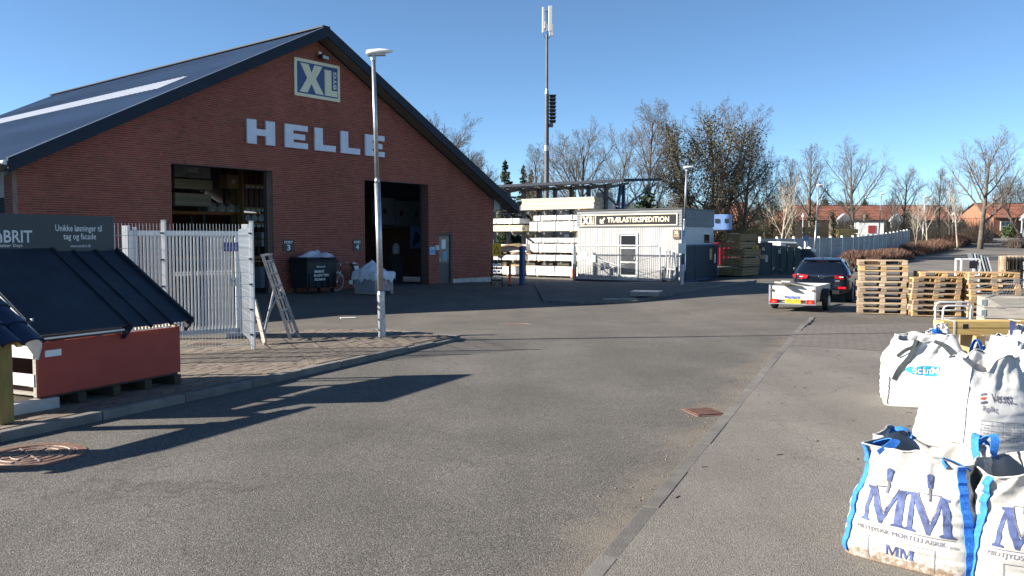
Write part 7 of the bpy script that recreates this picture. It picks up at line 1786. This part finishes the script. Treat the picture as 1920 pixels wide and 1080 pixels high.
def tree(kind, label, px, top_py, Y, rz=0.0, wide=1.0, ivy=0, dark=0, lean=0.0):
    p = at(px, 450, Y); z0 = terrain(Y) - 0.1; Ht = at(px, top_py, Y).z - z0
    tm_, cm, ends = TREES[kind]
    zs = max(v.co.z for v in cm.vertices); k = Ht / zs
    r = thing('bare_tree', label, 'tree', (p.x, Y, z0), rz, 'bare trees', (k * wide, k * wide, k)); r.rotation_euler = (0, lean, rz)
    obj('trunk', tm_, r); obj('crown', cm, r)
    if ivy:
        tv = [v.co.copy() for v in tm_.vertices if v.co.z < zs * 0.85]
        ev = [e for e, l in ends if l == 1 and e.z < zs * 0.8]
        leaf_cloud(tv + ev * 2, ivy, 0.075, int(px), 0.34).build('ivy', M_['ivy'], r)
    if dark:
        tv = [v.co.copy() for v in tm_.vertices if v.co.z < zs * dark]
        leaf_cloud(tv, 900, 0.09, int(px), 0.10).build('ivy', M_['ivy'], r)
    return r
tree('a', 'bare tree rising behind the right slope of the warehouse roof', 838, 205, 78, 0.4, 1.25)
tree('b', 'bare tree half hidden behind the roof edge of the warehouse', 905, 285, 84, 1.2, 1.3)
tree('f', 'bare spreading tree just right of the mast', 1082, 212, 66, 2.0, 1.0)
tree('b', 'thin bare tree left of the mast', 1005, 268, 64, 0.7, 0.75)
tree('c', 'forked leaning bare tree behind the timber rack roof', 1135, 228, 68, 1.1, 1.0)
tree('b', 'tall slim bare tree left of the ivy covered tree', 1222, 184, 66, 3.0, 0.8)
tree('e', 'large many stemmed tree wrapped in green ivy above the kiosk', 1325, 188, 70, 0.5, 1.05, ivy=15000)
tree('a', 'shorter ivy grown tree at the right of the large one', 1392, 245, 69, 4.0, 0.85, ivy=2200)
tree('d', 'pale stemmed young tree with low branches before the houses', 1462, 330, 60, 1.5, 0.9)
tree('c', 'brownish bare tree left of the twin crowns', 1440, 320, 75, 2.6, 1.1)
tree('b', 'bare tree with dark ivy trunk, left of the twin crowns', 1480, 290, 88, 0.2, 0.8, dark=0.4)
tree('b', 'left of the twin rounded bare crowns above the long house', 1522, 268, 90, 1.9, 0.95, dark=0.35)
tree('f', 'right of the twin rounded bare crowns above the long house', 1602, 253, 88, 5.1, 1.0, dark=0.4)
tree('a', 'bare tree with thick ivy trunk behind the white shed', 1692, 305, 90, 3.3, 0.9, dark=0.45)
tree('b', 'tall thin bare tree in the clump left of the big right tree', 1757, 312, 92, 4.2, 0.9)
tree('b', 'second thin bare tree in the clump left of the big right tree', 1782, 330, 94, 2.2, 0.8)
tree('f', 'big bare tree at the right beside the end of the road', 1838, 232, 86, 1.3, 1.05)
tree('c', 'bare tree cut by the right edge of the picture', 1928, 285, 95, 0.8, 1.1)
for k, (px, tp, Y) in enumerate(((1605, 372, 72), (1668, 362, 71), (1716, 375, 76), (1738, 350, 82), (1796, 340, 84))):
    tree('d', ('young pale tree growing from the near hedge', 'young pale tree right of the white shed', 'young pale tree behind the second hedge', 'young pale tree at the end of the grey fence', 'pale leaning tree left of the path lamp')[k], px, tp, Y, k * 1.3, 0.8)
for k, (px, tp, bp_, Y) in enumerate(((1483, 400, 440, 87), (1525, 402, 440, 90), (1560, 398, 440, 92), (1622, 402, 438, 93), (1700, 398, 440, 92))):      # pollarded stems
    p = at(px, 450, Y); h = at(px, tp, Y).z - terrain(Y); r = thing('pollard_trunk', ('first', 'second', 'third', 'fourth', 'fifth')[k] + ' dark pollarded trunk from the left before the long house', 'tree', (p.x, Y, terrain(Y)), k, 'pollarded trunks')
    MB().tube([(0, 0, 0), (0.08, 0.02, h * 0.5), (0.02, 0.1, h)], [0.34, 0.28, 0.24], 9).build('trunk', M_['bark'], r)
    leaf_cloud([Vector((0, 0, h * i / 30)) for i in range(31)], 700, 0.10, k, 0.22).build('ivy', M_['ivy'], r)
# conifers
def conifer(label, px, top_py, Y, w_):
    p = at(px, 450, Y); z0 = terrain(Y); H = at(px, top_py, Y).z - z0; rnd = random.Random(int(px))
    r = thing('conifer', label, 'conifer', (p.x, Y, z0), rnd.uniform(0, 6), 'conifers')
    MB().cyl((0, 0, 0), (0, 0, H), 0.2, 0.02, n=8).build('trunk', M_['bark'], r)
    mb = MB()
    for i in range(170):
        t = i / 170; z = H * (0.12 + 0.86 * t); L_ = w_ * (1 - t) ** 0.8 * rnd.uniform(0.55, 1.15) + 0.12; a = rnd.uniform(0, math.tau); d = Vector((math.cos(a), math.sin(a), 0)); s = Vector((-d.y, d.x, 0))
        for k in range(9):
            u = (k + 0.5) / 9; c = Vector((0, 0, z)) + d * (L_ * u) + Vector((0, 0, -0.35 * L_ * u + 0.18 * L_ * u * u)); wd = 0.34 * L_ * (1 - u) + 0.10; j = rnd.uniform(-0.1, 0.1)
            o = len(mb.v); mb.v += [tuple(c - s * wd + Vector((0, 0, -0.10 + j))), tuple(c + d * 0.16 * L_ + Vector((0, 0, 0.05))), tuple(c + s * wd + Vector((0, 0, -0.10 - j))), tuple(c - d * 0.05 + Vector((0, 0, 0.10)))]
            mb.f += [(o, o + 1, o + 3), (o + 1, o + 2, o + 3)]; mb.m += [0, 0]
    mb.build('crown', M_['needle'], r)
conifer('tallest dark spruce left of the mast', 947, 297, 72, 1.5)
conifer('slim dark spruce between the other two', 981, 307, 76, 1.1)
conifer('small dark spruce beside the mast', 996, 316, 77, 1.1)
conifer('dark evergreen tree behind the kiosk roof', 1212, 344, 64, 2.0)
conifer('low dark conifer behind the left end of the rack', 958, 405, 62, 2.2)
for k, px in enumerate((1546, 1575, 1620, 1380)): conifer(('distant dark spruce tip left of the twin crowns', 'distant dark spruce tip between the twin crowns', 'distant dark spruce tip right of the twin crowns', 'distant dark spruce behind the steep red roof')[k], px, (372, 376, 374, 372)[k], 150, 2.2)
# hedges and shrubs
def hedge(label, pa, pb, wd, h, n, m='twig_brown', name='hedge', cat='hedge', leaf=0):
    rnd = random.Random(int(pa[0] * 10)); a, b_ = Vector(pa), Vector(pb); d = b_ - a; nn = Vector((-d.y, d.x)).normalized()
    r = thing(name, label, cat, (a.x, a.y, terrain(a.y)), 0); mb = MB()
    for _ in range(n):
        t, s = rnd.random(), rnd.uniform(-1, 1); q = a + d * t + nn * (s * wd / 2); edge = min(1, 5 * min(t, 1 - t) + 0.35) * (1 - 0.35 * s * s)
        z = terrain(q.y) - terrain(a.y); L_ = h * edge * rnd.uniform(0.55, 1.08); dv = Vector((rnd.uniform(-.5, .5), rnd.uniform(-.5, .5), 1)).normalized(); base = Vector((q.x - a.x, q.y - a.y, z + rnd.uniform(0, 0.3) * h)); tip = base + dv * L_ * 0.9
        tip.z = min(tip.z, z + h * edge * 1.1); sd = Vector((rnd.uniform(-1, 1), rnd.uniform(-1, 1), 0)).normalized() * 0.014
        o = len(mb.v); mb.v += [tuple(base - sd), tuple(base + sd), tuple(tip + sd * 0.5), tuple(tip - sd * 0.5)]; mb.f.append((o, o + 1, o + 2, o + 3)); mb.m.append(0)
    mb.build('twigs', M_[m], r)
    if leaf:
        pts = [Vector((d.x * rnd.random(), d.y * rnd.random(), 0)) for _ in range(50)]
        leaf_cloud([Vector((d.x * t, d.y * t, terrain(a.y + d.y * t) - terrain(a.y) + h * rnd.uniform(0.2, 0.8))) for t in [rnd.random() for _ in range(60)]], leaf, 0.13, 3, 0.3).build('leaves', M_['shrub'], r)
    return r
def pxy(px, Y): p = at(px, 450, Y); return (p.x, Y)
hedge('near reddish brown hedge along the access road', pxy(1612, 60), pxy(1690, 68), 2.2, 1.0, 8000)
hedge('second reddish brown hedge further up the access road', pxy(1702, 74), pxy(1768, 86), 2.4, 1.15, 7000)
hedge('third small brown hedge by the path lamp', pxy(1775, 88), pxy(1802, 95), 2.5, 1.3, 4000)
hedge('low brown brush before the grey fence behind the car', pxy(1512, 52), pxy(1588, 56), 1.4, 0.65, 3500)
hedge('brown brush at the left foot of the grey fence posts', pxy(1590, 57), pxy(1610, 58), 1.2, 1.1, 1800)
hedge('evergreen shrub beside the path lamps', pxy(1778, 100), pxy(1806, 101), 2.0, 2.2, 800, name='shrub', cat='shrub', leaf=3500)
hedge('dry leafy bush at the foot of the big right tree', pxy(1806, 97), pxy(1846, 99), 2.2, 1.8, 3500, name='shrub', cat='shrub')
hedge('round clipped bush before the right brick house', pxy(1886, 106.5), pxy(1898, 106.5), 1.0, 1.2, 500, name='shrub', cat='shrub', leaf=1500)
hedge('pale scrub on the road bank at the right edge', pxy(1892, 88), pxy(1935, 90), 2.0, 1.0, 2500, m='twig', name='shrub', cat='shrub')
# the wood behind everything: one mass of stems and twigs
rnd = random.Random(99); mb = MB()
for _ in range(22000):
    px = rnd.uniform(930, 1990); Y = rnd.uniform(112, 165); p = at(px, 450, Y); z0 = terrain(Y)
    top_ = 2.6 + 1.8 * noise.noise(Vector((px * 0.012, 3.3, 0))) + 1.6 * noise.noise(Vector((px * 0.05, 8, 0)))
    if px > 1860: top_ += 3.0
    z = rnd.random() ** 1.3 * top_; L_ = rnd.uniform(0.8, 2.2); dv = Vector((rnd.uniform(-.55, .55), rnd.uniform(-.3, .3), 1)).normalized() * L_; sd = Vector((1, 0, 0)) * rnd.uniform(0.012, 0.03)
    b_ = Vector((p.x, Y, z0 + z)); o = len(mb.v); mb.v += [tuple(b_ - sd), tuple(b_ + sd), tuple(b_ + dv + sd * 0.4), tuple(b_ + dv - sd * 0.4)]; mb.f.append((o, o + 1, o + 2, o + 3)); mb.m.append(0)
wd_ = mb.build('distant_wood', M_['twig'], kind='stuff'); wd_['label'] = 'distant brown leafless wood closing the view behind the houses'; wd_['category'] = 'wood'
mb = MB(); rnd = random.Random(5)
for _ in range(9000):
    px = rnd.uniform(930, 1470); Y = rnd.uniform(68, 84); p = at(px, 450, Y); z = rnd.random() ** 1.2 * (2.6 + 1.2 * noise.noise(Vector((px * 0.02, 1, 0)))); L_ = rnd.uniform(0.6, 1.6)
    dv = Vector((rnd.uniform(-.6, .6), rnd.uniform(-.3, .3), 1)).normalized() * L_; sd = Vector((1, 0, 0)) * rnd.uniform(0.01, 0.025); b_ = Vector((p.x, Y, terrain(Y) + z)); o = len(mb.v)
    mb.v += [tuple(b_ - sd), tuple(b_ + sd), tuple(b_ + dv + sd * 0.4), tuple(b_ + dv - sd * 0.4)]; mb.f.append((o, o + 1, o + 2, o + 3)); mb.m.append(0)
sc_ = mb.build('scrub_thicket', mat('olive_twigs', (0.15, 0.125, 0.06), 0.95, scale=0.6, var=0.35), kind='stuff'); sc_['label'] = 'olive brown thicket behind the timber rack and kiosk'; sc_['category'] = 'thicket'
mb = MB(); rnd = random.Random(15)
for _ in range(8000):
    px = rnd.uniform(1470, 1862); Y = rnd.uniform(93, 101); p = at(px, 450, Y); z = rnd.random() ** 1.5 * (1.9 + 1.3 * noise.noise(Vector((px * 0.03, 4, 0)))); L_ = rnd.uniform(0.5, 1.6)
    dv = Vector((rnd.uniform(-.6, .6), rnd.uniform(-.3, .3), 1)).normalized() * L_; sd = Vector((1, 0, 0)) * rnd.uniform(0.008, 0.02); b_ = Vector((p.x, Y, terrain(Y) + z)); o = len(mb.v)
    mb.v += [tuple(b_ - sd), tuple(b_ + sd), tuple(b_ + dv + sd * 0.4), tuple(b_ + dv - sd * 0.4)]; mb.f.append((o, o + 1, o + 2, o + 3)); mb.m.append(0)
sc_ = mb.build('garden_brush', M_['twig'], kind='stuff'); sc_['label'] = 'bare garden brush screening the long brick house'; sc_['category'] = 'brush'
# chain link fence in front of the houses
lf = thing('mesh_boundary_fence', 'low grey boundary fence before the houses behind the timber pile', 'fence', (at(1400, 450, 70).x, 70, terrain(70)))
for k in range(9):
    x = k * 1.1; MB().cyl((x, 0, 0), (x, 0, 1.7), 0.05, n=8).build('post', M_['galv'], lf)
for z in (0.3, 0.8, 1.3, 1.65): MB().cyl((0, 0, z), (8.8, 0, z), 0.02, n=5).build('rail', M_['galv'], lf)
for k in range(44): MB().box((0.2 * k + 0.1, 0, 0.95), (0.03, 0.015, 1.5)).build('slat', M_['galv'], lf)
# ---- litter: pebbles along the gutter, twigs
mb = MB(); rnd = random.Random(2)
for _ in range(200):
    s = rnd.uniform(-8, 3.5); n_ = -abs(rnd.gauss(0, 0.16)) - 0.02; q = kp(s, n_); r_ = rnd.uniform(0.002, 0.007)
    mb.box((q[0], q[1], r_ * 0.5), (r_ * 2, r_ * 1.6, r_ * 1.3), rz=rnd.uniform(0, 3))
g_ = mb.build('gutter_pebbles', mat('pebbles', (0.19, 0.165, 0.13), 0.9, var=0.4, scale=40), kind='stuff'); g_['label'] = 'loose pebbles scattered along the flush kerb'; g_['category'] = 'pebbles'
mb = MB()
for _ in range(60):
    s = rnd.uniform(-7.5, 4); n_ = rnd.uniform(0.15, 2.2); q = kp(s, n_); a = rnd.uniform(0, 6.3); L_ = rnd.uniform(0.02, 0.08); z = 0.014
    mb.bar((q[0], q[1], z), (q[0] + L_ * math.cos(a), q[1] + L_ * math.sin(a), z), 0.006, 0.005)
g_ = mb.build('fallen_twigs', M_['bark'], kind='stuff'); g_['label'] = 'small fallen twigs scattered over the right apron'; g_['category'] = 'twigs'
